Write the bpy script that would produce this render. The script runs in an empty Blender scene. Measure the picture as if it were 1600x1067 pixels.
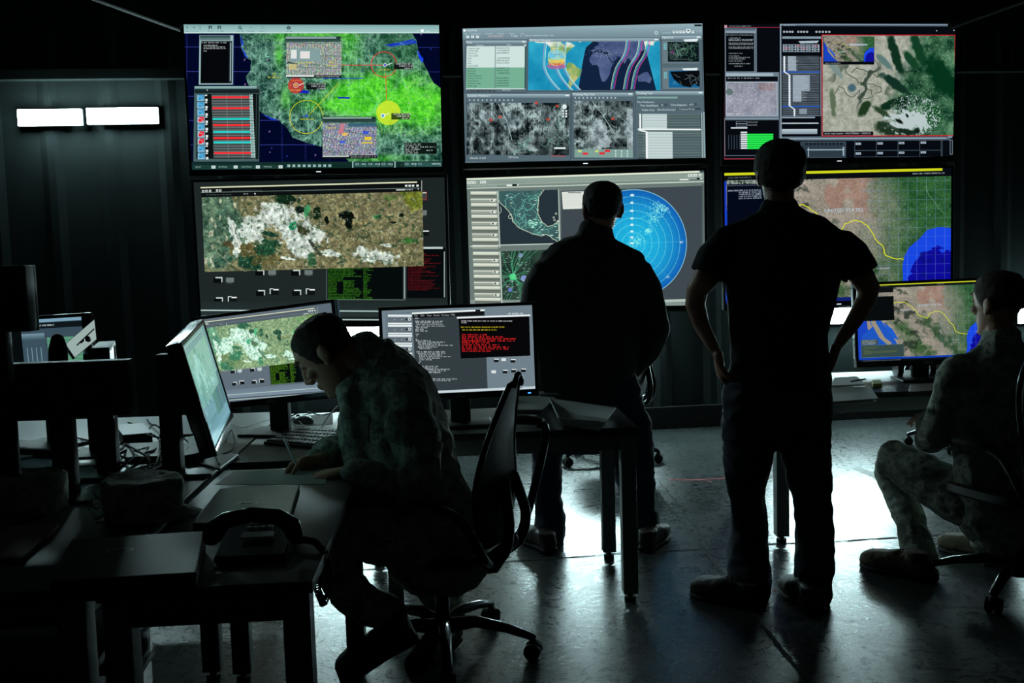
import bpy, bmesh, math, random
import numpy as np
from mathutils import Vector, Matrix, noise as mnoise
random.seed(7)
S = bpy.context.scene
C = S.collection
# ------------------------------------------------------------------ camera
CAM_H = 1.43
FPX = 1555.556
_p, _r = math.radians(4.85), math.radians(-1.7)
_f = Vector((0, math.cos(_p), -math.sin(_p)))
_right0 = Vector((1, 0, 0)); _up0 = _right0.cross(_f)
_R = _right0 * math.cos(_r) + _up0 * math.sin(_r)
_U = _up0 * math.cos(_r) - _right0 * math.sin(_r)
CAMP = Vector((0, 0, CAM_H))
cd = bpy.data.cameras.new('camera'); cam = bpy.data.objects.new('camera', cd); C.objects.link(cam)
cd.sensor_width = 36.0; cd.lens = 35.0; cd.clip_start = 0.05; cd.clip_end = 100
cam.matrix_world = Matrix(((_R.x, _U.x, -_f.x, 0), (_R.y, _U.y, -_f.y, 0), (_R.z, _U.z, -_f.z, CAM_H), (0, 0, 0, 1)))
S.camera = cam
# ------------------------------------------------------------------ light of the place
w = bpy.data.worlds.new('world'); S.world = w; w.use_nodes = True
w.node_tree.nodes['Background'].inputs[0].default_value = (0.9, 1.0, 0.92, 1)
w.node_tree.nodes['Background'].inputs[1].default_value = 0.0045
S.view_settings.view_transform = 'Standard'; S.view_settings.look = 'None'
S.view_settings.exposure = 0.0; S.view_settings.gamma = 1.0; S.view_settings.use_curve_mapping = False
LAMP_STRENGTH = 95.0
LAMP_COLOR = (0.68, 0.98, 1.0, 1)
SCREEN_STRENGTH = 1.0

def P(px, py, Y):
    """world point seen at photo pixel (px, py) at distance Y into the room"""
    d = _f + _R * ((px - 800) / FPX) - _U * ((py - 533.5) / FPX)
    return CAMP + d * (Y / d.y)
def PZ(px, py, z):
    """world point at height z seen at that pixel"""
    d = _f + _R * ((px - 800) / FPX) - _U * ((py - 533.5) / FPX)
    return CAMP + d * ((z - CAM_H) / d.z)
def PX(n, Y):            # metres of n pixels at distance Y
    return n * Y / FPX
# ------------------------------------------------------------------ materials
MATS = {}
def srgb(c):
    return tuple(((x / 12.92) if x <= 0.04045 else ((x + 0.055) / 1.055) ** 2.4) for x in c)
def mat(name, col, rough=0.6, metal=0.0, spec=0.5, noise=None, bump=0.0, bscale=60, coat=0.0, sheen=0.0, trans=0.0):
    if name in MATS: return MATS[name]
    m = bpy.data.materials.new(name); m.use_nodes = True; nt = m.node_tree
    b = nt.nodes['Principled BSDF']
    b.inputs['Base Color'].default_value = (*col, 1); b.inputs['Roughness'].default_value = rough
    b.inputs['Metallic'].default_value = metal; b.inputs['Specular IOR Level'].default_value = spec
    if coat: b.inputs['Coat Weight'].default_value = coat; b.inputs['Coat Roughness'].default_value = 0.15
    if sheen: b.inputs['Sheen Weight'].default_value = sheen
    if trans: b.inputs['Transmission Weight'].default_value = trans
    tc = nt.nodes.new('ShaderNodeTexCoord')
    n = nt.nodes.new('ShaderNodeTexNoise'); n.inputs['Scale'].default_value = bscale; n.inputs['Detail'].default_value = 4
    nt.links.new(tc.outputs['Object'], n.inputs['Vector'])
    if noise:
        r = nt.nodes.new('ShaderNodeMix'); r.data_type = 'RGBA'
        r.inputs[6].default_value = (*col, 1); r.inputs[7].default_value = (*noise, 1)
        nt.links.new(n.outputs['Fac'], r.inputs[0]); nt.links.new(r.outputs[2], b.inputs['Base Color'])
    if bump:
        bp = nt.nodes.new('ShaderNodeBump'); bp.inputs['Strength'].default_value = bump; bp.inputs['Distance'].default_value = 0.004
        nt.links.new(n.outputs['Fac'], bp.inputs['Height']); nt.links.new(bp.outputs[0], b.inputs['Normal'])
    MATS[name] = m
    return m
def camo_mat():
    m = bpy.data.materials.new('digital_camouflage'); m.use_nodes = True; nt = m.node_tree; b = nt.nodes['Principled BSDF']
    tc = nt.nodes.new('ShaderNodeTexCoord')
    sn = nt.nodes.new('ShaderNodeVectorMath'); sn.operation = 'SNAP'; sn.inputs[1].default_value = (0.006, 0.006, 0.006)
    nt.links.new(tc.outputs['Object'], sn.inputs[0])
    n = nt.nodes.new('ShaderNodeTexNoise'); n.inputs['Scale'].default_value = 17; n.inputs['Detail'].default_value = 3
    nt.links.new(sn.outputs[0], n.inputs['Vector'])
    r = nt.nodes.new('ShaderNodeValToRGB'); r.color_ramp.interpolation = 'CONSTANT'
    e = r.color_ramp.elements
    e[0].position = 0; e[0].color = (.175, .205, .175, 1)
    e[1].position = .43; e[1].color = (.31, .355, .30, 1)
    x = e.new(.52); x.color = (.45, .50, .41, 1)
    x = e.new(.60); x.color = (.225, .26, .245, 1)
    nt.links.new(n.outputs['Fac'], r.inputs[0]); nt.links.new(r.outputs[0], b.inputs['Base Color'])
    b.inputs['Roughness'].default_value = .85; b.inputs['Specular IOR Level'].default_value = .2
    n2 = nt.nodes.new('ShaderNodeTexNoise'); n2.inputs['Scale'].default_value = 30; n2.inputs['Detail'].default_value = 4
    nt.links.new(tc.outputs['Object'], n2.inputs['Vector'])
    bp = nt.nodes.new('ShaderNodeBump'); bp.inputs['Strength'].default_value = .6; bp.inputs['Distance'].default_value = .01
    nt.links.new(n2.outputs['Fac'], bp.inputs['Height']); nt.links.new(bp.outputs[0], b.inputs['Normal'])
    return m
M_CAMO = camo_mat()
M_BLACK = mat('matte_black_plastic', (.012, .012, .013), .55)
M_GLOSS = mat('gloss_black_plastic', (.01, .01, .011), .22)
M_RUB = mat('black_rubber', (.008, .008, .008), .8)
M_MESHF = mat('chair_mesh_fabric', (.01, .01, .011), .5, bump=.4, bscale=400)
M_STEEL = mat('grey_painted_steel', (.17, .19, .19), .45)
M_DKSTEEL = mat('dark_painted_steel', (.03, .035, .035), .4)
M_CHROME = mat('brushed_metal', (.5, .52, .52), .25, metal=1.0)
M_WHITEP = mat('off_white_plastic', (.55, .58, .57), .4)
M_DESKL = mat('pale_laminate', (.34, .37, .38), .4, bump=.1, bscale=150)
M_DESK = mat('dark_laminate', (.018, .023, .022), .46, spec=.4, bump=.1, bscale=150)
M_SKIN = mat('skin', (.58, .33, .23), .5, noise=(.46, .24, .16), bump=.15, bscale=90)
M_HAIR = mat('dark_hair', (.008, .007, .006), .75, bump=.6, bscale=500)
M_HAIRB = mat('brown_hair', (.035, .024, .016), .75, bump=.6, bscale=500)
M_DENIM = mat('dark_denim', (.018, .028, .05), .85, noise=(.03, .042, .07), bump=.3, bscale=120)
M_TEE = mat('black_cotton', (.014, .016, .018), .9, bump=.3, bscale=60)
M_JACKET = mat('dark_jacket_fabric', (.03, .03, .027), .75, bump=.35, bscale=50)
M_SHIRT = mat('pale_cotton', (.30, .31, .29), .9)
M_LEATHER = mat('brown_leather', (.032, .024, .018), .6, bump=.4, bscale=80)
M_TAN = mat('tan_suede_boot', (.13, .10, .065), .85, bump=.4, bscale=90)
M_PAPER = mat('white_paper', (.62, .64, .6), .8)
M_CARD = mat('brown_cardboard', (.16, .11, .07), .9)
# ------------------------------------------------------------------ object helpers
def link(name, me, m=None, parent=None):
    o = bpy.data.objects.new(name, me); C.objects.link(o)
    if m is not None and me is not None:
        me.materials.clear(); me.materials.append(m)
    if parent is not None: o.parent = parent
    return o
def tag(o, label=None, cat=None, group=None, kind=None):
    if label: o['label'] = label
    if cat: o['category'] = cat
    if group: o['group'] = group
    if kind: o['kind'] = kind
    return o
def empty(name, loc, rz=0, **k):
    o = bpy.data.objects.new(name, None); C.objects.link(o); o.location = loc; o.rotation_euler = (0, 0, rz)
    o.empty_display_size = .05
    return tag(o, **k) if k else o
def obj(name, bm, m, parent=None, smooth=True, rel=True):
    """bm is in world space; when parented to an unrotated empty shift into its frame"""
    me = bpy.data.meshes.new(name)
    if parent is not None and rel:
        bpy.context.view_layer.update()
        bm.transform(world_of(parent).inverted())
    bm.to_mesh(me); bm.free()
    if smooth:
        me.polygons.foreach_set('use_smooth', [True] * len(me.polygons)); me.set_sharp_from_angle(angle=math.radians(42))
    return link(name, me, m, parent)
def world_of(o):
    mw = o.matrix_basis.copy()
    p = o.parent
    while p is not None:
        mw = p.matrix_basis @ mw; p = p.parent
    return mw
def copy_tree(o, parent=None):
    c = o.copy(); C.objects.link(c); c.parent = parent
    for ch in list(o.children): copy_tree(ch, c)
    return c
def frame(yaw=0, pitch=0, roll=0, loc=(0, 0, 0)):
    y, p, r = map(math.radians, (yaw, pitch, roll))
    d = Vector((math.cos(y), math.sin(y), 0)); n = Vector((math.sin(y), -math.cos(y), 0)); z = Vector((0, 0, 1))
    u = z * math.cos(p) + n * math.sin(p)
    X = d * math.cos(r) + u * math.sin(r); Z = u * math.cos(r) - d * math.sin(r); Y = Z.cross(X)
    m = Matrix((X, Y, Z)).transposed().to_4x4(); m.translation = Vector(loc)
    return m
def box(bm, c, s, M=None, bev=0.0, seg=2):
    r = bmesh.ops.create_cube(bm, size=1)['verts']
    bmesh.ops.scale(bm, vec=s, verts=r); bmesh.ops.translate(bm, vec=c, verts=r)
    if bev:
        es = list({e for v in r for e in v.link_edges})
        g = bmesh.ops.bevel(bm, geom=es, offset=bev, segments=seg, profile=.6, affect='EDGES')
        r = list({v for f in g['faces'] for v in f.verts} | {v for v in r if v.is_valid})
        # collect the island
        st = list(r); seen = set(r)
        while st:
            v = st.pop()
            for e in v.link_edges:
                o = e.other_vert(v)
                if o not in seen: seen.add(o); st.append(o)
        r = list(seen)
    if M is not None: bmesh.ops.transform(bm, matrix=M, verts=r)
    return r
def B(): return bmesh.new()
def boxes(lst, M=None, bev=.002):
    bm = B()
    for c, s in lst: box(bm, c, s, M, bev)
    return bm
def ring(bm, c, X, Y, rx, ry, n=20, sq=2.0):
    vs = []
    for i in range(n):
        a = 2 * math.pi * i / n
        ca, sa = math.cos(a), math.sin(a)
        k = (abs(ca) ** sq + abs(sa) ** sq) ** (-1 / sq)
        vs.append(bm.verts.new(c + X * (rx * ca * k) + Y * (ry * sa * k)))
    return vs
def bridge(bm, a, b):
    n = len(a)
    for i in range(n): bm.faces.new((a[i], a[(i + 1) % n], b[(i + 1) % n], b[i]))
def loft(bm, secs, n=20, cap=True, xh=None, dome=True, sq=2.0):
    """secs: (centre, rx, ry[, xaxis]) elliptical sections swept along a path"""
    cs = [Vector(s[0]) for s in secs]; rings = []
    xh = Vector(xh) if xh is not None else Vector((1, 0, 0))
    N = len(cs)
    def fr(i):
        if i == 0: t = cs[1] - cs[0]
        elif i == N - 1: t = cs[-1] - cs[-2]
        else: t = (cs[i + 1] - cs[i]).normalized() + (cs[i] - cs[i - 1]).normalized()
        if t.length < 1e-6: t = Vector((0, 0, 1))
        t.normalize()
        h = Vector(secs[i][3]) if len(secs[i]) > 3 else xh
        X = h - t * h.dot(t)
        if X.length < .05:
            h = Vector((0, 1, 0)); X = h - t * h.dot(t)
        X.normalize(); return t, X, t.cross(X)
    for i in range(N):
        t, X, Y = fr(i)
        if i == 0 and dome:
            for a in (75, 50, 25):
                a = math.radians(a); k = math.cos(a); r = min(secs[0][1], secs[0][2])
                rings.append(ring(bm, cs[0] - t * r * math.sin(a), X, Y, secs[0][1] * k, secs[0][2] * k, n, sq))
        rings.append(ring(bm, cs[i], X, Y, secs[i][1], secs[i][2], n, sq))
        if i == N - 1 and dome:
            for a in (25, 50, 75):
                a = math.radians(a); k = math.cos(a); r = min(secs[i][1], secs[i][2])
                rings.append(ring(bm, cs[i] + t * r * math.sin(a), X, Y, secs[i][1] * k, secs[i][2] * k, n, sq))
    for a, b in zip(rings, rings[1:]): bridge(bm, a, b)
    if cap:
        bm.faces.new(list(reversed(rings[0]))); bm.faces.new(rings[-1])
    return rings
def limb(bm, pts, n=16, **k):
    """pts: (pos, r) or (pos, rx, ry)"""
    loft(bm, [(p[0], p[1], p[2] if len(p) > 2 else p[1]) for p in pts], n=n, **k)
def tube(bm, pts, r, n=8, smooth=3, dome=False):
    ps = [Vector(p) for p in pts]
    if smooth and len(ps) > 2:
        out = []
        for i in range(len(ps) - 1):
            p0 = ps[max(i - 1, 0)]; p1 = ps[i]; p2 = ps[i + 1]; p3 = ps[min(i + 2, len(ps) - 1)]
            for k in range(smooth):
                t = k / smooth
                out.append(.5 * ((2 * p1) + (p2 - p0) * t + (2 * p0 - 5 * p1 + 4 * p2 - p3) * t * t + (3 * p1 - p0 - 3 * p2 + p3) * t ** 3))
        out.append(ps[-1]); ps = out
    loft(bm, [(p, r, r) for p in ps], n=n, dome=dome)
def cyl(bm, a, b, r, r2=None, n=24):
    loft(bm, [(a, r, r), (b, r2 or r, r2 or r)], n=n, dome=False)
def ball(bm, c, r, n=16, M=None):
    vs = bmesh.ops.create_uvsphere(bm, u_segments=n, v_segments=n // 2 + 2, radius=1)['verts']
    r = r if hasattr(r, '__len__') else (r, r, r)
    bmesh.ops.scale(bm, vec=r, verts=vs)
    if M is not None: bmesh.ops.transform(bm, matrix=M, verts=vs)
    bmesh.ops.translate(bm, vec=c, verts=vs)
    return vs
def fuse(bm, voxel=.008, it=4, fac=.5):
    """one continuous skin around everything in bm"""
    me = bpy.data.meshes.new('tmp'); bmesh.ops.recalc_face_normals(bm, faces=bm.faces); bm.to_mesh(me); bm.free()
    o = bpy.data.objects.new('tmp', me); C.objects.link(o)
    r = o.modifiers.new('r', 'REMESH'); r.mode = 'VOXEL'; r.voxel_size = voxel; r.adaptivity = 0
    s = o.modifiers.new('s', 'SMOOTH'); s.iterations = it; s.factor = fac
    dg = bpy.context.evaluated_depsgraph_get(); dg.update()
    ev = o.evaluated_get(dg); m2 = ev.to_mesh()
    out = bmesh.new(); out.from_mesh(m2); ev.to_mesh_clear()
    bpy.data.objects.remove(o); bpy.data.meshes.remove(me)
    return out
def wrinkle(bm, amp=.006, sc=14, stretch=(1, 1, 1), seed=0, thin=None):
    bm.normal_update()
    off = Vector((seed * 7.3, seed * 3.1, seed * 1.7))
    mv = []
    for v in bm.verts:
        p = Vector((v.co.x * stretch[0], v.co.y * stretch[1], v.co.z * stretch[2])) * sc + off
        n1 = 1 - abs(mnoise.noise(p)) * 2.2
        n2 = mnoise.noise(p * .45 + Vector((3, 5, 1)))
        mv.append(v.normal * (amp * (n1 * .6 + n2)))
    for v, d in zip(bm.verts, mv): v.co += d
    return bm
def cut_near(bm, co, no, rad):
    """trim a sleeve or leg end without touching the rest"""
    no = Vector(no).normalized(); co = Vector(co)
    fs = [f for f in bm.faces if (f.calc_center_median() - co).length < rad]
    g = set(fs); 
    for f in fs: g |= set(f.edges); g |= set(f.verts)
    bmesh.ops.bisect_plane(bm, geom=list(g), plane_co=co, plane_no=no)
    dl = [v for v in bm.verts if (v.co - co).length < rad and (v.co - co).dot(no) > 1e-4]
    bmesh.ops.delete(bm, geom=dl, context='VERTS')
    return bm
def cut(bm, co, no):
    """keep the side the normal does not point to"""
    bmesh.ops.bisect_plane(bm, geom=bm.verts[:] + bm.edges[:] + bm.faces[:], plane_co=co, plane_no=no, clear_outer=True)
    return bm
# ------------------------------------------------------------------ screen pictures, drawn by code into canvases
rng = np.random.default_rng(5)
def vnoise(h, w, sx, sy, seed):
    r = np.random.default_rng(seed); gh, gw = int(h / sy) + 3, int(w / sx) + 3
    g = r.random((gh, gw)).astype(np.float32)
    y = np.arange(h) / sy; x = np.arange(w) / sx
    yi = y.astype(int); xi = x.astype(int); fy = y - yi; fx = x - xi
    fy = (fy * fy * (3 - 2 * fy))[:, None]; fx = (fx * fx * (3 - 2 * fx))[None, :]
    a = g[yi][:, xi]; b = g[yi][:, xi + 1]; c = g[yi + 1][:, xi]; d = g[yi + 1][:, xi + 1]
    return (a * (1 - fx) + b * fx) * (1 - fy) + (c * (1 - fx) + d * fx) * fy
def fbm(h, w, s, seed, o=5, ridge=False, ax=1.0):
    t = np.zeros((h, w), np.float32); a = 1; tot = 0
    for k in range(o):
        if s < 1.5: break
        n = vnoise(h, w, s * ax, s, seed + 17 * k)
        if ridge: n = 1 - np.abs(2 * n - 1)
        t += a * n; tot += a; a *= .55; s /= 2
    return t / tot
def shade(h, w, s, seed, o=5, k=1.0):
    n = fbm(h, w, s, seed, o, True); d = fbm(h, w, s * .8, seed + 400, 3)
    gx = np.gradient(n * s * .8 * k, axis=1); gy = np.gradient(d * s * .8 * k, axis=0)
    rel = .5 + (gx + gy) * .5
    return np.clip(.40 + (rel - .5) * .55 + (n - .62) * 1.3, 0, 1)
_TX = {}
def text_mask(s, H):
    k = (s, H)
    if k in _TX: return _TX[k]
    cu = bpy.data.curves.new('t', 'FONT'); cu.body = s; cu.size = 1; cu.resolution_u = 3
    o = bpy.data.objects.new('t', cu); C.objects.link(o)
    dg = bpy.context.evaluated_depsgraph_get(); dg.update(); ev = o.evaluated_get(dg); me = ev.to_mesh(); me.calc_loop_triangles()
    v = np.array([q.co[:2] for q in me.vertices], np.float32).reshape(-1, 2)
    tr = np.array([t.vertices[:] for t in me.loop_triangles], int).reshape(-1, 3)
    ev.to_mesh_clear(); bpy.data.objects.remove(o); bpy.data.curves.remove(cu)
    if len(v) == 0: return np.zeros((1, 1), np.float32)
    ss = 2; sc = H / .72 * ss; v = v * sc; W = int(v[:, 0].max()) + 3; Hh = int(H * 1.35 * ss) + 2
    m = np.zeros((Hh, W), np.float32)
    for t in tr:
        a, b, c = v[t]; x0, x1 = int(min(a[0], b[0], c[0])), int(max(a[0], b[0], c[0])) + 1
        y0, y1 = [min(a[1], b[1], c[1]), max(a[1], b[1], c[1])]
        y0 = int(math.floor(y0)); y1 = int(y1) + 1
        X, Y = np.meshgrid(np.arange(x0, x1 + 1) + .5, np.arange(y0, y1 + 1) + .5)
        def e(p, q): return (q[0] - p[0]) * (Y - p[1]) - (q[1] - p[1]) * (X - p[0])
        e1, e2, e3 = e(a, b), e(b, c), e(c, a)
        ins = ((e1 >= 0) & (e2 >= 0) & (e3 >= 0)) | ((e1 <= 0) & (e2 <= 0) & (e3 <= 0))
        r = (int(H * ss) - Y - .5).astype(int); cc = (X - .5).astype(int)
        ok = ins & (r >= 0) & (r < Hh) & (cc >= 0) & (cc < W)
        m[r[ok], cc[ok]] = 1
    h2, w2 = Hh // ss, W // ss
    m = m[:h2 * ss, :w2 * ss].reshape(h2, ss, w2, ss).mean((1, 3))
    _TX[k] = m
    return m
class Cv:
    def __init__(s, w, h, col=(0, 0, 0)):
        s.w, s.h = w, h; s.a = np.zeros((h, w, 3), np.float32); s.a[:] = np.array(col) / 255
    def rect(s, x0, y0, x1, y1, c, al=1.0):
        x0, y0, x1, y1 = [int(round(v)) for v in (x0, y0, x1, y1)]
        x0 = max(x0, 0); y0 = max(y0, 0)
        v = s.a[y0:y1, x0:x1]; v[:] = v * (1 - al) + np.array(c) / 255 * al
    def frame(s, x0, y0, x1, y1, c, t=3):
        s.rect(x0, y0, x1, y0 + t, c); s.rect(x0, y1 - t, x1, y1, c); s.rect(x0, y0, x0 + t, y1, c); s.rect(x1 - t, y0, x1, y1, c)
    def grad(s, x0, y0, x1, y1, c0, c1):
        x0, y0, x1, y1 = map(int, (x0, y0, x1, y1)); t = np.linspace(0, 1, y1 - y0)[:, None, None]
        s.a[y0:y1, x0:x1] = (np.array(c0) * (1 - t) + np.array(c1) * t) / 255
    def mask(s, pts):
        m = np.zeros((s.h, s.w), bool); xs = [p[0] for p in pts]; ys = [p[1] for p in pts]
        y0, y1 = max(int(min(ys)), 0), min(int(max(ys)) + 1, s.h); x0, x1 = max(int(min(xs)), 0), min(int(max(xs)) + 1, s.w)
        if y1 <= y0 or x1 <= x0: return m
        X, Y = np.meshgrid(np.arange(x0, x1) + .5, np.arange(y0, y1) + .5); ins = np.zeros(X.shape, bool)
        n = len(pts)
        for i in range(n):
            (xa, ya), (xb, yb) = pts[i], pts[(i + 1) % n]
            if ya == yb: continue
            cnd = ((ya > Y) != (yb > Y)) & (X < (xb - xa) * (Y - ya) / (yb - ya) + xa)
            ins ^= cnd
        m[y0:y1, x0:x1] = ins
        return m
    def fill(s, m, c, al=1.0):
        if isinstance(c, np.ndarray) and c.ndim == 3: s.a[m] = s.a[m] * (1 - al) + c[m] * al
        else: s.a[m] = s.a[m] * (1 - al) + np.array(c) / 255 * al
    def poly(s, pts, c, al=1.0): s.fill(s.mask(pts), c, al)
    def line(s, pts, c, t=2.5, al=1.0, jit=0):
        if jit:
            q = [pts[0]]
            for a, b in zip(pts, pts[1:]):
                n = max(1, int(math.hypot(b[0] - a[0], b[1] - a[1]) / (jit * 4)))
                for k in range(1, n + 1):
                    f = k / n; j = jit if k < n else 0
                    q.append((a[0] + (b[0] - a[0]) * f + rng.uniform(-j, j), a[1] + (b[1] - a[1]) * f + rng.uniform(-j, j)))
            pts = q
        for (xa, ya), (xb, yb) in zip(pts, pts[1:]):
            r = t / 2 + 1; x0, x1 = int(max(min(xa, xb) - r, 0)), int(min(max(xa, xb) + r + 1, s.w)); y0, y1 = int(max(min(ya, yb) - r, 0)), int(min(max(ya, yb) + r + 1, s.h))
            if x1 <= x0 or y1 <= y0: continue
            X, Y = np.meshgrid(np.arange(x0, x1) + .5, np.arange(y0, y1) + .5)
            L = (xb - xa) ** 2 + (yb - ya) ** 2 + 1e-9; u = np.clip(((X - xa) * (xb - xa) + (Y - ya) * (yb - ya)) / L, 0, 1)
            d = np.hypot(X - xa - u * (xb - xa), Y - ya - u * (yb - ya)); m = (np.clip(t / 2 + .5 - d, 0, 1) * al)[..., None]
            v = s.a[y0:y1, x0:x1]; v[:] = v * (1 - m) + np.array(c) / 255 * m
    def circ(s, cx, cy, r, c, t=None, al=1.0):
        R = r + 3; x0, x1, y0, y1 = int(max(cx - R, 0)), int(min(cx + R, s.w)), int(max(cy - R, 0)), int(min(cy + R, s.h))
        if x1 <= x0 or y1 <= y0: return
        X, Y = np.meshgrid(np.arange(x0, x1) + .5, np.arange(y0, y1) + .5); d = np.hypot(X - cx, Y - cy)
        m = np.clip(r - d, 0, 1) if t is None else np.clip(t / 2 + .5 - np.abs(d - r), 0, 1)
        m = (m * al)[..., None]; v = s.a[y0:y1, x0:x1]; v[:] = v * (1 - m) + np.array(c) / 255 * m
    def text(s, x, y, t, H, c, al=1.0):
        """y = top of capitals"""
        m = text_mask(t, int(H)); x, y = int(x), int(y); h, w = m.shape
        x1, y1 = min(x + w, s.w), min(y + h, s.h)
        if x1 <= x or y1 <= y: return
        m = (m[:y1 - y, :x1 - x] * al)[..., None]; v = s.a[y:y1, x:x1]; v[:] = v * (1 - m) + np.array(c) / 255 * m
    def scrib(s, x, y, w, H, c, al=.9, gap=.25):
        """a line too small to read"""
        q = x
        while q < x + w:
            L = rng.integers(2, 8) * H * .55
            for k in range(int(L / (H * .55))):
                xx = q + k * H * .6
                if xx > x + w: break
                s.rect(xx, y + rng.integers(0, max(1, int(H * .3))), xx + H * .42, y + H, c, al * rng.uniform(.6, 1))
            q += L + H * .6 * (1 + gap)
    def lines(s, x, y, w, H, n, pitch, c, vary=.5, al=.9):
        for k in range(n): s.scrib(x, y + k * pitch, w * rng.uniform(1 - vary, 1), H, c, al)
    def put(s, x0, y0, x1, y1, img):
        x0, y0, x1, y1 = map(int, (x0, y0, x1, y1)); s.a[y0:y1, x0:x1] = img[:y1 - y0, :x1 - x0]
def homog(src, dst):
    A = []
    for (x, y), (u, v) in zip(src, dst):
        A.append([x, y, 1, 0, 0, 0, -u * x, -u * y, -u]); A.append([0, 0, 0, x, y, 1, -v * x, -v * y, -v])
    return np.linalg.svd(np.array(A, float))[2][-1].reshape(3, 3)
def rectify(cv, quad, W=1280, H=720):
    """quad: TL TR BR BL of the screen inside the drawing"""
    Hm = homog([(0, 0), (W, 0), (W, H), (0, H)], quad)
    X, Y = np.meshgrid(np.arange(W) + .5, np.arange(H) + .5)
    D = Hm[2, 0] * X + Hm[2, 1] * Y + Hm[2, 2]; U = (Hm[0, 0] * X + Hm[0, 1] * Y + Hm[0, 2]) / D; V = (Hm[1, 0] * X + Hm[1, 1] * Y + Hm[1, 2]) / D
    U = np.clip(U - .5, 0, cv.w - 1.01); V = np.clip(V - .5, 0, cv.h - 1.01); ui = U.astype(int); vi = V.astype(int); fu = (U - ui)[..., None]; fv = (V - vi)[..., None]
    a = cv.a
    return (a[vi, ui] * (1 - fu) + a[vi, ui + 1] * fu) * (1 - fv) + (a[vi + 1, ui] * (1 - fu) + a[vi + 1, ui + 1] * fu) * fv
def screen_mat(name, arr, strength=1.0):
    H, W = arr.shape[:2]; im = bpy.data.images.new(name, W, H, alpha=False)
    px = np.ones((H, W, 4), np.float32); px[..., :3] = np.clip(arr[::-1], 0, 1); im.pixels.foreach_set(px.ravel()); im.update(); im.pack()
    m = bpy.data.materials.new(name); m.use_nodes = True; nt = m.node_tree; b = nt.nodes['Principled BSDF']
    b.inputs['Base Color'].default_value = (.004, .004, .004, 1); b.inputs['Roughness'].default_value = .35
    t = nt.nodes.new('ShaderNodeTexImage'); t.image = im; t.extension = 'EXTEND'
    uv = nt.nodes.new('ShaderNodeUVMap'); uv.uv_map = 'UVMap'; nt.links.new(uv.outputs[0], t.inputs[0])
    nt.links.new(t.outputs[0], b.inputs['Emission Color']); b.inputs['Emission Strength'].default_value = strength * SCREEN_STRENGTH
    return m
def mixc(t, a, b):
    t = np.clip(t, 0, 1)[..., None]; return (np.array(a, np.float32) / 255) * (1 - t) + (np.array(b, np.float32) / 255) * t
def roads(c, box_, n, col, t=2, seed=1, al=.8, jit=3):
    r = np.random.default_rng(seed); x0, y0, x1, y1 = box_
    for _ in range(n):
        x, y = r.uniform(x0, x1), r.uniform(y0, y1); a = r.uniform(0, 6.28); pts = [(x, y)]
        for k in range(r.integers(4, 12)):
            a += r.normal(0, .5); x += math.cos(a) * (x1 - x0) * .04; y += math.sin(a) * (x1 - x0) * .04
            if not (x0 < x < x1 and y0 < y < y1): break
            pts.append((x, y))
        if len(pts) > 1: c.line(pts, col, t, al)
def city(h, w, seed, ang=0.1, c0=(40, 50, 60), c1=(230, 235, 240)):
    r = np.random.default_rng(seed); g = r.random((h, w)).astype(np.float32); k = 3
    n = np.repeat(np.repeat(r.random((h // k + 1, w // k + 1)), k, 0), k, 1)[:h, :w]
    img = mixc(n * .8 + .2 * g, c0, c1); Y, X = np.mgrid[0:h, 0:w]
    tint = np.repeat(np.repeat(r.random((h // 6 + 1, w // 6 + 1, 3)), 6, 0), 6, 1)[:h, :w]; img = img * (.75 + .35 * tint)
    u = X * math.cos(ang) + Y * math.sin(ang); v = Y * math.cos(ang) - X * math.sin(ang)
    st = ((u % 16) < 3) | ((v % 70) < 5); img[st] = img[st] * .4 + np.array([.45, .55, .6]) * .45
    return img

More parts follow.
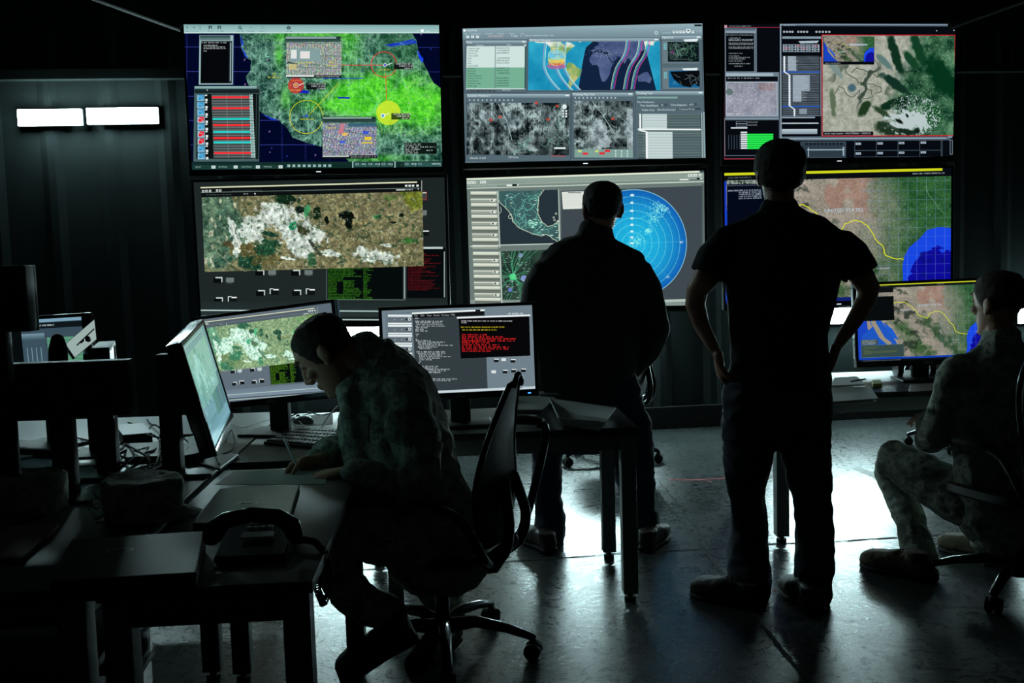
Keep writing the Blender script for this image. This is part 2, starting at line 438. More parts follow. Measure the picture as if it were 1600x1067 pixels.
def scr_forces_map():      # upper left: green relief of Mexico with targets
    c = Cv(1600, 945, (1, 6, 38)); H, W = 945, 1600
    Y, X = np.mgrid[0:H, 0:W]
    for x in (75, 200, 340, 475, 612, 745, 880): c.line([(x, 118), (x + 12, 860)], (40, 50, 150), 2, .8); [c.circ(x + 4, 118 + k * 12, 1.6, (120, 130, 220)) for k in range(60)]
    for y in (195, 335, 475, 612, 750): c.line([(60, y), (1530, y + 4)], (60, 70, 170), 2.5, .8); [c.circ(70 + k * 14, y, 1.8, (120, 130, 220)) for k in range(60)]
    land = c.mask([(375, 118), (385, 200), (410, 258), (442, 272), (438, 330), (412, 365), (425, 405), (470, 465), (490, 555), (540, 600), (600, 612), (650, 660), (680, 710), (760, 740), (850, 765), (960, 800), (1000, 850), (1540, 850), (1540, 445), (1480, 400), (1430, 300), (1395, 230), (1385, 160), (1360, 118)])
    sh = shade(H, W, 46, 3, 5, .8); lo = fbm(H, W, 200, 9, 3)
    img = mixc(sh * .85 + .08, (2, 34, 30), (150, 205, 180))
    g = np.exp(-(((X - 1260) / 300) ** 2 + ((Y - 490) / 140) ** 2)) * 1.2 + .5 * np.exp(-(((X - 1180) / 200) ** 2 + ((Y - 560) / 60) ** 2)) + .8 * np.exp(-(((X - 1060) / 130) ** 2 + ((Y - 440) / 70) ** 2)) + .8 * np.exp(-(((X - 780) / 200) ** 2 + ((Y - 130) / 28) ** 2)) + .7 * np.exp(-(((X - 600) / 25) ** 2 + ((Y - 230) / 90) ** 2)) + .5 * np.exp(-(((X - 900) / 200) ** 2 + ((Y - 520) / 50) ** 2)) + .7 * np.exp(-(((X - 1440) / 90) ** 2 + ((Y - 580) / 90) ** 2)) + .6 * np.exp(-(((X - 1000) / 60) ** 2 + ((Y - 200) / 90) ** 2)) + .5 * np.exp(-(((X - 1150) / 200) ** 2 + ((Y - 830) / 22) ** 2))+ .5 * np.exp(-(((X - 640) / 30) ** 2 + ((Y - 480) / 60) ** 2))
    g = np.clip(g * (.35 + 1.3 * fbm(H, W, 60, 21, 4)) , 0, 1)
    img = img * (1 - g[..., None]) + mixc(sh * .6 + fbm(H, W, 12, 5, 2) * .5, (30, 150, 20), (130, 255, 70)) * g[..., None]
    ne = np.clip(1.2 - np.hypot((X - 1330) / 260, (Y - 180) / 140), 0, 1) * .55
    img = img * (1 - ne[..., None]) + mixc(fbm(H, W, 20, 8, 4), (3, 45, 22), (60, 130, 70)) * ne[..., None]
    c.fill(land, img)
    for p in (((383, 180), (405, 250), (425, 262)), ((1390, 215), (1425, 280), (1420, 260)), ((1200, 185), (1370, 150), (1390, 175), (1240, 195)), ((500, 575), (600, 612), (560, 612)), ((380, 120), (400, 180), (385, 190))): c.poly(p, (20, 50, 210), .8)
    c.poly([(1385, 210), (1400, 235), (1425, 265), (1415, 290), (1395, 250)], (20, 60, 230))
    old = c.a.copy(); roads(c, (430, 120, 1520, 840), 150, (150, 230, 190), 1.6, 3, .6)
    roads(c, (1100, 380, 1480, 700), 60, (180, 255, 120), 1.6, 4, .7); c.a[~land] = old[~land]
    c.line([(850, 375), (1075, 375)], (30, 70, 220), 4); c.line([(940, 485), (1000, 487)], (20, 40, 180), 9); c.line([(720, 450), (765, 452)], (20, 30, 200), 14)
    for k in range(26): c.circ(rng.uniform(500, 1480), rng.uniform(140, 820), 4, (60, 90, 230), al=.8); c.circ(rng.uniform(500, 1480), rng.uniform(140, 820), 4, (200, 150, 230), al=.7)
    for x, y in ((405, 270), (535, 270), (410, 410), (1040, 130), (1412, 125), (550, 678), (810, 812), (1290, 135), (1412, 412)): c.text(x - 5, y - 7, 'P', 13, (210, 160, 240))
    # targets
    c.circ(1197, 296, 72, (235, 60, 50), 4); c.line([(950, 300), (1190, 300)], (235, 50, 50), 3.5); c.line([(1208, 350), (1212, 500)], (235, 60, 50), 3.5)
    c.circ(1204, 299, 10, (240, 240, 250)); c.circ(1204, 299, 7, (60, 70, 190))
    c.circ(697, 415, 46, (205, 40, 40), al=.75); c.circ(697, 414, 13, (250, 250, 240), 3); c.circ(697, 414, 6, (250, 200, 60)); c.scrib(665, 436, 62, 10, (250, 180, 60)); c.scrib(668, 384, 60, 8, (240, 120, 60))
    c.circ(1224, 572, 70, (215, 235, 50), al=.82); c.circ(1192, 588, 13, (240, 250, 255)); c.circ(1192, 588, 8, (60, 150, 190))
    c.circ(757, 594, 94, (220, 215, 40), 3.5); c.line([(770, 585), (938, 405)], (220, 215, 50), 3); c.circ(758, 588, 8, (30, 80, 200)); c.scrib(725, 602, 70, 9, (230, 225, 60))
    c.circ(573, 352, 7, (240, 220, 60), 2); c.scrib(538, 364, 72, 9, (230, 220, 60)); c.scrib(1175, 322, 55, 8, (240, 190, 50))
    for x, y, cc in ((1255, 288, (10, 14, 16)), (755, 402, (10, 14, 16)), (1240, 574, (40, 60, 20))):
        c.rect(x, y, x + 108, y + 36, cc, .9); c.line([(x - 40, y + 12), (x - 12, y)], (240, 245, 245), 4)
        c.scrib(x + 12, y + 1, 95, 8, (235, 240, 240)); c.scrib(x + 30, y + 13, 76, 8, (235, 240, 240)); c.scrib(x + 62, y + 26, 44, 8, (235, 240, 240))
    # toolbar
    c.grad(40, 60, 1560, 118, (120, 165, 165), (170, 205, 202)); c.rect(40, 112, 1560, 116, (210, 235, 232))
    for x, t in ((78, '<'), (118, '>')): c.text(x - 8, 76, t, 16, (20, 50, 50))
    for x in (150,): c.circ(x, 78, 3, (30, 60, 60)); c.circ(x, 92, 3, (30, 60, 60))
    for x in (208, 259): c.rect(x - 9, 75, x + 9, 94, (25, 60, 62)); c.rect(x - 4, 80, x + 5, 85, (170, 205, 200)); c.rect(x - 4, 88, x + 5, 94, (170, 205, 200))
    c.circ(376, 84, 7, (25, 55, 58), 3); c.line([(381, 89), (387, 96)], (25, 55, 58), 3); c.text(434, 78, '+', 12, (40, 70, 72)); c.frame(497, 76, 513, 92, (110, 150, 150), 2)
    c.rect(643, 78, 664, 95, (15, 40, 42)); c.line([(643, 78), (664, 95)], (170, 200, 198), 2); c.line([(643, 95), (664, 78)], (170, 200, 198), 2)
    for x in (68, 108, 195, 248, 360, 420, 486, 640): c.scrib(x, 102, 34, 7, (90, 130, 132), .6)
    c.text(1386, 96, '<', 12, (240, 250, 250)); c.rect(1408, 95, 1426, 110, (240, 250, 250)); c.scrib(1442, 102, 22, 8, (230, 245, 245))
    # console window
    c.rect(147, 128, 340, 410, (150, 180, 182)); c.grad(150, 130, 322, 158, (40, 66, 66), (110, 140, 140)); c.rect(157, 162, 333, 402, (4, 6, 9)); c.rect(316, 165, 333, 400, (30, 40, 44)); c.rect(322, 170, 328, 390, (150, 175, 178))
    c.scrib(160, 167, 140, 7, (230, 240, 240))
    for y, w_ in ((183, 80), (192, 120), (201, 125)): c.scrib(172, y, w_, 6, (230, 240, 240))
    c.scrib(172, 214, 16, 8, (230, 240, 240))
    # list window
    c.rect(122, 418, 492, 845, (70, 96, 96)); c.grad(124, 420, 474, 434, (170, 205, 202), (90, 125, 124)); c.grad(124, 434, 490, 458, (24, 40, 40), (20, 32, 34)); c.rect(138, 462, 472, 828, (12, 18, 18)); c.rect(474, 462, 488, 832, (16, 26, 26))
    kinds = 'bbbrbrrbb'
    for i, k in enumerate(kinds):
        y = 466 + i * 41; col = (50, 150, 200) if k == 'b' else (232, 32, 42)
        c.rect(138 + i, y, 180 + i, y + 38, (120, 175, 205) if k == 'b' else (150, 185, 205)); c.rect(150 + i, y + 3, 175 + i, y + 26, col); c.rect(143 + i, y + 12, 166 + i, y + 33, col); c.frame(143 + i, y + 12, 166 + i, y + 33, (190, 220, 235), 2)
        c.rect(183 + i, y, 195 + i, y + 8, (230, 240, 240)); c.rect(184 + i, y + 24, 198 + i, y + 38, (235, 245, 245)); c.text(186 + i, y + 26, '/', 9, (20, 30, 30))
    for i in range(24):
        y = 466 + i * 15; c.rect(219 + i * .7, y, 433 + i * .7, y + 12, (88, 98, 98)); c.scrib(225 + i, y + 4, 200, 5, (140, 150, 150), .35); c.rect(434 + i * .5, y, 452 + i * .8, y + 12, (190, 225, 220)); c.rect(437 + i * .5, y + 4, 447 + i * .8, y + 8, (60, 100, 100))
    for y, cc in ((476, 'r'), (538, 'r'), (599, 'c'), (634, 'r'), (672, 'c'), (707, 'r'), (731, 'c'), (791, 'r')): c.rect(222 + (y - 470) * .05, y, 430 + (y - 470) * .05, y + 11, (250, 45, 50) if cc == 'r' else (30, 215, 205))
    for x in (305, 388): c.line([(x, 466), (x + 14, 826)], (130, 150, 150), 2)
    c.circ(195, 440, 4, (200, 220, 220))
    # satellite windows
    c.grad(635, 134, 950, 166, (20, 44, 40), (60, 85, 82)); c.grad(637, 134, 925, 148, (90, 120, 116), (170, 195, 190)); c.put(640, 168, 955, 358, city(190, 315, 4, .02, (80, 100, 92), (250, 250, 240))); c.rect(645, 357, 955, 372, (15, 18, 18)); c.rect(640, 357, 800, 366, (225, 232, 228)); c.scrib(810, 361, 140, 7, (200, 215, 210))
    c.rect(664, 205, 835, 280, (130, 160, 160), .9); c.rect(668, 212, 700, 262, (225, 228, 225)); c.rect(720, 220, 775, 262, (228, 224, 222)); c.rect(655, 285, 700, 325, (205, 195, 130), .8); c.poly([(650, 278), (720, 296), (830, 296), (830, 302), (640, 290)], (60, 80, 75))
    for x, y, w_ in ((715, 280, 70), (885, 282, 25), (870, 298, 60), (745, 300, 20)): c.scrib(x, y, w_, 8, (225, 200, 60))
    c.grad(848, 594, 1152, 626, (20, 44, 42), (50, 76, 74)); c.grad(850, 596, 1128, 604, (130, 160, 156), (170, 195, 190)); c.put(850, 628, 1156, 814, city(186, 306, 14, .28, (50, 56, 90), (255, 255, 255))); c.rect(850, 813, 1160, 830, (16, 20, 20)); c.rect(850, 814, 1000, 820, (215, 225, 222)); c.scrib(1010, 818, 145, 7, (200, 210, 210))
    c.rect(1088, 708, 1128, 726, (235, 200, 60)); c.rect(1078, 676, 1112, 692, (40, 70, 220), .8); c.rect(1070, 738, 1135, 745, (230, 200, 60)); c.rect(945, 730, 978, 742, (40, 80, 230), .8); c.rect(960, 685, 990, 700, (235, 195, 90)); c.poly([(955, 632), (975, 632), (968, 690), (935, 690)], (210, 120, 130), .8); c.scrib(870, 652, 60, 8, (225, 200, 60)); c.rect(995, 628, 1156, 650, (40, 90, 110), .8)
    # info block, task bar
    c.rect(1315, 742, 1498, 806, (8, 18, 14), .92); c.lines(1320, 746, 90, 7, 6, 10, (225, 235, 232), .3); c.scrib(1405, 763, 85, 7, (220, 235, 232)); c.scrib(1440, 782, 40, 7, (220, 235, 232)); c.rect(1465, 790, 1495, 800, (5, 8, 8))
    c.grad(60, 848, 1560, 900, (18, 46, 42), (12, 36, 32))
    for x, t, w_ in ((120, 'SETUP', 130), (250, 'SETTINGS', 125), (378, 'CONTROLS', 122), (504, 'PROFILES', 124)):
        c.rect(x, 864, x + w_, 888, (28, 60, 56)); c.text(x + 14, 870, t, 8, (215, 232, 230)); c.rect(x + w_ - 26, 867, x + w_ - 3, 884, (205, 222, 220)); c.text(x + w_ - 18, 870, 'v', 9, (20, 40, 40))
    for i in range(9): c.rect(647 + i * 29, 859, 671 + i * 29, 880, (48, 84, 80)); c.rect(653 + i * 29, 864, 666 + i * 29, 876, (205, 228, 225)); c.rect(657 + i * 29, 867, 662 + i * 29, 872, (30, 60, 56))
    for x, t, w_ in ((1030, 'C5', 72), (1105, 'C4', 72), (1180, 'C3', 70), (1312, 'C2', 74), (1388, 'C1', 138)): c.rect(x, 852, x + w_, 878, (44, 84, 80)); c.text(x + 5, 855, t, 13, (215, 235, 232)); c.scrib(x + w_ * .6, 858, w_ * .36, 8, (225, 240, 238)); c.circ(x + w_ - 8, 872, 2, (230, 240, 240))
    c.rect(1018, 846, 1025, 882, (150, 190, 186)); c.rect(1258, 846, 1264, 882, (170, 205, 200)); c.text(1296, 856, ':', 16, (200, 220, 220))
    return rectify(c, [(57, 67), (1513, 70), (1530, 880), (115, 890)])

def continents(c, ox, oy, sx, sy, col, al=1.0):
    """rough coast lines, lon/lat -> drawing"""
    L = {'na': [(-168, 66), (-160, 71), (-128, 70), (-95, 72), (-82, 68), (-95, 60), (-80, 52), (-78, 62), (-65, 58), (-56, 52), (-66, 45), (-75, 38), (-81, 30), (-80, 25), (-84, 30), (-97, 27), (-97, 19), (-88, 21), (-84, 11), (-78, 8), (-85, 9), (-96, 15), (-106, 21), (-113, 31), (-122, 37), (-124, 48), (-135, 58), (-152, 59), (-165, 60)],
         'gr': [(-72, 78), (-40, 83), (-18, 78), (-22, 70), (-42, 60), (-54, 66), (-58, 75)],
         'sa': [(-78, 8), (-72, 12), (-60, 9), (-50, 0), (-35, -6), (-39, -17), (-48, -26), (-58, -36), (-66, -45), (-69, -54), (-75, -48), (-72, -30), (-70, -18), (-80, -5)],
         'af': [(-17, 15), (-16, 23), (-9, 31), (0, 36), (10, 37), (20, 32), (32, 31), (38, 18), (44, 11), (51, 12), (42, -2), (40, -15), (33, -26), (26, -34), (18, -34), (12, -18), (9, 0), (4, 6), (-8, 5)],
         'eu': [(-9, 37), (-9, 43), (-1, 45), (-4, 48), (8, 54), (10, 58), (5, 61), (18, 70), (40, 67), (60, 69), (80, 73), (105, 78), (140, 73), (175, 69), (180, 66), (160, 60), (158, 52), (140, 55), (135, 43), (127, 38), (121, 40), (121, 31), (110, 20), (105, 9), (100, 14), (103, 2), (98, 10), (93, 20), (88, 22), (80, 8), (73, 18), (67, 25), (57, 26), (60, 22), (52, 15), (44, 13), (35, 30), (36, 36), (27, 37), (22, 38), (14, 45), (18, 40), (10, 44), (0, 39)],
         'au': [(114, -22), (122, -17), (132, -12), (142, -11), (153, -27), (148, -38), (135, -34), (116, -34)]}
    for p in L.values(): c.poly([(ox + a * sx, oy - b * sy) for a, b in p], col, al)
def scr_tracker():         # upper middle: grey tracking application
    c = Cv(1600, 933, (96, 116, 126)); H, W = 933, 1600
    c.grad(60, 70, 1560, 165, (150, 178, 188), (112, 136, 146)); c.text(105, 104, 'GeoTrak', 12, (240, 250, 252)); c.rect(80, 105, 96, 118, (230, 240, 240))
    c.rect(1478, 82, 1522, 93, (20, 28, 32))
    for x, t in ((88, 'File'), (125, 'Visualisation'), (215, 'Windows'), (287, 'Window'), (362, 'Plugins'), (430, 'Help')): c.text(x, 126, t, 9, (190, 212, 220))
    for x in (108, 138, 168): c.rect(x - 9, 142, x + 9, 156, (225, 238, 240)); c.rect(x - 4, 146, x + 3, 150, (90, 110, 120))
    c.text(232, 141, '42621.82602055', 10, (235, 190, 195)); c.text(372, 139, '<', 12, (240, 248, 250)); c.text(388, 140, '60.0', 11, (235, 245, 248)); c.text(428, 139, '>', 12, (240, 248, 250)); c.scrib(455, 139, 175, 8, (185, 208, 216))
    c.circ(1250, 130, 8, (225, 240, 245), 3); c.text(1285, 124, 'Level: 00', 10, (185, 208, 216))
    for x in (1355, 1375, 1395, 1415, 1440, 1468): c.rect(x - 7, 118, x + 7, 133, (230, 242, 245)); c.rect(x - 3, 122, x + 3, 127, (100, 120, 130))
    c.rect(1428, 108, 1454, 128, (225, 238, 240)); c.rect(1436, 114, 1446, 122, (30, 40, 46)); c.text(1490, 116, '*', 14, (220, 235, 240)); c.text(1508, 116, '*', 14, (220, 235, 240))
    def win(x0, y0, x1, y1, t):
        c.rect(x0, y0, x1, y1, (84, 104, 114)); c.grad(x0, y0, x1, y0 + 26, (170, 196, 205), (104, 126, 136)); c.text(x0 + 10, y0 + 8, t, 12, (242, 250, 252)); c.rect(x1 - 34, y0 + 8, x1 - 12, y0 + 16, (215, 232, 236))
        c.frame(x0, y0, x1, y1, (56, 72, 80), 3)
    win(92, 168, 474, 482, 'Auto'); c.rect(102, 196, 466, 460, (206, 226, 222)); c.grad(102, 192, 455, 206, (90, 110, 118), (120, 140, 146)); c.text(160, 194, 'Property', 9, (240, 248, 250)); c.text(345, 192, 'Value', 9, (240, 248, 250))
    c.rect(102, 332, 466, 455, (118, 176, 148)); c.rect(277, 206, 281, 455, (90, 120, 120)); c.rect(458, 206, 466, 458, (54, 86, 84))
    names = ['Longitude (deg)', 'Latitude (deg)', 'Altitude (m)', 'Position J2000', 'X(m)', 'Y(m)', 'Z(m)', 'Velocity J2000', 'dx/dt (m/s)', 'dy/dt (m/s)', 'dz/dt (m/s)', 'Keplerian Elem(osc)', 'Semimajor Axis (m)', 'Eccentricity (e)', 'Inclination(i) (deg)', 'RAAN (deg)']
    for i, t in enumerate(names):
        y = 214 + i * 14.8; c.text(110, y, t, 8, (70, 104, 100) if i < 8 else (40, 70, 60))
        if i not in (3, 7, 11): c.text(286, y - 1, ('-' if i % 3 == 1 else '') + ''.join(rng.choice(list('0123456789'), 14)), 8, (60, 92, 90) if i < 8 else (34, 64, 56))
    for i in range(5): c.rect(114 + i * 35, 465, 144 + i * 35, 476, (36, 46, 52)); c.scrib(117 + i * 35, 468, 24, 6, (210, 225, 230), .7)
    c.scrib(325, 462, 50, 6, (200, 220, 226))
    win(478, 158, 1272, 476, '2D Earth Window-1'); y0, x0, x1, y1 = 180, 480, 1272, 466
    im = mixc(fbm(H, W, 90, 44, 4), (10, 120, 165), (60, 185, 215)); m = np.zeros((H, W), bool); m[y0:y1, x0:x1] = True; c.fill(m, im)
    ox, oy, sx, sy = 885, 332, 2.2, 2.45
    K = Cv(1600, 933, (0, 0, 0)); continents(K, ox, oy, sx, sy, (255, 255, 255)); lm = (K.a[..., 0] > .5) & m
    Y, X = np.mgrid[0:H, 0:W]; lat = (oy - Y) / sy; n = fbm(H, W, 40, 6, 4)
    li = mixc(np.clip(n * 1.5 - .3, 0, 1), (90, 150, 80), (205, 200, 130)); ice = np.clip((lat - 42) / 20 + (n - .5), 0, 1)[..., None]; li = li * (1 - ice) + np.array([.9, .93, .9]) * ice
    c.fill(lm, li)
    K = Cv(1600, 933, (0, 0, 0)); continents(K, ox + 396 * 2, oy, sx, sy, (255, 255, 255)); c.fill((K.a[..., 0] > .5) & m, li)
    night = m & (X > 838 - 55 * np.clip((Y - 190) / 270, 0, 1) ** .7 - 0 + 40 * np.clip((215 - Y) / 50, 0, 1)) & (X < 1195 + 50 * np.clip((Y - 260) / 200, 0, 1) - 18 * np.clip((250 - Y) / 60, 0, 1))
    c.fill(night, (16, 34, 62)); c.fill(night & lm, mixc(n, (50, 66, 110), (95, 112, 150)))
    for k in range(170): x, y = rng.normal(940, 40), rng.normal(245, 16); (c.circ(x, y, 1.8, (215, 220, 235), al=.8) if night[int(np.clip(y, 0, H - 1)), int(x)] else 0)
    for k in range(90): x, y = rng.normal(1100, 50), rng.normal(275, 20); (c.circ(x, y, 1.5, (190, 200, 220), al=.7) if night[int(np.clip(y, 0, H - 1)), int(np.clip(x, 0, W - 1))] else 0)
    for xs, off, sgn in (((578, 583, 590), 0, 1), ((652, 658, 664), 0, 1), ((700, 706, 712), 0, 1)):
        for xx, col in zip(xs, ((190, 120, 190), (90, 230, 220), (230, 240, 235))):
            c.line([(xx + (0 if t < .45 else ((t - .45) ** 1.7) * 240) - 10 * math.sin(t * 3), 184 + t * 280) for t in np.linspace(0, 1, 24)], col, 3)
    for xb in (1030, 1105, 1150):
        for dx, col in ((0, (230, 240, 240)), (7, (90, 230, 180)), (14, (120, 100, 230)), (21, (225, 70, 140))):
            c.line([(xb + dx + 35 * math.tanh((.42 - t) * 6) + 42 * (t < .0) - (35 * max(0, (t - .6)) ** 1 * 1.2) * 1.1 + 20 * max(0, .3 - t), 176 + t * 284) for t in np.linspace(0, 1, 24)], col, 3)
    for y, col, r in ((325, (200, 90, 150), 58), (305, (240, 150, 60), 52), (288, (245, 220, 90), 52), (258, (140, 215, 235), 50)):
        mm = m & (((X - 650) / r) ** 2 + ((Y - y) / (17 if y > 280 else 30)) ** 2 < 1); c.fill(mm, col, .7)
    c.circ(650, 270, 50, (255, 250, 190), 2); c.scrib(640, 252, 40, 8, (60, 110, 190)); c.scrib(640, 312, 40, 8, (200, 40, 40))
    win(1276, 144, 1524, 464, 'Open List'); c.rect(1285, 176, 1500, 310, (104, 122, 130)); c.poly([(1410, 170), (1500, 166), (1490, 182), (1420, 182)], (225, 238, 240)); c.rect(1318, 184, 1502, 300, (10, 22, 26)); roads(c, (1320, 186, 1500, 298), 40, (120, 190, 150), 1.5, 8, .8); c.lines(1330, 195, 140, 5, 12, 8, (180, 215, 200), .8, .6); c.circ(1345, 245, 8, (150, 40, 140), al=.7)
    c.rect(1285, 334, 1500, 460, (104, 122, 130)); c.poly([(1400, 338), (1495, 336), (1488, 350), (1410, 350)], (225, 238, 240)); c.rect(1322, 352, 1504, 450, (20, 100, 150)); c.poly([(1330, 358), (1350, 400), (1400, 440), (1450, 448), (1470, 430), (1504, 445), (1504, 352)], (8, 12, 16)); roads(c, (1350, 354, 1500, 440), 14, (170, 200, 205), 1.5, 12, .8)
    for i in range(4):
        for j in range(2): c.rect(1294 + j * 10, 192 + i * 10, 1300 + j * 10, 198 + i * 10, (120, 225, 225)); c.rect(1294 + j * 10, 360 + i * 10, 1300 + j * 10, 366 + i * 10, (120, 225, 225))
    win(104, 484, 738, 880, 'Location Window-1'); win(742, 476, 1116, 862, 'Tracking Map Tool'); win(1120, 468, 1530, 862, 'Tracking Tool')
    for xs in (range(118, 380, 26), range(756, 1000, 24)):
        for x in xs: c.circ(x + 8, 524 - (14 if x > 740 else 0), 5, (205, 222, 228)); c.circ(x + 8, 524 - (14 if x > 740 else 0), 2, (90, 110, 120))
    sh = shade(H, W, 60, 31, 5, .7); lo = fbm(H, W, 170, 77, 3); clouds = np.clip((fbm(H, W, 120, 90, 5) - .53) * 7, 0, 1)
    img = mixc(np.clip(sh * (.2 + 1.5 * lo) * (.5 + fbm(H, W, 60, 78, 4)), 0, 1), (10, 18, 20), (190, 214, 216)) * .9
    cm = clouds * ((X < 250) & (Y > 560) | (np.hypot((X - 360) / 60, (Y - 590) / 26) < 1) | (np.hypot((X - 675) / 60, (Y - 665) / 32) < 1) | (np.hypot((X - 520) / 70, (Y - 780) / 40) < 1) | (np.hypot((X - 885) / 85, (Y - 740) / 85) + .9 * (fbm(H, W, 40, 12, 4) - .5) < 1) | (X > 1070))
    cm2 = np.clip(1.1 - np.hypot((X - 890) / 70, (Y - 730) / 70), 0, 1) * fbm(H, W, 30, 2, 4) * 2
    t = np.clip(cm + cm2, 0, 1)[..., None]; img = img * (1 - t) + np.array([.8, .88, .9]) * t * (.6 + .4 * sh[..., None])
    dk = np.clip(1 - np.hypot((X - 360) / 80, (Y - 640) / 40), 0, 1)[..., None]; img = img * (1 - dk * .8) + np.array([.25, .32, .34]) * dk * .8
    for r_ in ((112, 540, 728, 842), (756, 528, 1106, 806)):
        m = np.zeros((H, W), bool); m[r_[1]:r_[3], r_[0]:r_[2]] = True; c.fill(m, img)
    roads(c, (560, 560, 725, 800), 26, (120, 190, 165), 2, 5, .8); roads(c, (380, 740, 500, 840), 16, (70, 160, 140), 2, 6, .8); roads(c, (120, 545, 725, 840), 16, (160, 190, 190), 1.5, 7, .5); roads(c, (760, 530, 1100, 800), 16, (170, 200, 195), 1.5, 9, .6)
    c.line([(300, 545), (350, 640), (385, 755)], (190, 215, 215), 3); c.line([(865, 530), (930, 610), (1000, 720)], (190, 215, 215), 3); c.line([(980, 580), (1105, 680)], (170, 200, 200), 2)
    c.circ(530, 540, 9, (220, 60, 40), al=.9)
    for x, y in ((255, 640), (600, 636), (655, 558), (312, 622), (988, 630)): c.poly([(x - 12, y), (x, y - 9), (x + 14, y), (x, y + 9)], (210, 70, 50), .85)
    c.lines(360, 755, 130, 5, 9, 9, (190, 215, 215), .8, .6); c.lines(600, 690, 120, 5, 12, 9, (190, 220, 210), .8, .5)
    c.circ(700, 562, 14, (225, 238, 240)); [c.circ(692 + (i % 2) * 18, 586 + (i // 2) * 16, 7, (215, 230, 235)) for i in range(6)]; c.rect(640, 796, 708, 806, (225, 235, 238))
    c.text(132, 855, 'Altitude 10 629', 11, (240, 248, 250)); c.text(364, 849, 'Off Globe', 11, (240, 248, 250)); c.text(622, 838, 'Downloading', 11, (225, 60, 60))
    c.rect(760, 806, 1106, 854, (126, 160, 152)); [c.rect(x, y, x + 32, y + 12, (225, 40, 50)) for x, y in ((808, 826), (908, 824), (940, 810))]; c.rect(780, 812, 802, 824, (200, 215, 120)); c.rect(882, 812, 904, 824, (200, 215, 120)); [c.rect(1000 + i * 35, 812 + j * 14, 1008 + i * 35, 820 + j * 14, (210, 225, 225)) for i in range(3) for j in range(3)]
    c.rect(1135, 502, 1372, 513, (130, 166, 160)); c.text(1135, 528, 'Pass Predictions', 11, (240, 248, 250)); c.text(1150, 548, 'Time Span(Days):', 11, (240, 248, 250)); c.rect(1266, 542, 1316, 558, (66, 84, 92)); c.text(1272, 545, '10', 11, (240, 248, 250)); c.text(1332, 544, 'Time Step(sec):', 11, (240, 248, 250)); c.rect(1434, 538, 1486, 554, (66, 84, 92)); c.text(1440, 541, '60.0', 11, (240, 248, 250))
    c.text(1160, 574, 'Visible Only', 11, (235, 244, 246)); c.text(1254, 572, 'Elev/Set/Azimuth', 11, (225, 236, 238)); c.rect(1374, 566, 1506, 580, (60, 76, 84)); c.text(1380, 568, 'Compute Points', 10, (240, 248, 250))
    c.rect(1136, 602, 1520, 858, (50, 66, 70))
    for i in range(28): c.rect(1136, 604 + i * 9, 1505, 608 + i * 9, (132, 156, 156), .8)
    c.rect(1162, 602, 1308, 690, (196, 212, 212)); c.rect(1182, 704, 1340, 858, (196, 212, 212))
    for i in range(16): c.line([(1164, 608 + i * 16), (1338 if i > 5 else 1306, 608 + i * 16)], (130, 150, 152), 1.5)
    c.rect(1145, 602, 1156, 700, (236, 244, 244)); c.rect(1182, 704, 1194, 858, (240, 246, 246)); c.rect(1136, 686, 1506, 695, (232, 240, 240)); c.line([(1145, 696), (1182, 704)], (236, 244, 244), 8); c.rect(1510, 596, 1516, 858, (170, 190, 190)); c.rect(1520, 590, 1530, 858, (140, 165, 170))
    return rectify(c, [(75, 100), (1525, 76), (1532, 852), (105, 890)])

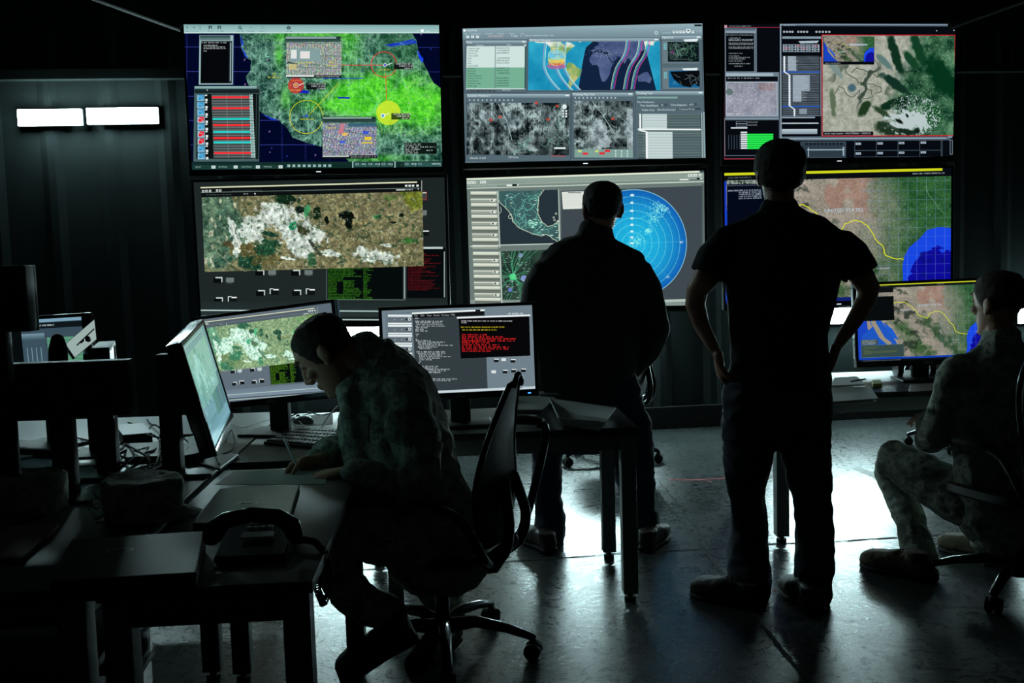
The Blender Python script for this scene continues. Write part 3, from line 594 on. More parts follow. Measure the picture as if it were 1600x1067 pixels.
def scr_active_map():      # upper right
    c = Cv(1600, 960, (6, 10, 16)); H, W = 960, 1600; w1 = (170, 190, 200); Y, X = np.mgrid[0:H, 0:W]
    c.rect(90, 84, 436, 88, (170, 50, 70)); c.rect(92, 72, 108, 92, (200, 150, 160)); c.text(120, 74, 'ACTIVE TOOLS SELECTION', 8, (190, 210, 216)); c.rect(85, 84, 89, 914, (130, 50, 70)); c.rect(85, 908, 560, 914, (180, 60, 80))
    c.rect(94, 90, 290, 368, (120, 136, 150)); c.grad(98, 92, 284, 118, (60, 76, 90), (150, 168, 182)); c.rect(100, 124, 274, 362, (4, 8, 12)); c.rect(278, 124, 286, 362, (80, 96, 110))
    for y, w_, x in ((131, 165, 105), (150, 70, 118), (160, 150, 118), (166, 150, 118), (182, 150, 118), (190, 150, 118), (206, 150, 118), (214, 150, 118), (246, 84, 118), (262, 60, 118), (271, 130, 118), (281, 100, 118), (294, 84, 118), (310, 130, 118), (326, 48, 152)): c.scrib(x, y, w_, 6, (205, 218, 226))
    c.rect(94, 366, 428, 652, (110, 126, 140)); c.grad(98, 372, 392, 390, (150, 168, 182), (170, 188, 200)); c.rect(100, 394, 420, 424, (8, 12, 18)); c.scrib(110, 400, 200, 7, (205, 218, 226))
    m = np.zeros((H, W), bool); m[430:636, 102:412] = True; n = fbm(H, W, 60, 51, 6)
    c.fill(m, mixc(n * .6 + fbm(H, W, 8, 52, 2) * .5, (90, 96, 110), (190, 190, 205))); c.frame(100, 428, 416, 640, (200, 212, 220), 3); c.rect(300, 436, 400, 480, (150, 90, 70), .25); c.text(108, 624, 'MEXICO CITY', 9, (245, 248, 250)); c.circ(120, 490, 22, (60, 90, 80), al=.6); roads(c, (105, 435, 410, 630), 20, (210, 205, 215), 1.5, 3, .5)
    c.frame(88, 654, 430, 892, (110, 126, 140), 4); c.grad(94, 654, 424, 668, (150, 168, 182), (80, 96, 108)); c.rect(160, 672, 228, 706, (10, 14, 20)); c.frame(160, 674, 228, 690, (160, 178, 190), 2); c.frame(160, 690, 228, 706, (160, 178, 190), 2); c.text(232, 676, 'USER LOGIN', 8, (225, 235, 240)); c.text(232, 694, 'PASSWORD', 8, (225, 235, 240)); c.rect(128, 712, 230, 720, (220, 230, 236))
    for i in range(8): c.rect(188, 740 + i * 14, 228, 750 + i * 14, (225, 236, 240)); 
    for i in range(7): c.rect(228, 753 + i * 14, 390, 764 + i * 14, (40, 235, 80)); c.rect(228, 764 + i * 14, 390, 767 + i * 14, (10, 130, 50))
    for i in range(5): c.rect(112 + i * 17, 760, 116 + i * 17, 850, (60, 74, 88))
    c.rect(434, 60, 442, 785, (150, 168, 182)); c.grad(442, 62, 1500, 78, (120, 136, 150), (60, 74, 88)); c.rect(442, 66, 1490, 70, (130, 150, 164)); c.scrib(455, 70, 75, 5, (210, 220, 226))
    for x in (460, 478, 496, 512, 548, 566, 584, 602, 660, 680, 700, 720, 740): c.circ(x, 113, 7, (210, 222, 228)); c.circ(x, 113, 3, (30, 40, 50))
    c.circ(1411, 105, 4, (220, 230, 235)); c.circ(1520, 102, 4, (220, 230, 235))
    c.grad(448, 142, 690, 158, (140, 158, 172), (120, 138, 152)); c.poly([(548, 172), (676, 168), (664, 184), (560, 186)], (170, 188, 200))
    c.rect(452, 192, 678, 240, (150, 168, 182))
    for i in range(6):
        for j in range(3): c.rect(460 + i * 36, 196 + j * 15, 490 + i * 36, 206 + j * 15, (120, 40, 50) if (i, j) in ((0, 1), (2, 0), (3, 1), (5, 0)) else (26, 36, 44)); c.rect(466 + i * 36, 199 + j * 15, 478 + i * 36, 203 + j * 15, (190, 205, 212))
    c.rect(446, 264, 680, 645, (14, 20, 28))
    for i in range(54): c.rect(448, 266 + i * 7, 678, 268.5 + i * 7, (150, 166, 178), .8)
    c.rect(482, 266, 534, 356, (140, 155, 168)); c.rect(512, 384, 618, 484, (140, 155, 168)); c.rect(512, 484, 566, 552, (140, 155, 168)); c.rect(552, 598, 600, 630, (130, 146, 158)); c.lines(484, 268, 66, 4, 12, 8, (205, 218, 226), .5, .7); c.lines(514, 388, 100, 4, 20, 8, (210, 222, 228), .3, .7)
    for y in (362, 579): c.rect(446, y, 680, y + 7, (40, 100, 210))
    c.rect(455, 266, 466, 364, (225, 234, 240)); c.line([(462, 366), (490, 384)], (225, 234, 240), 7); c.rect(486, 384, 498, 578, (225, 234, 240)); c.line([(492, 578), (520, 598)], (225, 234, 240), 7); c.rect(517, 598, 527, 645, (225, 234, 240))
    c.grad(444, 646, 650, 656, (120, 138, 152), (160, 178, 190)); c.rect(444, 684, 672, 692, (190, 204, 212)); c.grad(444, 724, 664, 756, (190, 204, 212), (130, 148, 160)); c.frame(440, 640, 690, 775, (100, 116, 130), 3); c.rect(684, 270, 690, 640, (130, 148, 160))
    # big satellite map
    x0, y0, x1, y1 = 698, 136, 1524, 768; m = np.zeros((H, W), bool); m[y0:y1, x0:x1] = True
    wx = X + 60 * (fbm(H, W, 110, 61, 3) - .5) * 4; wy = Y + 60 * (fbm(H, W, 110, 62, 3) - .5) * 4
    fold = .5 + .5 * np.sin(wx * .035 + wy * .02 + 6 * fbm(H, W, 160, 63, 3)); n = fbm(H, W, 24, 64, 4)
    pale = mixc(n * .7 + .3 * shade(H, W, 20, 65, 3), (120, 128, 112), (206, 206, 196)); ridge = np.clip((fold - .82) * 5, 0, 1) * np.clip(1 - np.hypot((X - 940) / 240, (Y - 430) / 200), 0, 1) * 2
    pale = pale * (1 - np.clip(ridge, 0, .85)[..., None]) + np.array([.16, .22, .18]) * np.clip(ridge, 0, .85)[..., None]
    green = mixc(fbm(H, W, 50, 66, 6) * 1.5 - .3, (6, 44, 26), (100, 150, 110)); sp = fbm(H, W, 7, 67, 2)
    green = green * (1 - np.clip((sp - .6) * 3, 0, .6)[..., None]) + np.array([.6, .68, .6]) * np.clip((sp - .6) * 3, 0, .6)[..., None]
    gm = np.clip((X + .35 * Y - 1290 + 260 * (fbm(H, W, 140, 68, 4) - .5)) / 120, 0, 1)[..., None]
    img = pale * (1 - gm) + green * gm
    def blob(cx, cy, a, b, ang, col, k=1):
        nonlocal img
        ca, sa = math.cos(ang), math.sin(ang); u = (X - cx) * ca + (Y - cy) * sa; v = -(X - cx) * sa + (Y - cy) * ca
        t = np.clip((1.25 - np.hypot(u / a, v / b) - .9 * (fbm(H, W, 30, int(cx), 4) - .5)) * 2.2, 0, 1)[..., None] * k
        img = img * (1 - t) + np.array(col) / 255 * t
    for q in ((1150, 250, 140, 26, 1.25, (14, 46, 30)), (1300, 230, 110, 30, 1.2, (16, 60, 36)), (1250, 290, 60, 25, .9, (20, 64, 40)), (1150, 440, 110, 26, .6, (16, 48, 36)), (1450, 400, 150, 70, 1.0, (5, 50, 26)), (1120, 570, 70, 24, -.4, (14, 44, 28)), (1200, 560, 40, 50, .4, (16, 44, 28)), (780, 350, 80, 18, .9, (120, 140, 136)), (1080, 300, 60, 20, .8, (90, 120, 118)), (960, 590, 60, 30, 2.2, (30, 54, 30)), (880, 465, 22, 22, 0, (70, 100, 112)), (760, 560, 90, 16, 1.5, (90, 108, 84)), (1070, 620, 60, 18, .6, (40, 64, 40)), (1380, 640, 60, 70, 0, (20, 76, 36)), (1100, 720, 80, 40, .2, (30, 50, 34)), (1210, 640, 40, 14, .5, (20, 40, 28))): blob(*q)
    cx, cy = 1235, 680; t = np.clip((1.1 - np.hypot((X - cx) / 130, (Y - cy) / 70) + 1.6 * (fbm(H, W, 16, 70, 3) - .5)) * 4, 0, 1); rr = np.clip((vnoise(H, W, 5, 5, 3) - .62) * 6, 0, 1) * (np.hypot((X - 1270) / 170, (Y - 640) / 130) < 1); t = np.clip(t + rr, 0, 1)[..., None]
    img = img * (1 - t) + np.array([.72, .78, .78]) * t
    for q in ((1175, 675, 26, 12, .6, (14, 26, 20)), (1225, 640, 16, 8, 1, (14, 26, 20)), (1290, 740, 20, 18, 0, (14, 30, 22)), (1210, 740, 60, 16, .2, (20, 40, 30))): blob(*q)
    c.fill(m, img)
    for i in range(6): c.line([(1020 + 10 * i, 735 - i * 5), (1080 + 8 * i, 712 - i * 2), (1140 + 6 * i, 725), (1180, 760)], (40, 60, 44), 5, .7)
    for pts in ([(775, 500), (800, 455), (830, 470), (850, 510), (880, 525), (930, 480), (925, 520)], [(840, 340), (845, 370), (890, 400), (920, 430), (960, 440), (1010, 440), (1060, 460), (1065, 490), (1020, 500)], [(880, 370), (910, 340), (950, 350), (1000, 370), (1040, 400), (1050, 340), (1025, 290)], [(930, 520), (960, 535), (1010, 520), (1000, 480), (960, 470)]): c.line(pts, (56, 70, 56), 5, .8, 5)
    # inset
    c.rect(702, 142, 1020, 318, (6, 10, 16)); d = map_usa(318, 158, 0); c.put(706, 144, 1018, 300, d); c.rect(865, 188, 978, 198, (190, 205, 225), .75); c.rect(795, 236, 840, 243, (190, 205, 225), .6); c.text(712, 304, 'active map location', 9, (225, 235, 240))
    c.frame(692, 130, 1530, 772, (215, 25, 40), 5); c.rect(700, 742, 1014, 766, (10, 14, 20)); c.text(708, 747, 'active map location : MONTERREY - MEXICO', 11, (240, 246, 250))
    c.grad(442, 775, 1500, 800, (100, 118, 132), (60, 76, 88)); c.rect(442, 783, 1475, 789, (160, 178, 190)); c.rect(1484, 770, 1512, 784, (120, 136, 150))
    c.rect(560, 806, 842, 906, (44, 58, 70)); c.rect(600, 852, 835, 860, (150, 170, 182)); c.rect(606, 840, 611, 900, (170, 188, 200)); c.rect(822, 838, 832, 895, (150, 170, 182)); c.frame(560, 806, 842, 906, (90, 106, 120), 3)
    for i in range(10): c.rect(590 + i * 24, 812, 606 + i * 24, 826, (20, 28, 36))
    c.frame(896, 796, 1450, 904, (70, 86, 100), 3)
    for x in (1032, 1168, 1304, 1440): c.rect(x, 796, x + 3, 904, (80, 96, 110))
    c.rect(896, 860, 1440, 863, (80, 96, 110))
    for i, x in enumerate((903, 1040, 1175, 1312)): c.rect(x, 812 - i * 2, x + 34, 826 - i * 2, (170, 185, 200)); c.rect(x, 874 - i * 2, x + 34, 888 - i * 2, (170, 185, 200)); c.scrib(x + 6, 816 - i * 2, 22, 6, (60, 76, 90)); c.scrib(x + 6, 878 - i * 2, 22, 6, (60, 76, 90))
    c.frame(1496, 796, 1514, 890, (120, 136, 150), 4)
    return rectify(c, [(90, 68), (1530, 52), (1515, 900), (85, 916)])

def map_usa(w, h, big=1):
    """border region map; drawn on a 1500x720 canvas in the frame of the big screen, then resized"""
    W, H = 1500, 845; c = Cv(W, H); Y, X = np.mgrid[0:H, 0:W]
    n = fbm(H, W, 90, 101, 6); sh = shade(H, W, 14, 102, 3, 1.2)
    base = mixc(n * .6 + sh * .5, (100, 100, 88), (190, 178, 165))
    gm = np.clip((X - 900 + 300 * (fbm(H, W, 200, 104, 4) - .5)) / 350, 0, 1)[..., None]
    g = mixc(fbm(H, W, 70, 105, 6) * .7 + sh * .4, (8, 46, 22), (70, 122, 66)); img = base * (1 - gm) + g * gm
    g2 = np.clip(1.1 - np.abs((X - .75 * Y - 120) / 120) + (fbm(H, W, 60, 107, 4) - .5) * 2, 0, 1) * np.clip((Y - 330) / 150, 0, 1); img = img * (1 - .85 * g2[..., None]) + mixc(sh, (20, 56, 24), (70, 106, 60)) * .85 * g2[..., None]
    g3 = np.clip(1.1 - np.abs((X - .8 * Y - 420) / 90) + (fbm(H, W, 50, 117, 4) - .5) * 3, 0, 1) * np.clip((Y - 290) / 120, 0, 1); img = img * (1 - .8 * g3[..., None]) + mixc(sh, (16, 46, 22), (60, 96, 60)) * .8 * g3[..., None]
    dk = np.clip((fbm(H, W, 60, 108, 5) - .56) * 6, 0, .8) * np.clip((800 - X) / 160, 0, 1); img = img * (1 - dk[..., None]) + np.array([.14, .18, .15]) * dk[..., None]
    rd = np.clip((fbm(H, W, 90, 109, 4) - .5) * 3, 0, .32) * np.clip((X - 600) / 60, 0, 1) * np.clip((1040 - X) / 100, 0, 1) * np.clip((300 - Y) / 100, 0, 1); img = img * (1 - rd[..., None]) + np.array([.62, .34, .27]) * rd[..., None]
    c.a[:] = img
    for k in range(12): x, y = rng.uniform(950, 1400), rng.uniform(60, 400); c.circ(x, y, 9, (130, 170, 140), al=.35)
    roads(c, (900, 0, 1500, 500), 30, (110, 150, 110), 2, 41, .35)
    c.line([(1330, 60), (1350, 130), (1400, 200), (1450, 260)], (120, 160, 110), 4, .7, 5)
    gulf = [(1500, 370), (1420, 360), (1340, 380), (1290, 440), (1220, 500), (1190, 560), (1175, 640), (1180, 720), (1160, 845), (1500, 845)]
    m = c.mask(gulf); c.fill(m, (24, 70, 225)); c.fill(m & (((X - 1460) / 230) ** 2 + ((Y - 760) / 240) ** 2 + 1.0 * (fbm(H, W, 60, 121, 5) - .5) < 1), (12, 10, 150))
    c.fill(m & (fbm(H, W, 40, 122, 5) > .62) & (X > 1280) & (Y > 520), (6, 14, 110), .6)
    m = c.mask([(0, 180), (60, 260), (120, 420), (230, 600), (330, 760), (420, 845), (0, 845)]); c.fill(m, (24, 66, 190))
    m = c.mask([(130, 350), (190, 420), (260, 520), (330, 600), (300, 650), (220, 560), (150, 460)]); c.fill(m, (30, 90, 210))
    m = c.mask([(100, 330), (170, 470), (260, 600), (310, 680), (290, 720), (220, 640), (110, 480)]); c.fill(m, (150, 140, 120))
    for k in range(14): c.line([(80 + k * 66, 0), (80 + k * 66, H)] if k > 14 else [(900 + k * 62, 0), (900 + k * 62, H)], (130, 160, 220), 2.5, .45)
    for k in range(13): c.line([(900, 30 + k * 66), (1500, 30 + k * 66)], (120, 150, 220), 2.5, .4)
    c.line([(250, 200), (400, 200), (405, 180), (520, 180), (590, 230), (640, 290), (660, 340), (760, 380), (790, 320), (850, 300), (900, 305), (950, 350), (1000, 440), (1040, 480), (1060, 550), (1110, 575), (1180, 585)], (222, 226, 30), 6, 1, 4)
    if big:
        c.text(655, 210, 'UNITED STATES', 26, (185, 205, 220)); c.text(470, 262, 'MEXICO', 20, (180, 198, 212)); c.text(1005, 640, 'MONTERREY', 11, (190, 190, 230))
    ys = (np.arange(h) * H / h).astype(int); xs = (np.arange(w) * W / w).astype(int)
    k = max(1, int(W / w)); a = c.a
    if k > 1:
        pad = np.cumsum(np.cumsum(np.pad(a, ((1, k), (1, k), (0, 0)), 'edge').astype(np.float64), 0), 1)
        return ((pad[ys[:, None] + k, xs[None] + k] - pad[ys[:, None], xs[None] + k] - pad[ys[:, None] + k, xs[None]] + pad[ys[:, None], xs[None]]) / k / k).astype(np.float32)
    return a[ys[:, None], xs[None]]
def scr_border():          # lower right television, 1280 x 720
    c = Cv(1280, 720, (6, 10, 20)); c.put(0, 44, 1280, 700, map_usa(1280, 656)); c.rect(0, 0, 1230, 14, (205, 210, 30)); c.rect(0, 14, 1280, 44, (8, 12, 16)); c.scrib(1060, 22, 180, 9, (170, 180, 185)); c.scrib(20, 22, 130, 8, (110, 120, 130)); c.rect(0, 700, 1280, 720, (14, 30, 110))
    c.rect(0, 44, 12, 600, (24, 60, 190)); c.rect(14, 40, 240, 380, (6, 10, 22)); m = np.zeros((720, 1280), bool); m[40:62, 14:250] = True; c.fill(m, mixc(shade(720, 1280, 16, 5, 4), (30, 50, 40), (200, 205, 200))); c.rect(14, 66, 250, 72, (60, 70, 90)); c.rect(14, 84, 220, 380, (3, 8, 24)); c.scrib(20, 92, 56, 9, (190, 205, 220)); c.lines(80, 92, 130, 8, 5, 11, (190, 205, 220), .1)
    c.rect(14, 380, 200, 696, (10, 20, 150)); c.scrib(20, 392, 90, 6, (120, 130, 200))
    return c.a
def scr_satellite(desk=(30, 38, 38), gain=1.0):    # lower left television, drawn in its zoomed crop frame
    c = Cv(1600, 980, desk); H, W = 980, 1600; Y, X = np.mgrid[0:H, 0:W]; dk = np.array(desk)
    def d(k): return tuple(np.clip(dk * k, 0, 255))
    c.rect(1250, 0, 1600, 420, d(.95))
    def fold(x, y, a): c.rect(x, y + 8, x + 46, y + 36, d(.25) if dk.mean() < 60 else (20, 26, 28)); c.rect(x + 12, y, x + 54, y + 8, (205, 220, 215)); c.rect(x + 48, y, x + 54, y + 32, (205, 220, 215))
    def fold2(x, y): c.rect(x, y, x + 22, y + 5, (225, 235, 230)); c.rect(x, y + 5, x + 6, y + 34, (205, 220, 215)); c.rect(x + 22, y + 4, x + 54, y + 12, (235, 240, 235)); c.rect(x + 7, y + 12, x + 54, y + 40, (12, 18, 18))
    def note(x, y): c.rect(x, y, x + 48, y + 28, (105, 118, 116) if dk.mean() < 60 else (190, 205, 205)); c.rect(x + 8, y + 26, x + 40, y + 34, (80, 92, 90) if dk.mean() < 60 else (170, 185, 185))
    fold(172, 622, 0); note(248, 626); fold(176, 745, 0); fold2(260, 738); fold(425, 578, 0); note(502, 580); fold(640, 578, 0); note(720, 580); fold(430, 700, 0); fold2(512, 690); fold(646, 698, 0); fold2(728, 690)
    note(1390, 225); c.rect(1400, 115, 1438, 165, (150, 50, 50)); c.rect(1404, 120, 1434, 160, (60, 66, 66)); c.rect(1405, 118, 1436, 124, (220, 225, 220)); c.rect(1412, 345, 1450, 352, (230, 235, 230)); c.rect(1418, 352, 1450, 376, (10, 14, 14))
    # terminals
    c.rect(848, 440, 1315, 760, (70, 84, 82)); c.rect(855, 440, 1300, 752, (3, 8, 8)); c.rect(1322, 450, 1545, 745, (3, 6, 8)); c.rect(1318, 442, 1530, 454, (190, 205, 202)); c.rect(1306, 470, 1312, 748, (150, 165, 162)); c.rect(1536, 470, 1542, 740, (150, 165, 162))
    gc = (70, 160, 30) if dk.mean() < 60 else (110, 190, 30)
    for i in range(22):
        y = 560 + i * 9; c.scrib(860, y, 50 if 9 < i < 18 else 90, 6, gc); c.scrib(950, y, 110 * rng.uniform(.5, 1), 6, gc) if i not in (7, 8) else 0; c.scrib(1068, y, 60 * rng.uniform(.3, 1), 6, gc)
    for i in range(24): c.scrib(1328, 482 + i * 9.2, rng.uniform(70, 190), 5, (170, 20, 30), .8)
    # task area
    c.grad(60, 770, 1600, 860, tuple(np.array(desk) * 1.1), tuple(np.array(desk) * 1.3)); c.rect(60, 820, 1600, 828, (170, 195, 190)); c.rect(60, 858, 1600, 862, (10, 14, 14)); c.rect(60, 872, 1600, 878, (190, 212, 206))
    # window with the picture
    x0, y0, x1, y1 = 96, 120, 1420, 590
    q = [(96, 136), (1412, 112), (1420, 556), (118, 592)]; m = c.mask(q)
    n = fbm(H, W, 60, 201, 6); fields = np.repeat(np.repeat(np.random.default_rng(2).random((80, 120)), 13, 0), 14, 1)[:H, :W]
    img = mixc(n * .45 + fields * .16 + fbm(H, W, 14, 7, 4) * .45, (60, 64, 40), (170, 160, 118))
    def b(cx, cy, a, bb, ang, col, k=1, rough=.9, s=30):
        nonlocal img
        ca, sa = math.cos(ang), math.sin(ang); u = (X - cx) * ca + (Y - cy) * sa; v = -(X - cx) * sa + (Y - cy) * ca
        t = np.clip((1.2 - np.hypot(u / a, v / bb) - rough * 2 * (fbm(H, W, s, int(cx + cy), 5) - .5)) * 4, 0, 1)[..., None] * k
        img = img * (1 - t) + (np.array(col) / 255 if not isinstance(col, np.ndarray) else col) * t
    tw = mixc(fbm(H, W, 40, 33, 5) * 1.5 - .2, (12, 50, 44), (120, 150, 120))
    b(180, 340, 160, 260, 0, tw, .9, .5, 60); b(430, 480, 120, 70, -.3, (20, 66, 44), .9); b(400, 540, 60, 40, 0, (18, 56, 40), .9); b(350, 450, 90, 40, .3, (96, 80, 44), .8); b(480, 520, 90, 30, 0, (96, 90, 50), .7)
    for k in range(40): x, y = rng.uniform(110, 330), rng.uniform(160, 560); b(x, y, 7, 18, rng.uniform(-.4, .4), (205, 205, 175), .7, .5, 12) if k < 14 else c.circ(x, y, 2, (0, 0, 0))
    wh = mixc(fbm(H, W, 12, 35, 3) * 1.3 - .1, (150, 172, 158), (244, 250, 244))
    for z in ((560, 235, 110, 60, .1), (640, 330, 100, 80, .5), (430, 300, 90, 60, -.4), (400, 370, 70, 40, .2), (690, 430, 90, 60, .5), (780, 370, 60, 50, .7), (310, 420, 20, 60, 0), (280, 320, 20, 50, -.3), (1150, 500, 120, 34, .15), (870, 480, 50, 18, .1), (620, 510, 40, 8, .1), (1050, 450, 18, 14, 0), (1200, 430, 25, 12, 0)): b(*z, wh, .92, 1.0, 26)
    for k in range(170): x, y = rng.uniform(300, 1380), rng.uniform(130, 560); img[int(y):int(y) + rng.integers(2, 8), int(x):int(x) + rng.integers(2, 10)] = (.75, .78, .68)
    for z in ((600, 150, 70, 22, .2, (16, 40, 24)), (690, 215, 22, 18, 0, (10, 22, 18)), (730, 225, 18, 30, .3, (60, 140, 90)), (655, 310, 22, 26, .5, (40, 140, 96)), (700, 340, 40, 24, .6, (50, 54, 34)), (960, 250, 46, 24, 0, (8, 14, 10)), (985, 290, 20, 34, 0, (8, 14, 10)), (850, 280, 12, 22, 0, (8, 16, 10)), (790, 240, 18, 30, 0, (16, 34, 18)), (1243, 296, 18, 6, 0, (6, 12, 8)), (1290, 255, 14, 10, 0, (10, 20, 10)), (780, 445, 46, 9, .9, (60, 66, 54)), (1150, 260, 24, 12, 0, (40, 100, 50)), (1330, 405, 40, 16, 0, (60, 116, 50)), (1360, 160, 60, 50, 0, (110, 120, 40)), (1230, 150, 50, 16, 0, (90, 110, 60)), (500, 360, 50, 12, .2, (20, 60, 44)), (760, 520, 24, 40, 0, (50, 90, 60))): b(*z)
    det = fbm(H, W, 18, 71, 4) - .5; img = img * (1 + .9 * det[..., None]); dkp = np.clip((fbm(H, W, 20, 72, 4) - .62) * 7, 0, .6)[..., None]; img = img * (1 - dkp) + np.array([.10, .22, .14]) * dkp; ltp = np.clip((fbm(H, W, 12, 73, 3) - .68) * 7, 0, .6)[..., None]; img = img * (1 - ltp) + np.array([.72, .76, .66]) * ltp
    if gain != 1: img = np.clip(img * .78 + np.array([.13, .24, .19]), 0, 1)
    c.fill(m, img * gain)
    for x in (950, 1010, 1055, 1080): c.circ(x, 300, 9, (166, 150, 100))
    c.line([(780, 320), (840, 350), (920, 390), (950, 460), (1000, 500), (1240, 530)], (60, 90, 60), 4, .8, 5); c.line([(1030, 400), (1040, 375), (1065, 390), (1080, 370), (1060, 340), (1090, 350), (1110, 380), (1110, 410), (1080, 405)], (40, 66, 40), 5, .9, 4); c.line([(1240, 350), (1300, 390), (1330, 410)], (60, 90, 60), 4, .7, 5)
    c.line([(130, 400), (160, 410), (200, 480), (270, 540), (370, 590)], (190, 185, 150), 3, .7, 4); c.line([(280, 300), (300, 370), (330, 440), (310, 460)], (236, 240, 225), 8, .8, 3); c.line([(650, 220), (800, 340)], (70, 90, 70), 3)
    c.line([(980, 330), (1300, 300)], (60, 90, 50), 2.5, .6, 6)
    # its title bars
    bar = (12, 16, 16) if dk.mean() < 60 else d(.85)
    c.poly([(90, 72), (1410, 48), (1412, 112), (94, 138)], bar); c.line([(92, 78), (1378, 57)], (215, 218, 185), 9); c.line([(92, 108), (1400, 92)], (130, 150, 145), 3)
    for x, y in ((105, 100), (125, 99), (147, 99), (190, 97), (209, 97)): c.rect(x - 7, y - 7, x + 7, y + 7, (225, 235, 230)); c.rect(x - 3, y - 3, x + 3, y + 4, bar)
    c.scrib(280, 93, 180, 9, (90, 100, 98), .6); c.scrib(125, 119, 150, 6, (150, 160, 158), .6); c.scrib(350, 115, 36, 7, (240, 245, 240)); c.circ(420, 118, 5, (240, 245, 240))
    for x in (1318, 1338, 1358, 1384): c.rect(x - 7, 72, x + 7, 84, (225, 235, 230))
    c.line([(1262, 103), (1310, 102)], (235, 240, 238), 6); c.scrib(1318, 98, 46, 7, (225, 235, 230)); c.circ(1388, 99, 4, (230, 240, 235)); c.rect(1406, 48, 1410, 112, (180, 190, 180))
    return c
def scr_radar():           # lower middle
    c = Cv(1600, 898, (58, 70, 76)); H, W = 898, 1600; Y, X = np.mgrid[0:H, 0:W]
    c.rect(70, 60, 1540, 140, (132, 150, 142)); c.line([(75, 78), (1490, 32)], (228, 236, 214), 11); c.line([(75, 96), (1525, 52)], (150, 168, 158), 14); c.line([(75, 118), (1525, 74)], (176, 190, 180), 5); c.line([(75, 134), (1525, 92)], (200, 214, 200), 6)
    c.poly([(80, 82), (1525, 36), (1525, 70), (80, 114)], (140, 158, 148), .9); c.poly([(80, 118), (1525, 74), (1525, 88), (80, 132)], (120, 138, 130))
    for x, y in ((86, 99), (106, 98), (125, 98), (167, 96), (187, 95), (1433, 55), (1452, 54), (1471, 53), (1497, 52)): c.rect(x - 8, y - 8, x + 8, y + 8, (235, 242, 235)); c.rect(x - 3, y - 3, x + 4, y + 4, (110, 126, 120))
    c.scrib(100, 118, 60, 6, (205, 215, 208), .7); c.scrib(170, 117, 90, 6, (205, 215, 208), .7); c.rect(322, 111, 356, 120, (240, 246, 240)); c.rect(358, 108, 384, 120, (10, 14, 14)); c.circ(392, 114, 5, (230, 238, 232)); c.scrib(245, 90, 190, 10, (120, 136, 130), .8)
    c.line([(1378, 81), (1425, 80)], (236, 242, 236), 7); c.scrib(1432, 76, 46, 6, (40, 50, 50)); c.rect(1478, 69, 1494, 80, (10, 14, 14)); c.circ(1503, 74, 5, (230, 238, 232))
    c.poly([(75, 140), (1545, 96), (1545, 898), (75, 898)], (106, 120, 116)); 
    c.poly([(655, 150), (1508, 118), (1525, 806), (660, 835)], (62, 72, 78)); c.rect(1508, 110, 1518, 810, (78, 92, 92)); c.poly([(1270, 815), (1530, 806), (1530, 822), (1270, 832)], (176, 192, 184)); c.poly([(90, 826), (1530, 832), (1530, 850), (90, 850)], (130, 146, 140))
    for ox, oy, n, hh in ((100, 154, 5, 72), (115, 528, 5, 71)):
        for i in range(n):
            y = oy + i * hh; x = ox + i * 3
            c.rect(x, y, x + 160, y + hh - 5, (150, 160, 148)); c.grad(x, y, x + 160, y + 20, (236, 240, 224), (186, 194, 178)); c.grad(x, y + 20, x + 160, y + 44, (90, 100, 94), (120, 130, 120)); c.rect(x, y + 44, x + 160, y + 50, (220, 228, 212))
            if i: c.rect(x + 118, y - 26 + 0, x + 145, y - 12, (230, 236, 226)); c.rect(x + 124, y - 23, x + 134, y - 14, (14, 18, 18)); c.circ(x + 143, y - 18, 7, (226, 232, 222), 3); c.scrib(x + 20, y - 22, 90, 5, (140, 150, 144), .6)
        c.line([(ox + 166, oy), (ox + 166 + n * 3, oy + n * hh - 16)], (196, 208, 196), 7); c.line([(ox, oy + n * hh - 20), (ox + 170, oy + n * hh - 22)], (220, 230, 216), 5)
    sea = (38, 50, 58); c.poly([(272, 152), (640, 142), (648, 478), (285, 486)], sea)
    land = [(272, 152), (552, 144), (520, 185), (514, 290), (540, 340), (572, 368), (610, 360), (640, 335), (648, 470), (600, 440), (570, 418), (535, 428), (480, 415), (400, 378), (360, 340), (355, 310), (330, 268), (290, 232), (272, 205)]
    m = c.mask(land) & c.mask([(272, 152), (640, 142), (648, 478), (285, 486)]); c.fill(m, mixc(fbm(H, W, 50, 303, 4), (46, 74, 78), (76, 116, 112)))
    old = c.a.copy(); roads(c, (272, 150, 645, 470), 90, (120, 215, 190), 2.2, 51, .8)
    for k in range(60): c.rect(x := rng.uniform(280, 640), y := rng.uniform(155, 460), x + 16, y + 5, (215, 238, 228), .8)
    for k in range(30): c.rect(x := rng.normal(490, 25), y := rng.normal(345, 14), x + 10, y + 5, (170, 250, 220), .9)
    c.a[~m] = old[~m]; c.line(land[1:], (225, 235, 205), 3.5, .9, 2); c.line(land[-1:] + land[:1], (225, 235, 205), 2)
    for x, y in ((612, 314), (617, 330), (626, 290), (638, 336)): c.circ(x, y, 5, (225, 235, 215), 2.5)
    c.line([(285, 250), (290, 275), (280, 290)], (225, 235, 205), 3, .9, 3); c.circ(345, 310, 11, (225, 235, 205), 3); c.line([(270, 486), (655, 474)], (196, 210, 200), 6); c.line([(640, 142), (650, 476)], (190, 204, 196), 5); c.line([(268, 152), (282, 486)], (170, 186, 176), 5)
    q = [(290, 524), (650, 510), (650, 820), (298, 822)]; m = c.mask(q); c.fill(m, mixc(fbm(H, W, 40, 310, 5), (18, 36, 32), (60, 84, 70))); old = c.a.copy()
    for k in range(26): a = rng.uniform(0, 6.28); c.line([(362, 682), (362 + 80 * math.cos(a), 682 + 70 * math.sin(a)), (362 + 260 * math.cos(a + .2), 682 + 260 * math.sin(a + .2))], (70, 190, 130), 2.5, .8, 6)
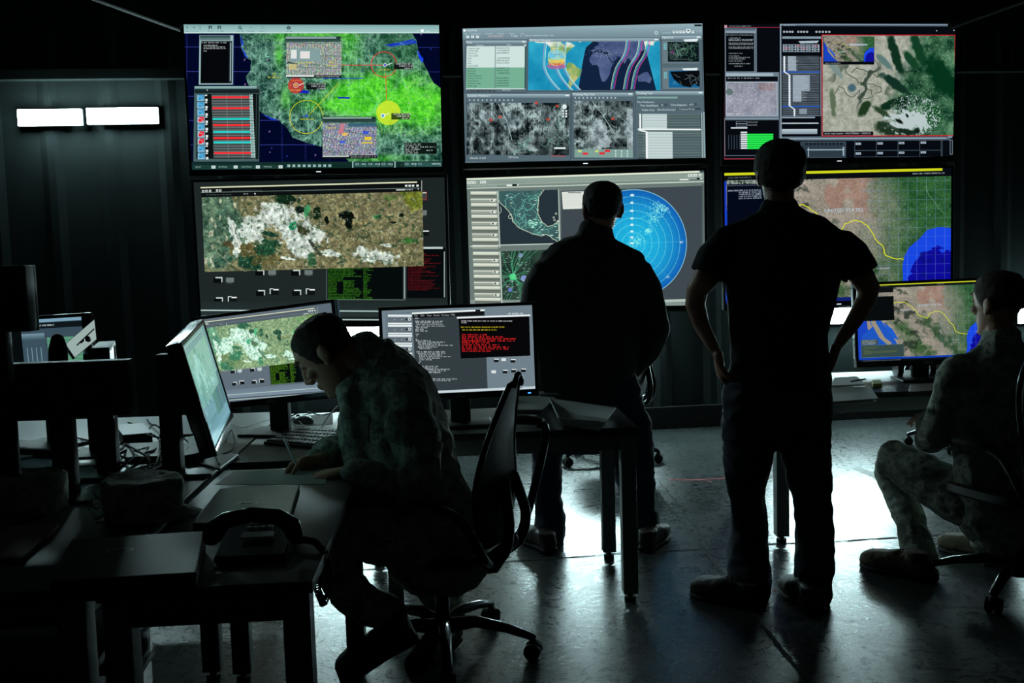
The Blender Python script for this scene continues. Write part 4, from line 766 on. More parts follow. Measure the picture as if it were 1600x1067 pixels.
    roads(c, (292, 524, 480, 820), 30, (110, 170, 140), 2, 57, .7); c.circ(362, 682, 22, (90, 240, 150), al=.75); c.circ(430, 690, 20, (150, 170, 240), al=.8); c.circ(345, 762, 14, (120, 140, 240), al=.7); c.circ(410, 548, 14, (150, 170, 220), al=.7); [c.rect(x := rng.uniform(294, 470), y := rng.uniform(530, 815), x + 12, y + 4, (205, 220, 220), .6) for k in range(60)]
    c.a[~m] = old[~m]
    # text sheet
    c.poly([(660, 156), (860, 150), (866, 256), (668, 263)], (222, 228, 220)); c.lines(672, 168, 150, 5, 9, 9, (190, 196, 190), .3, .6); c.rect(700, 158, 780, 163, (70, 80, 80))
    # radar
    cx, cy, R = 1097, 472, 321; r = np.hypot(X - cx, (Y - cy) * .965); m = r < R
    disc = mixc(np.clip(r / R, 0, 1) ** 2.6, (30, 178, 222), (16, 90, 176)); disc = disc * (.94 + .12 * fbm(H, W, 8, 44, 2)[..., None]); c.fill(m, disc)
    for k in range(8): rr = 33 + k * 42 - 6; t = np.clip(2.2 - np.abs(r - rr), 0, 1) * .55 * m; c.a[:] = c.a * (1 - t[..., None]) + np.array([.6, .92, .92]) * t[..., None]
    t = np.clip(3 - np.abs(r - R + 2), 0, 1) * .75; c.a[:] = c.a * (1 - t[..., None]) + np.array([.62, .84, .86]) * t[..., None]
    c.line([(cx, cy), (1088, 152)], (120, 220, 235), 2, .5); c.line([(cx, cy), (1412, 458)], (120, 220, 235), 2, .6); c.line([(cx, cy), (1330, 690)], (90, 190, 225), 2, .5)
    for i, y in enumerate((175, 222, 272, 318, 357, 398, 434, 470)): c.rect(1078, y - 6, 1100 if i < 1 else 1096, y + 6, (225, 245, 245), .95)
    c.text(1376, 455, '80', 14, (240, 250, 250)); c.text(1290, 250, '60', 14, (240, 250, 250)); c.text(1294, 668, '20', 14, (230, 248, 250))
    for k in range(420):
        f = rng.random() ** .9
        px_, py_, s_ = ((1248, 255, 26) if f > .6 else (1215, 320, 22) if f > .45 else (1186, 395, 10) if f > .28 else (1120, 455, 24) if f > .08 else (1075, 500, 30))
        x, y = rng.normal(px_ + (20 if f > .8 else 0), s_), rng.normal(py_, s_ * .9)
        if math.hypot(x - cx, y - cy) < R - 20: c.circ(x, y, 3, (150, 245, 235), al=.85)
    c.line([(1093, 320), (1150, 316), (1200, 285), (1230, 280)], (110, 220, 235), 2.5, .8)
    return rectify(c, [(75, 72), (1520, 25), (1530, 845), (100, 890)])
def scr_code():            # middle desk monitor (crop 1341 x 1067, screen corners in that frame)
    c = Cv(1341, 480, (112, 128, 138))
    c.poly([(556, 60), (690, 54), (700, 440), (560, 440)], (104, 120, 130))
    for i in range(8):
        y = 68 + i * 47; c.grad(568, y, 682, y + 11, (240, 248, 248), (200, 212, 214)); c.rect(568, y + 11, 682, y + 38, (96, 108, 116)); c.rect(568, y + 38, 682, y + 44, (236, 244, 244)); c.circ(600, y + 24, 3, (190, 200, 205)); c.circ(634, y + 23, 3, (190, 200, 205)); c.circ(658, y + 22, 5, (10, 12, 14)); c.circ(671, y + 21, 6, (236, 242, 242), 3)
    c.poly([(684, 58), (1028, 42), (1042, 424), (700, 440)], (52, 62, 66)); c.line([(686, 62), (1026, 46)], (236, 244, 244), 8); c.poly([(686, 68), (1026, 52), (1026, 68), (686, 84)], (14, 18, 20)); c.rect(985, 44, 1008, 52, (14, 18, 20))
    for x, t in ((694, 'File'), (724, 'Edit'), (754, 'View'), (785, 'Search'), (822, 'Function'), (867, 'Help')): c.text(x, 69 - (x - 690) * .03, t, 8, (235, 240, 242))
    c.scrib(697, 82, 16, 6, (220, 228, 230))
    y = 96; r = np.random.default_rng(8)
    plan = [(0, 130), (3, 120), (6, 128), (0, 140), (3, 60), (0, 40), (0, 60), None, (0, 20), (2, 4), None, (0, 6), (0, 70), (8, 130), (8, 110), (14, 160), (8, 90), (14, 60), None, (0, 140), (6, 130), (12, 110), (12, 150), (12, 100), (12, 60), (14, 4), (8, 4), (0, 4), (0, 100), (8, 90), (16, 140), (16, 120), (16, 100), (6, 4), None, None, (8, 180), (8, 150), (8, 20), (8, 16), (8, 10), None, (14, 14)]
    for k, q in enumerate(plan):
        if q: c.scrib(698 + q[0] + k * .2, y + k * 7.6 - q[0] * .05, q[1], 5.6, (222, 232, 236), .85, .1)
    c.poly([(904, 80), (1240, 66), (1246, 260), (914, 274)], (6, 6, 8)); c.line([(900, 82), (1242, 70)], (236, 242, 244), 8); c.scrib(1140, 58, 70, 8, (230, 238, 240))
    c.scrib(918, 94, 240, 6, (235, 240, 240)); c.scrib(918, 102, 24, 6, (235, 240, 240)); c.scrib(916, 123, 160, 6, (235, 215, 40)); c.scrib(1080, 122, 40, 6, (235, 215, 40)); c.scrib(922, 136, 160, 6, (235, 215, 40))
    for i, w_ in enumerate((118, 195, 255, 250, 130, 175, 225, 220, 140)): c.scrib(920, 158 + i * 9.6, w_, 7, (250, 36, 40), 1)
    for x, y_, w_ in ((1072, 275, 0), (1108, 272, 1), (1152, 277, 0), (1114, 328, 0), (1155, 324, 0), (1202, 322, 0), (1060, 330, 1)):
        if w_: c.rect(x, y_, x + 22, y_ + 14, (215, 225, 225))
        else: c.rect(x, y_ + 4, x + 22, y_ + 16, (14, 18, 20)); c.rect(x + 2, y_, x + 24, y_ + 4, (240, 246, 246))
    c.line([(556, 446), (1270, 411)], (200, 214, 220), 12); c.scrib(1180, 410, 30, 5, (40, 50, 56)); c.scrib(1225, 408, 36, 4, (120, 130, 136))
    return rectify(c, [(540, 50), (1253, 22), (1270, 418), (550, 452)], 1024, 576)
def scr_right_desk():      # crop 1515 x 1067 of the right side
    a = np.zeros((576, 1024, 3), np.float32); c = Cv(1024, 576); c.put(0, 26, 1024, 560, map_usa(1024, 534)); c.rect(0, 0, 1024, 8, (205, 210, 40)); c.rect(0, 8, 1024, 26, (12, 22, 22)); c.scrib(600, 12, 50, 5, (170, 180, 180)); c.scrib(150, 12, 90, 5, (120, 130, 130), .7)
    c.poly([(30, 380), (130, 300), (150, 230), (280, 430), (330, 560), (30, 560)], (28, 84, 190)); c.poly([(120, 250), (200, 400), (250, 440), (235, 470), (160, 400), (100, 280)], (150, 142, 122)); c.poly([(190, 280), (260, 340), (300, 420), (250, 400)], (30, 90, 200))
    c.rect(0, 90, 275, 270, (6, 10, 12)); c.rect(20, 26, 275, 60, (12, 16, 18)); c.rect(22, 410, 150, 450, (60, 76, 84)); c.lines(30, 414, 110, 5, 4, 9, (190, 200, 200), .3); c.rect(22, 452, 338, 545, (52, 72, 70)); c.frame(22, 452, 338, 545, (90, 110, 106), 2)
    for y, w_ in ((465, 120), (474, 90), (488, 40), (498, 250), (506, 240), (514, 60)): c.scrib(40, y, w_, 4, (150, 160, 60), .7)
    c.rect(0, 548, 1024, 566, (16, 60, 170)); c.rect(0, 562, 1024, 576, (8, 12, 16)); c.scrib(30, 566, 280, 6, (170, 180, 190), .7)
    return c.a
def scr_mixer():
    c = Cv(1024, 576, (56, 76, 88)); c.rect(0, 0, 1024, 20, (120, 160, 180)); c.rect(0, 24, 1024, 60, (14, 22, 26)); c.scrib(560, 34, 200, 12, (190, 205, 210)); c.rect(0, 70, 440, 500, (6, 10, 12)); c.rect(440, 70, 660, 500, (58, 80, 92)); c.grad(440, 90, 660, 130, (120, 150, 165), (60, 84, 96))
    for i in range(4): c.rect(480 + i * 44, 180, 486 + i * 44, 420, (130, 160, 172)); c.rect(466 + i * 44, 430, 496 + i * 44, 470, (12, 18, 22)); c.circ(481 + i * 44, 450, 9, (150, 175, 185), 3)
    c.rect(680, 120, 1000, 420, (90, 150, 120)); [c.rect(680, 140 + i * 24, 1000, 143 + i * 24, (50, 90, 76)) for i in range(12)]; c.rect(0, 500, 1024, 530, (110, 150, 172)); c.rect(0, 530, 1024, 576, (26, 40, 60)); c.scrib(20, 545, 200, 12, (170, 185, 195))
    return c.a
def blur(a, k):
    for ax in (0, 1):
        cs = np.cumsum(np.pad(a, [(k, k + 1) if i == ax else (0, 0) for i in range(3)], 'edge').astype(np.float64), ax)
        a = (np.take(cs, range(2 * k + 1 - 1, cs.shape[ax] - 1), ax) - np.take(cs, range(0, cs.shape[ax] - 2 * k - 1), ax)) / (2 * k) if False else ((np.roll(cs, -(2 * k), ax) - cs).take(range(0, a.shape[ax]), ax) / (2 * k))
    return a.astype(np.float32)
_sat = scr_satellite(); _satd = scr_satellite((96, 110, 122), 1.1)
TEX = {'ul': scr_forces_map(), 'um': scr_tracker(), 'ur': scr_active_map(), 'll': rectify(_sat, [(45, 45), (1540, 30), (1561, 870), (101, 902)]), 'lm': scr_radar(), 'lr': scr_border(),
       'L': rectify(_satd, [(60, 50), (1560, 24), (1580, 862), (100, 900)], 1024, 576), 'M': scr_code(), 'R': scr_right_desk(), 'X': scr_mixer()}
_v = TEX['L'] * .34 + np.linspace(0, 1, 576)[:, None, None] * np.array([-.06, -.02, .02], np.float32) + np.array([.36, .50, .49], np.float32) * .95
TEX['V'] = _v
TEX = {k: np.clip(v, 0, 1) for k, v in TEX.items()}
# ------------------------------------------------------------------ the hall
WY = math.radians(6.7)                       # the screen wall stands a little askew
WD = Vector((math.cos(WY), math.sin(WY), 0)); WN = Vector((math.sin(WY), -math.cos(WY), 0))
W0 = Vector((0, 7.93, 0))                    # foot of the wall straight ahead
def wall_pt(x, z=0, off=0): return W0 + WD * x + WN * off + Vector((0, 0, z))
def floor_mat():
    m = bpy.data.materials.new('worn_concrete'); m.use_nodes = True; nt = m.node_tree; b = nt.nodes['Principled BSDF']; L = nt.links.new
    tc = nt.nodes.new('ShaderNodeTexCoord'); o = tc.outputs['Object']
    def nz(sc, det=6, dist=0, rough=.6):
        n = nt.nodes.new('ShaderNodeTexNoise'); n.inputs['Scale'].default_value = sc; n.inputs['Detail'].default_value = det; n.inputs['Distortion'].default_value = dist; n.inputs['Roughness'].default_value = rough; L(o, n.inputs['Vector']); return n.outputs['Fac']
    def ramp(f, a, b_, ca, cb):
        r = nt.nodes.new('ShaderNodeValToRGB'); r.color_ramp.elements[0].position = a; r.color_ramp.elements[1].position = b_; r.color_ramp.elements[0].color = (*ca, 1); r.color_ramp.elements[1].color = (*cb, 1); L(f, r.inputs[0]); return r.outputs[0]
    a = ramp(nz(1.3, 8, 1.5), .3, .7, (.034, .041, .041), (.085, .098, .098)); f = ramp(nz(9, 8, 2.5, .75), .35, .7, (.6, .6, .6), (1, 1, 1)); sp = ramp(nz(60, 3), .26, .36, (.3, .3, .3), (1, 1, 1))
    m1 = nt.nodes.new('ShaderNodeMix'); m1.data_type = 'RGBA'; m1.blend_type = 'MULTIPLY'; m1.inputs[0].default_value = .9; L(a, m1.inputs[6]); L(f, m1.inputs[7])
    m2 = nt.nodes.new('ShaderNodeMix'); m2.data_type = 'RGBA'; m2.blend_type = 'MULTIPLY'; m2.inputs[0].default_value = .8; L(m1.outputs[2], m2.inputs[6]); L(sp, m2.inputs[7])
    L(m2.outputs[2], b.inputs['Base Color'])
    L(ramp(nz(7, 10, 4, .8), .38, .66, (.21, .21, .21), (.41, .41, .41)), b.inputs['Roughness']); b.inputs['Specular IOR Level'].default_value = .45
    bp = nt.nodes.new('ShaderNodeBump'); bp.inputs['Strength'].default_value = .16; bp.inputs['Distance'].default_value = .004; L(nz(20, 10, 1.2, .7), bp.inputs['Height']); L(bp.outputs[0], b.inputs['Normal'])
    return m
M_FLOOR = floor_mat()
M_WALL = mat('dull_sheet_metal', (.020, .027, .027), .85, spec=.15, noise=(.014, .020, .020), bump=.15, bscale=6)
M_CEIL = mat('dark_roof_deck', (.05, .055, .055), .8)
bm = B(); box(bm, (0, 4.2, -.05), (11.6, 10.4, .1)); tag(obj('floor', bm, M_FLOOR, smooth=False), kind='structure')
bm = B(); n = 220; x0, x1 = -5.6, 6.0; prev = None
def rib(i):
    t = i % 8
    return .03 if t in (1, 2) else 0.0
cols = []
def wall_flush(cols):
    bm = B(); cc = [tuple(bm.verts.new(p) for p in c) for c in cols]
    for a, b in zip(cc, cc[1:]):
        bm.faces.new((a[0], b[0], b[1], a[1])); bm.faces.new((a[3], b[3], b[2], a[2])); bm.faces.new((a[1], b[1], b[3], a[3])); bm.faces.new((a[2], b[2], b[0], a[0]))
    tag(obj('wall_back', bm, M_WALL, smooth=False), kind='structure')
for i in range(n + 1):
    x = x0 + (x1 - x0) * i / n; p = wall_pt(x, 0, rib(i)); cols.append((p, p + Vector((0, 0, 4.3)), wall_pt(x, 0, -.08), wall_pt(x, 4.3, -.08)))
for k in range(0, n, 22): wall_flush(cols[k:k + 23])
bm = B(); box(bm, (-5.55, 4.0, 2.15), (.1, 9.6, 4.3)); tag(obj('wall_left', bm, M_WALL, smooth=False), kind='structure')
bm = B(); box(bm, (5.75, 4.2, 2.15), (.1, 10.2, 4.3)); tag(obj('wall_right', bm, M_WALL, smooth=False), kind='structure')
bm = B(); box(bm, (0, 4.2, 4.35), (11.6, 10.4, .1)); tag(obj('ceiling', bm, M_CEIL, smooth=False), kind='structure')
WM = frame(math.degrees(WY), 0, 0, W0)
bm = B(); box(bm, (.2, -.075, 2.86), (11.0, .09, .07), WM); tag(obj('trim_1', bm, M_WALL, smooth=False), kind='structure')
bm = B(); box(bm, (.2, -.05, .09), (11.0, .06, .18), WM, .005); tag(obj('baseboard_back', bm, M_RUB, smooth=False), kind='structure')
for k, (a, b) in enumerate(((P(120, -15, 7.2), P(284, 44, 7.2)), (P(1484, 40, 7.7), P(1625, -10, 7.7)))):
    bm = B(); limb(bm, [(a, .03), (b, .03)], dome=False); tag(obj('trim_%d' % (k + 2), bm, M_RUB), kind='structure')
# joints, scratches and marks on the floor
M_JOINT = mat('dark_floor_joint', (.02, .022, .022), .9); M_RED = mat('red_floor_paint', (.55, .02, .02), .7); M_PALE = mat('worn_pale_floor_paint', (.36, .38, .37), .6)
def strip(name, pts, w, m, jit=.004, h=.002):
    bm = B(); out = []
    for a, b in zip(pts, pts[1:]):
        L = (b - a).length; nn = max(1, int(L / .04))
        for k in range(nn): out.append(a.lerp(b, k / nn) + Vector((random.uniform(-jit, jit), random.uniform(-jit, jit), 0)))
    out.append(pts[-1]); vs = []
    for i, p in enumerate(out):
        d = (out[min(i + 1, len(out) - 1)] - out[max(i - 1, 0)]); d.z = 0; d.normalize(); s = Vector((-d.y, d.x, 0)) * w / 2 * random.uniform(.55, 1.3)
        vs.append((bm.verts.new(Vector((p.x, p.y, h)) + s), bm.verts.new(Vector((p.x, p.y, h)) - s)))
    for a, b in zip(vs, vs[1:]): bm.faces.new((a[0], a[1], b[1], b[0]))
    return tag(obj(name, bm, m, smooth=False), kind='structure')
F = lambda x, y: PZ(x, y, 0)
strip('floor_joint', [F(1012, 752), F(1100, 858), F(1262, 1066), F(1330, 1160)], .016, M_JOINT)
strip('floor_joint', [F(1030, 752), F(1108, 852)], .006, M_JOINT)
strip('floor_joint', [F(380, 905), F(560, 891), F(800, 877), F(960, 866), F(1100, 858)], .012, M_JOINT)
strip('floor_joint', [F(1100, 858), F(1210, 850), F(1310, 846), F(1430, 838), F(1600, 826)], .014, M_JOINT)
strip('floor_joint', [F(940, 868), F(1085, 848)], .005, M_JOINT)
strip('floor_mark', [F(1046, 750), F(1090, 750), F(1140, 747)], .022, M_RED, .002)
strip('floor_mark', [F(1095, 750), F(1112, 753)], .012, M_RED)
strip('floor_mark', [F(1205, 923), F(1240, 921)], .012, M_RED, .006)
strip('floor_mark', [F(1337, 731), F(1385, 752)], .075, M_PALE, .003)
strip('floor_mark', [F(1436, 778), F(1490, 806), F(1545, 832)], .09, M_PALE, .003)

# ------------------------------------------------------------------ lamps
def lamp_mat():
    m = bpy.data.materials.new('lit_diffuser'); m.use_nodes = True; b = m.node_tree.nodes['Principled BSDF']
    b.inputs['Base Color'].default_value = (.8, .8, .8, 1); b.inputs['Emission Color'].default_value = LAMP_COLOR; b.inputs['Emission Strength'].default_value = LAMP_STRENGTH
    return m
M_LAMP = lamp_mat()
def panel(px0, px1, pyc, h=.115, label='', group=None, wall_off=.13):
    a, b = [None, None]; res = []
    # meet the plane that lies wall_off in front of the wall
    for px in (px0, px1):
        d = P(px, pyc - (px - 800) * 0, 5) - CAMP; n = WN; t = (W0 + WN * wall_off - CAMP).dot(n) / d.dot(n); res.append(CAMP + d * t)
    a, b = res; c = (a + b) / 2; wdt = (b - a).to_2d().length
    root = empty('panel_light', c); root.rotation_euler = (0, 0, WY); tag(root, label, 'light', group)
    bm = boxes([((0, .0, 0), (wdt, .02, h))], None, .003); o = obj('diffuser', bm, M_LAMP, root, rel=False)
    bm = boxes([((0, .0215, 0), (wdt + .008, .02, h + .008))], None, .002)
    obj('housing', bm, M_BLACK, root, rel=False)
    for s_ in (-.3, .3): obj('bracket', boxes([((wdt * s_, (wall_off + .03) / 2, 0), (.03, wall_off - .03, .03))], None, .002), M_DKSTEEL, root, rel=False)
    return root
panel(28, 128, 183.5, label='bright rectangular panel light high on the left wall, outer of the pair')
panel(136, 247, 181, label='bright rectangular panel light high on the left wall, next to the green map screen')
panel(448, 592, 522, label='bright panel light behind the writing man\'s head below the satellite screen', h=.12)
panel(820, 1015, 508, label='panel light hidden behind the man in the quilted jacket', h=.115)
panel(1205, 1395, 494, label='bright panel light seen through the crook of the standing man\'s right arm', h=.125)
panel(1592, 1700, 492, label='panel light at the right edge beside the seated soldier\'s head', h=.12)

# ------------------------------------------------------------------ television screens on the wall
def logo(parent, t, loc, size, m, rot=(math.radians(90), 0, 0), name='logo'):
    cu = bpy.data.curves.new('t', 'FONT'); cu.body = t; cu.size = size; cu.align_x = 'CENTER'; cu.align_y = 'CENTER'; cu.extrude = .0006; cu.resolution_u = 3
    o = bpy.data.objects.new('t', cu); C.objects.link(o); dg = bpy.context.evaluated_depsgraph_get(); dg.update(); me = bpy.data.meshes.new_from_object(o.evaluated_get(dg)); bpy.data.objects.remove(o); bpy.data.curves.remove(cu)
    q = link(name, me, m, parent); q.location = loc; q.rotation_euler = rot; return q
M_MARK = mat('silver_marking', (.45, .46, .46), .3, metal=.6)
M_LED = bpy.data.materials.new('status_light'); M_LED.use_nodes = True; M_LED.node_tree.nodes['Principled BSDF'].inputs['Emission Color'].default_value = (.8, .9, 1, 1); M_LED.node_tree.nodes['Principled BSDF'].inputs['Emission Strength'].default_value = 1.2
M_LEDB = bpy.data.materials.new('blue_status_light'); M_LEDB.use_nodes = True; M_LEDB.node_tree.nodes['Principled BSDF'].inputs['Emission Color'].default_value = (.03, .15, 1, 1); M_LEDB.node_tree.nodes['Principled BSDF'].inputs['Emission Strength'].default_value = 6
def screen_quad(name, W, H, y, m, parent):
    bm = B(); uv = bm.loops.layers.uv.new('UVMap'); vs = [bm.verts.new((sx * W / 2, y, sz * H / 2)) for sx, sz in ((-1, -1), (1, -1), (1, 1), (-1, 1))]
    f = bm.faces.new(vs)
    for l, u in zip(f.loops, ((0, 0), (1, 0), (1, 1), (0, 1))): l[uv].uv = u
    return obj(name, bm, m, parent, smooth=False, rel=False)
def housing(W, H, b=(.012, .012, .012, .03), d=.05, chin=0):
    """frame: left right top bottom borders; y=0 is the glass plane"""
    l, r, t, bo = b; bm = B()
    for c, s in (((-W / 2 - l / 2, 0, (t - bo) / 2), (l, .012, H + t + bo)), ((W / 2 + r / 2, 0, (t - bo) / 2), (r, .012, H + t + bo)), ((0, 0, H / 2 + t / 2), (W, .012, t)), ((0, 0, -H / 2 - bo / 2), (W, .012, bo))): box(bm, c, s, None, .002)
    box(bm, ((r - l) / 2, d / 2 + .004, (t - bo) / 2), (W + l + r, d, H + t + bo), None, .004)
    box(bm, (0, d + .012, -.02), (W * .7, .03, H * .6), None, .01)
    return bm
TVS = {'ul': ([-1.364, 7.314, 2.62], [5.29, 2.91, -.56], 'wall television showing a bright green relief map with red and yellow target circles'),
       'um': ([.594, 7.593, 2.637], [-.09, -5.94, -.48], 'wall television showing a grey tracking program with a small world map'),
       'ur': ([2.571, 7.767, 2.623], [3.04, .57, -.5], 'wall television showing black panels, green bars and a red-framed terrain picture'),
       'll': ([-1.349, 7.183, 1.512], [-2.11, 2.18, -.71], 'wall television showing a brown and white satellite picture over dark folders'),
       'lm': ([.584, 7.647, 1.532], [-4.52, -.17, -.19], 'wall television showing a blue radar disc beside an outline map'),
       'lr': ([2.571, 7.802, 1.517], [3.31, -.42, -.14], 'wall television showing the border map with a yellow line and a blue gulf')}
for k, (loc, ang, lab) in TVS.items():
    M = frame(*ang, loc); root = empty('television', (0, 0, 0)); root.matrix_basis = M; tag(root, lab, 'television', 'televisions on the screen wall')
    obj('housing', housing(1.8, 1.0125, (.018, .018, .018, .045), .05), M_BLACK, root, rel=False)
    screen_quad('screen', 1.8, 1.0125, -.001, screen_mat('screen_' + k, TEX[k]), root)
    bm = boxes([((0, -.0075, -1.0125 / 2 - .024), (.035, .003, .006))], None, .001); obj('status_light', bm, M_LED, root, rel=False)
    mi = M.inverted(); c = M @ Vector((0, .07, 0)); d = (W0 - c).dot(-WN) / 1.0
    for dx in (-.3, .3):
        bm = B(); aa = mi @ (M @ Vector((dx, .07, -.02))); w_ = M @ Vector((dx, .07, -.02)); dd = (W0 - w_).dot(-WN); limb(bm, [(aa, .025), (mi @ (w_ - WN * dd), .025)], n=8, dome=False); obj('wall_bracket', bm, M_DKSTEEL, root, rel=False)

# ------------------------------------------------------------------ desks
DZ = .73
def desk(corner, w, d, yaw, label, legs=((0, 0), (1, 0), (0, 1), (1, 1)), group=None, m=M_DESK, lm=M_STEEL):
    """corner: near right corner of the top"""
    root = empty('desk', (corner.x, corner.y, 0), math.radians(yaw)); tag(root, label, 'desk', group)
    obj('desktop', boxes([((-w / 2, d / 2, DZ - .014), (w, d, .028))], None, .003), m, root, rel=False)
    bm = B()
    for y in (.05, d - .05): box(bm, (-w / 2, y, DZ - .062), (w - .1, .04, .07), None, .003)
    for x in (-.05, -w + .05): box(bm, (x, d / 2, DZ - .062), (.04, d - .1, .07), None, .003)
    obj('frame', bm, lm, root, rel=False)
    for i, j in legs:
        x = -.04 - (1 - i) * (w - .08); y = .04 + j * (d - .08)
        lg = obj('leg', boxes([((x, y, (DZ - .03 + .035) / 2), (.062, .062, DZ - .03 - .035))], None, .004), lm, root, rel=False)
        bm = B(); cyl(bm, (x, y, 0), (x, y, .02), .024); cyl(bm, (x, y, .018), (x, y, .038), .012); obj('levelling_foot', bm, M_RUB, lg, rel=False)
    return root
cA = PZ(488, 908, DZ)
desk(cA, .47, 1.25, 3.5, 'dark desk in the foreground carrying the closed laptops and telephone', lm=M_DKSTEEL)
desk(cA + Vector((-.50, .0, 0)), 1.6, 1.25, 3.5, 'dark desk at the far left carrying the black monitors', lm=M_DKSTEEL)
cB = PZ(540, 722, DZ); cB.y = 3.52; cB.x = -.56
desk(cB, .46, 1.12, 3, 'dark desk under the two angled monitors, behind the writing man', lm=M_DKSTEEL, legs=((1, 0), (0, 1), (1, 1)))
desk(Vector((-1.03, 3.50, 0)), 1.95, 1.2, 3, 'long pale-topped desk behind at the far left, covered with tangled cables', legs=((0, 0), (0, 1), (1, 1)), lm=M_DKSTEEL, m=M_DESKL)
cC = Vector((.50, 3.98, 0))
desk(cC, 1.04, .66, 3, 'dark desk with grey legs between the writing man and the man in the quilted jacket')
cD = P(1205, 852, 4.83)
desk(Vector((3.25, 4.80, 0)), 2.0, .8, 2, 'dark desk with a grey leg under the right-hand monitor and paper stacks')

# ------------------------------------------------------------------ desk monitors
def monitor(loc, ang, W, key, label, b=(.014, .014, .014, .028), stand=True, logo_t=True, desk_z=DZ, neck_off=.0, m=None, base=(.26, .2), extra=None):
    H = W * 9 / 16; M = frame(*ang, loc); root = empty('monitor', (0, 0, 0)); root.matrix_basis = M; tag(root, label, 'monitor', 'desk monitors')
    obj('housing', housing(W, H, b, .035), m or M_GLOSS, root, rel=False)
    screen_quad('screen', W, H, -.001, screen_mat('screen_' + key, TEX[key]) if key else M_GLOSS, root)
    if logo_t: logo(root, 'DELL', (.0, -.0075, -H / 2 - b[3] / 2), .02, M_MARK)
    if stand:
        mi = M.inverted(); back = M @ Vector((0, .07, 0)); f = Vector((back.x, back.y, 0)); Rz = Matrix.Rotation(math.radians(ang[0]), 4, 'Z'); Tm = Matrix.Translation(Vector((back.x, back.y, 0))) @ Rz
        bm = B(); box(bm, (0, .02, (desk_z + back.z + .03) / 2 + .005), (.085, .03, back.z - desk_z + .03), Tm, .004); bm.transform(mi); obj('stand', bm, M_BLACK, root, rel=False)
        bm = B(); box(bm, (0, -.01, desk_z + .007), (base[0], base[1], .014), Tm, .006, 3); bm.transform(mi); obj('stand_base', bm, M_BLACK, root, rel=False)
    return root
monitor([-.995, 4.015, 1.065], [-15.0, -3.1, 5.8], .62, 'L', 'desk monitor showing the satellite picture on a grey desktop, left of the writing man')
mm = monitor([-.22, 4.10, 1.053], [4.78, -3.76, .24], .62, 'M', 'desk monitor showing program code and a red-lettered window, behind the writing man')
bm = boxes([((.285, -.0075, -.349 / 2 - .015), (.012, .003, .004))], None, .0006); obj('power_light', bm, M_LEDB, mm, rel=False)
mr = monitor([2.125, 5.084, 1.04], [-2.45, -4.46, .78], .70, 'R', 'desk monitor showing the border map, in front of the seated soldier', m=M_BLACK)
bm = boxes([((-.366, .012, -.0), (.004, .03, .36))] + [((-.3695, .012, -.02 - .03 * k), (.004, .01, .014)) for k in range(4)], None, .001); obj('silver_side_edge', bm, M_WHITEP, mr, rel=False)['label'] = 'pale plastic side strip with buttons'
# the steeply turned monitor
nt_, ft_, fb_, nb_ = P(281, 536, 3.08), P(318, 497, 3.62), P(360, 651, 3.62), P(335, 711, 3.08)
X_ = ((ft_ - nt_) + (fb_ - nb_)).normalized(); Z_ = ((nt_ - nb_) + (ft_ - fb_)); Z_ = (Z_ - X_ * Z_.dot(X_)).normalized(); Y_ = Z_.cross(X_)
cV = (nt_ + ft_ + fb_ + nb_) / 4; WV = ((ft_ - nt_).length + (fb_ - nb_).length) / 2; HV = ((nt_ - nb_).length + (ft_ - fb_).length) / 2
MV = Matrix((X_, Y_, Z_)).transposed().to_4x4(); MV.translation = cV
rv = empty('monitor', (0, 0, 0)); rv.matrix_basis = MV; tag(rv, 'black monitor turned almost edge-on, its glossy face tilted back, left of the satellite-picture monitor', 'monitor', 'desk monitors')
obj('housing', housing(WV - .03, HV - .03, (.016, .016, .016, .022), .04), M_GLOSS, rv, rel=False)
screen_quad('screen', WV - .03, HV - .03, -.001, screen_mat('screen_V', TEX['V']), rv)
bm = B(); vb = MV @ Vector((0, .05, 0)); cb = PZ(268, 742, DZ)
# column stands behind it
colx = PZ(269, 745, DZ); colx = Vector((colx.x, colx.y, DZ)); top = P(269, 553, colx.y)
box(bm, (colx.x, colx.y + .02, (DZ + top.z) / 2), (.065, .045, top.z - DZ), None, .005)
limb(bm, [(Vector((colx.x, colx.y + .02, vb.z)), .02), (vb, .02)], n=10)
bm.transform(MV.inverted()); obj('stand', bm, M_BLACK, rv, rel=False)
bm = B(); b0, b1 = PZ(286, 742, DZ), PZ(362, 716, DZ); box(bm, ((colx.x + b1.x) / 2 + .0, colx.y + .13, DZ + .008), (b1.x - colx.x + .05, .34, .016), None, .005); bm.transform(MV.inverted()); obj('stand_base', bm, M_DKSTEEL, rv, rel=False)
# far left monitors
monitor([P(50, 569, 3.9).x, 3.9, P(50, 569, 3.9).z], [-27, 0, 2.5], .62, 'X', 'desk monitor showing a blue-grey mixer panel, partly hidden by black equipment at far left', logo_t=False)
# ------------------------------------------------------------------ things on the desks
def zbox(name, label, cat, pts, z, h, m, bev=.003, group=None, **k):
    """flat box whose top outline is given by four photo pixels (near-left, near-right, far-right, far-left) lying at height z"""
    v = [PZ(x, y, z) for x, y in pts]; bm = B(); top = [bm.verts.new(p) for p in v]; bot = [bm.verts.new(p - Vector((0, 0, h))) for p in v]
    bm.faces.new(top); bm.faces.new(list(reversed(bot)))
    for i in range(4): bm.faces.new((top[i], bot[i], bot[(i + 1) % 4], top[(i + 1) % 4]))
    bmesh.ops.recalc_face_normals(bm, faces=bm.faces)
    if bev: bmesh.ops.bevel(bm, geom=bm.edges[:], offset=bev, segments=2, affect='EDGES', profile=.6)
    c = sum(v, Vector()) / 4
    root = empty(name, (c.x, c.y, z - h)); tag(root, label, cat, group); o = obj(k.get('part', 'body'), bm, m, root, smooth=False)
    return root, v
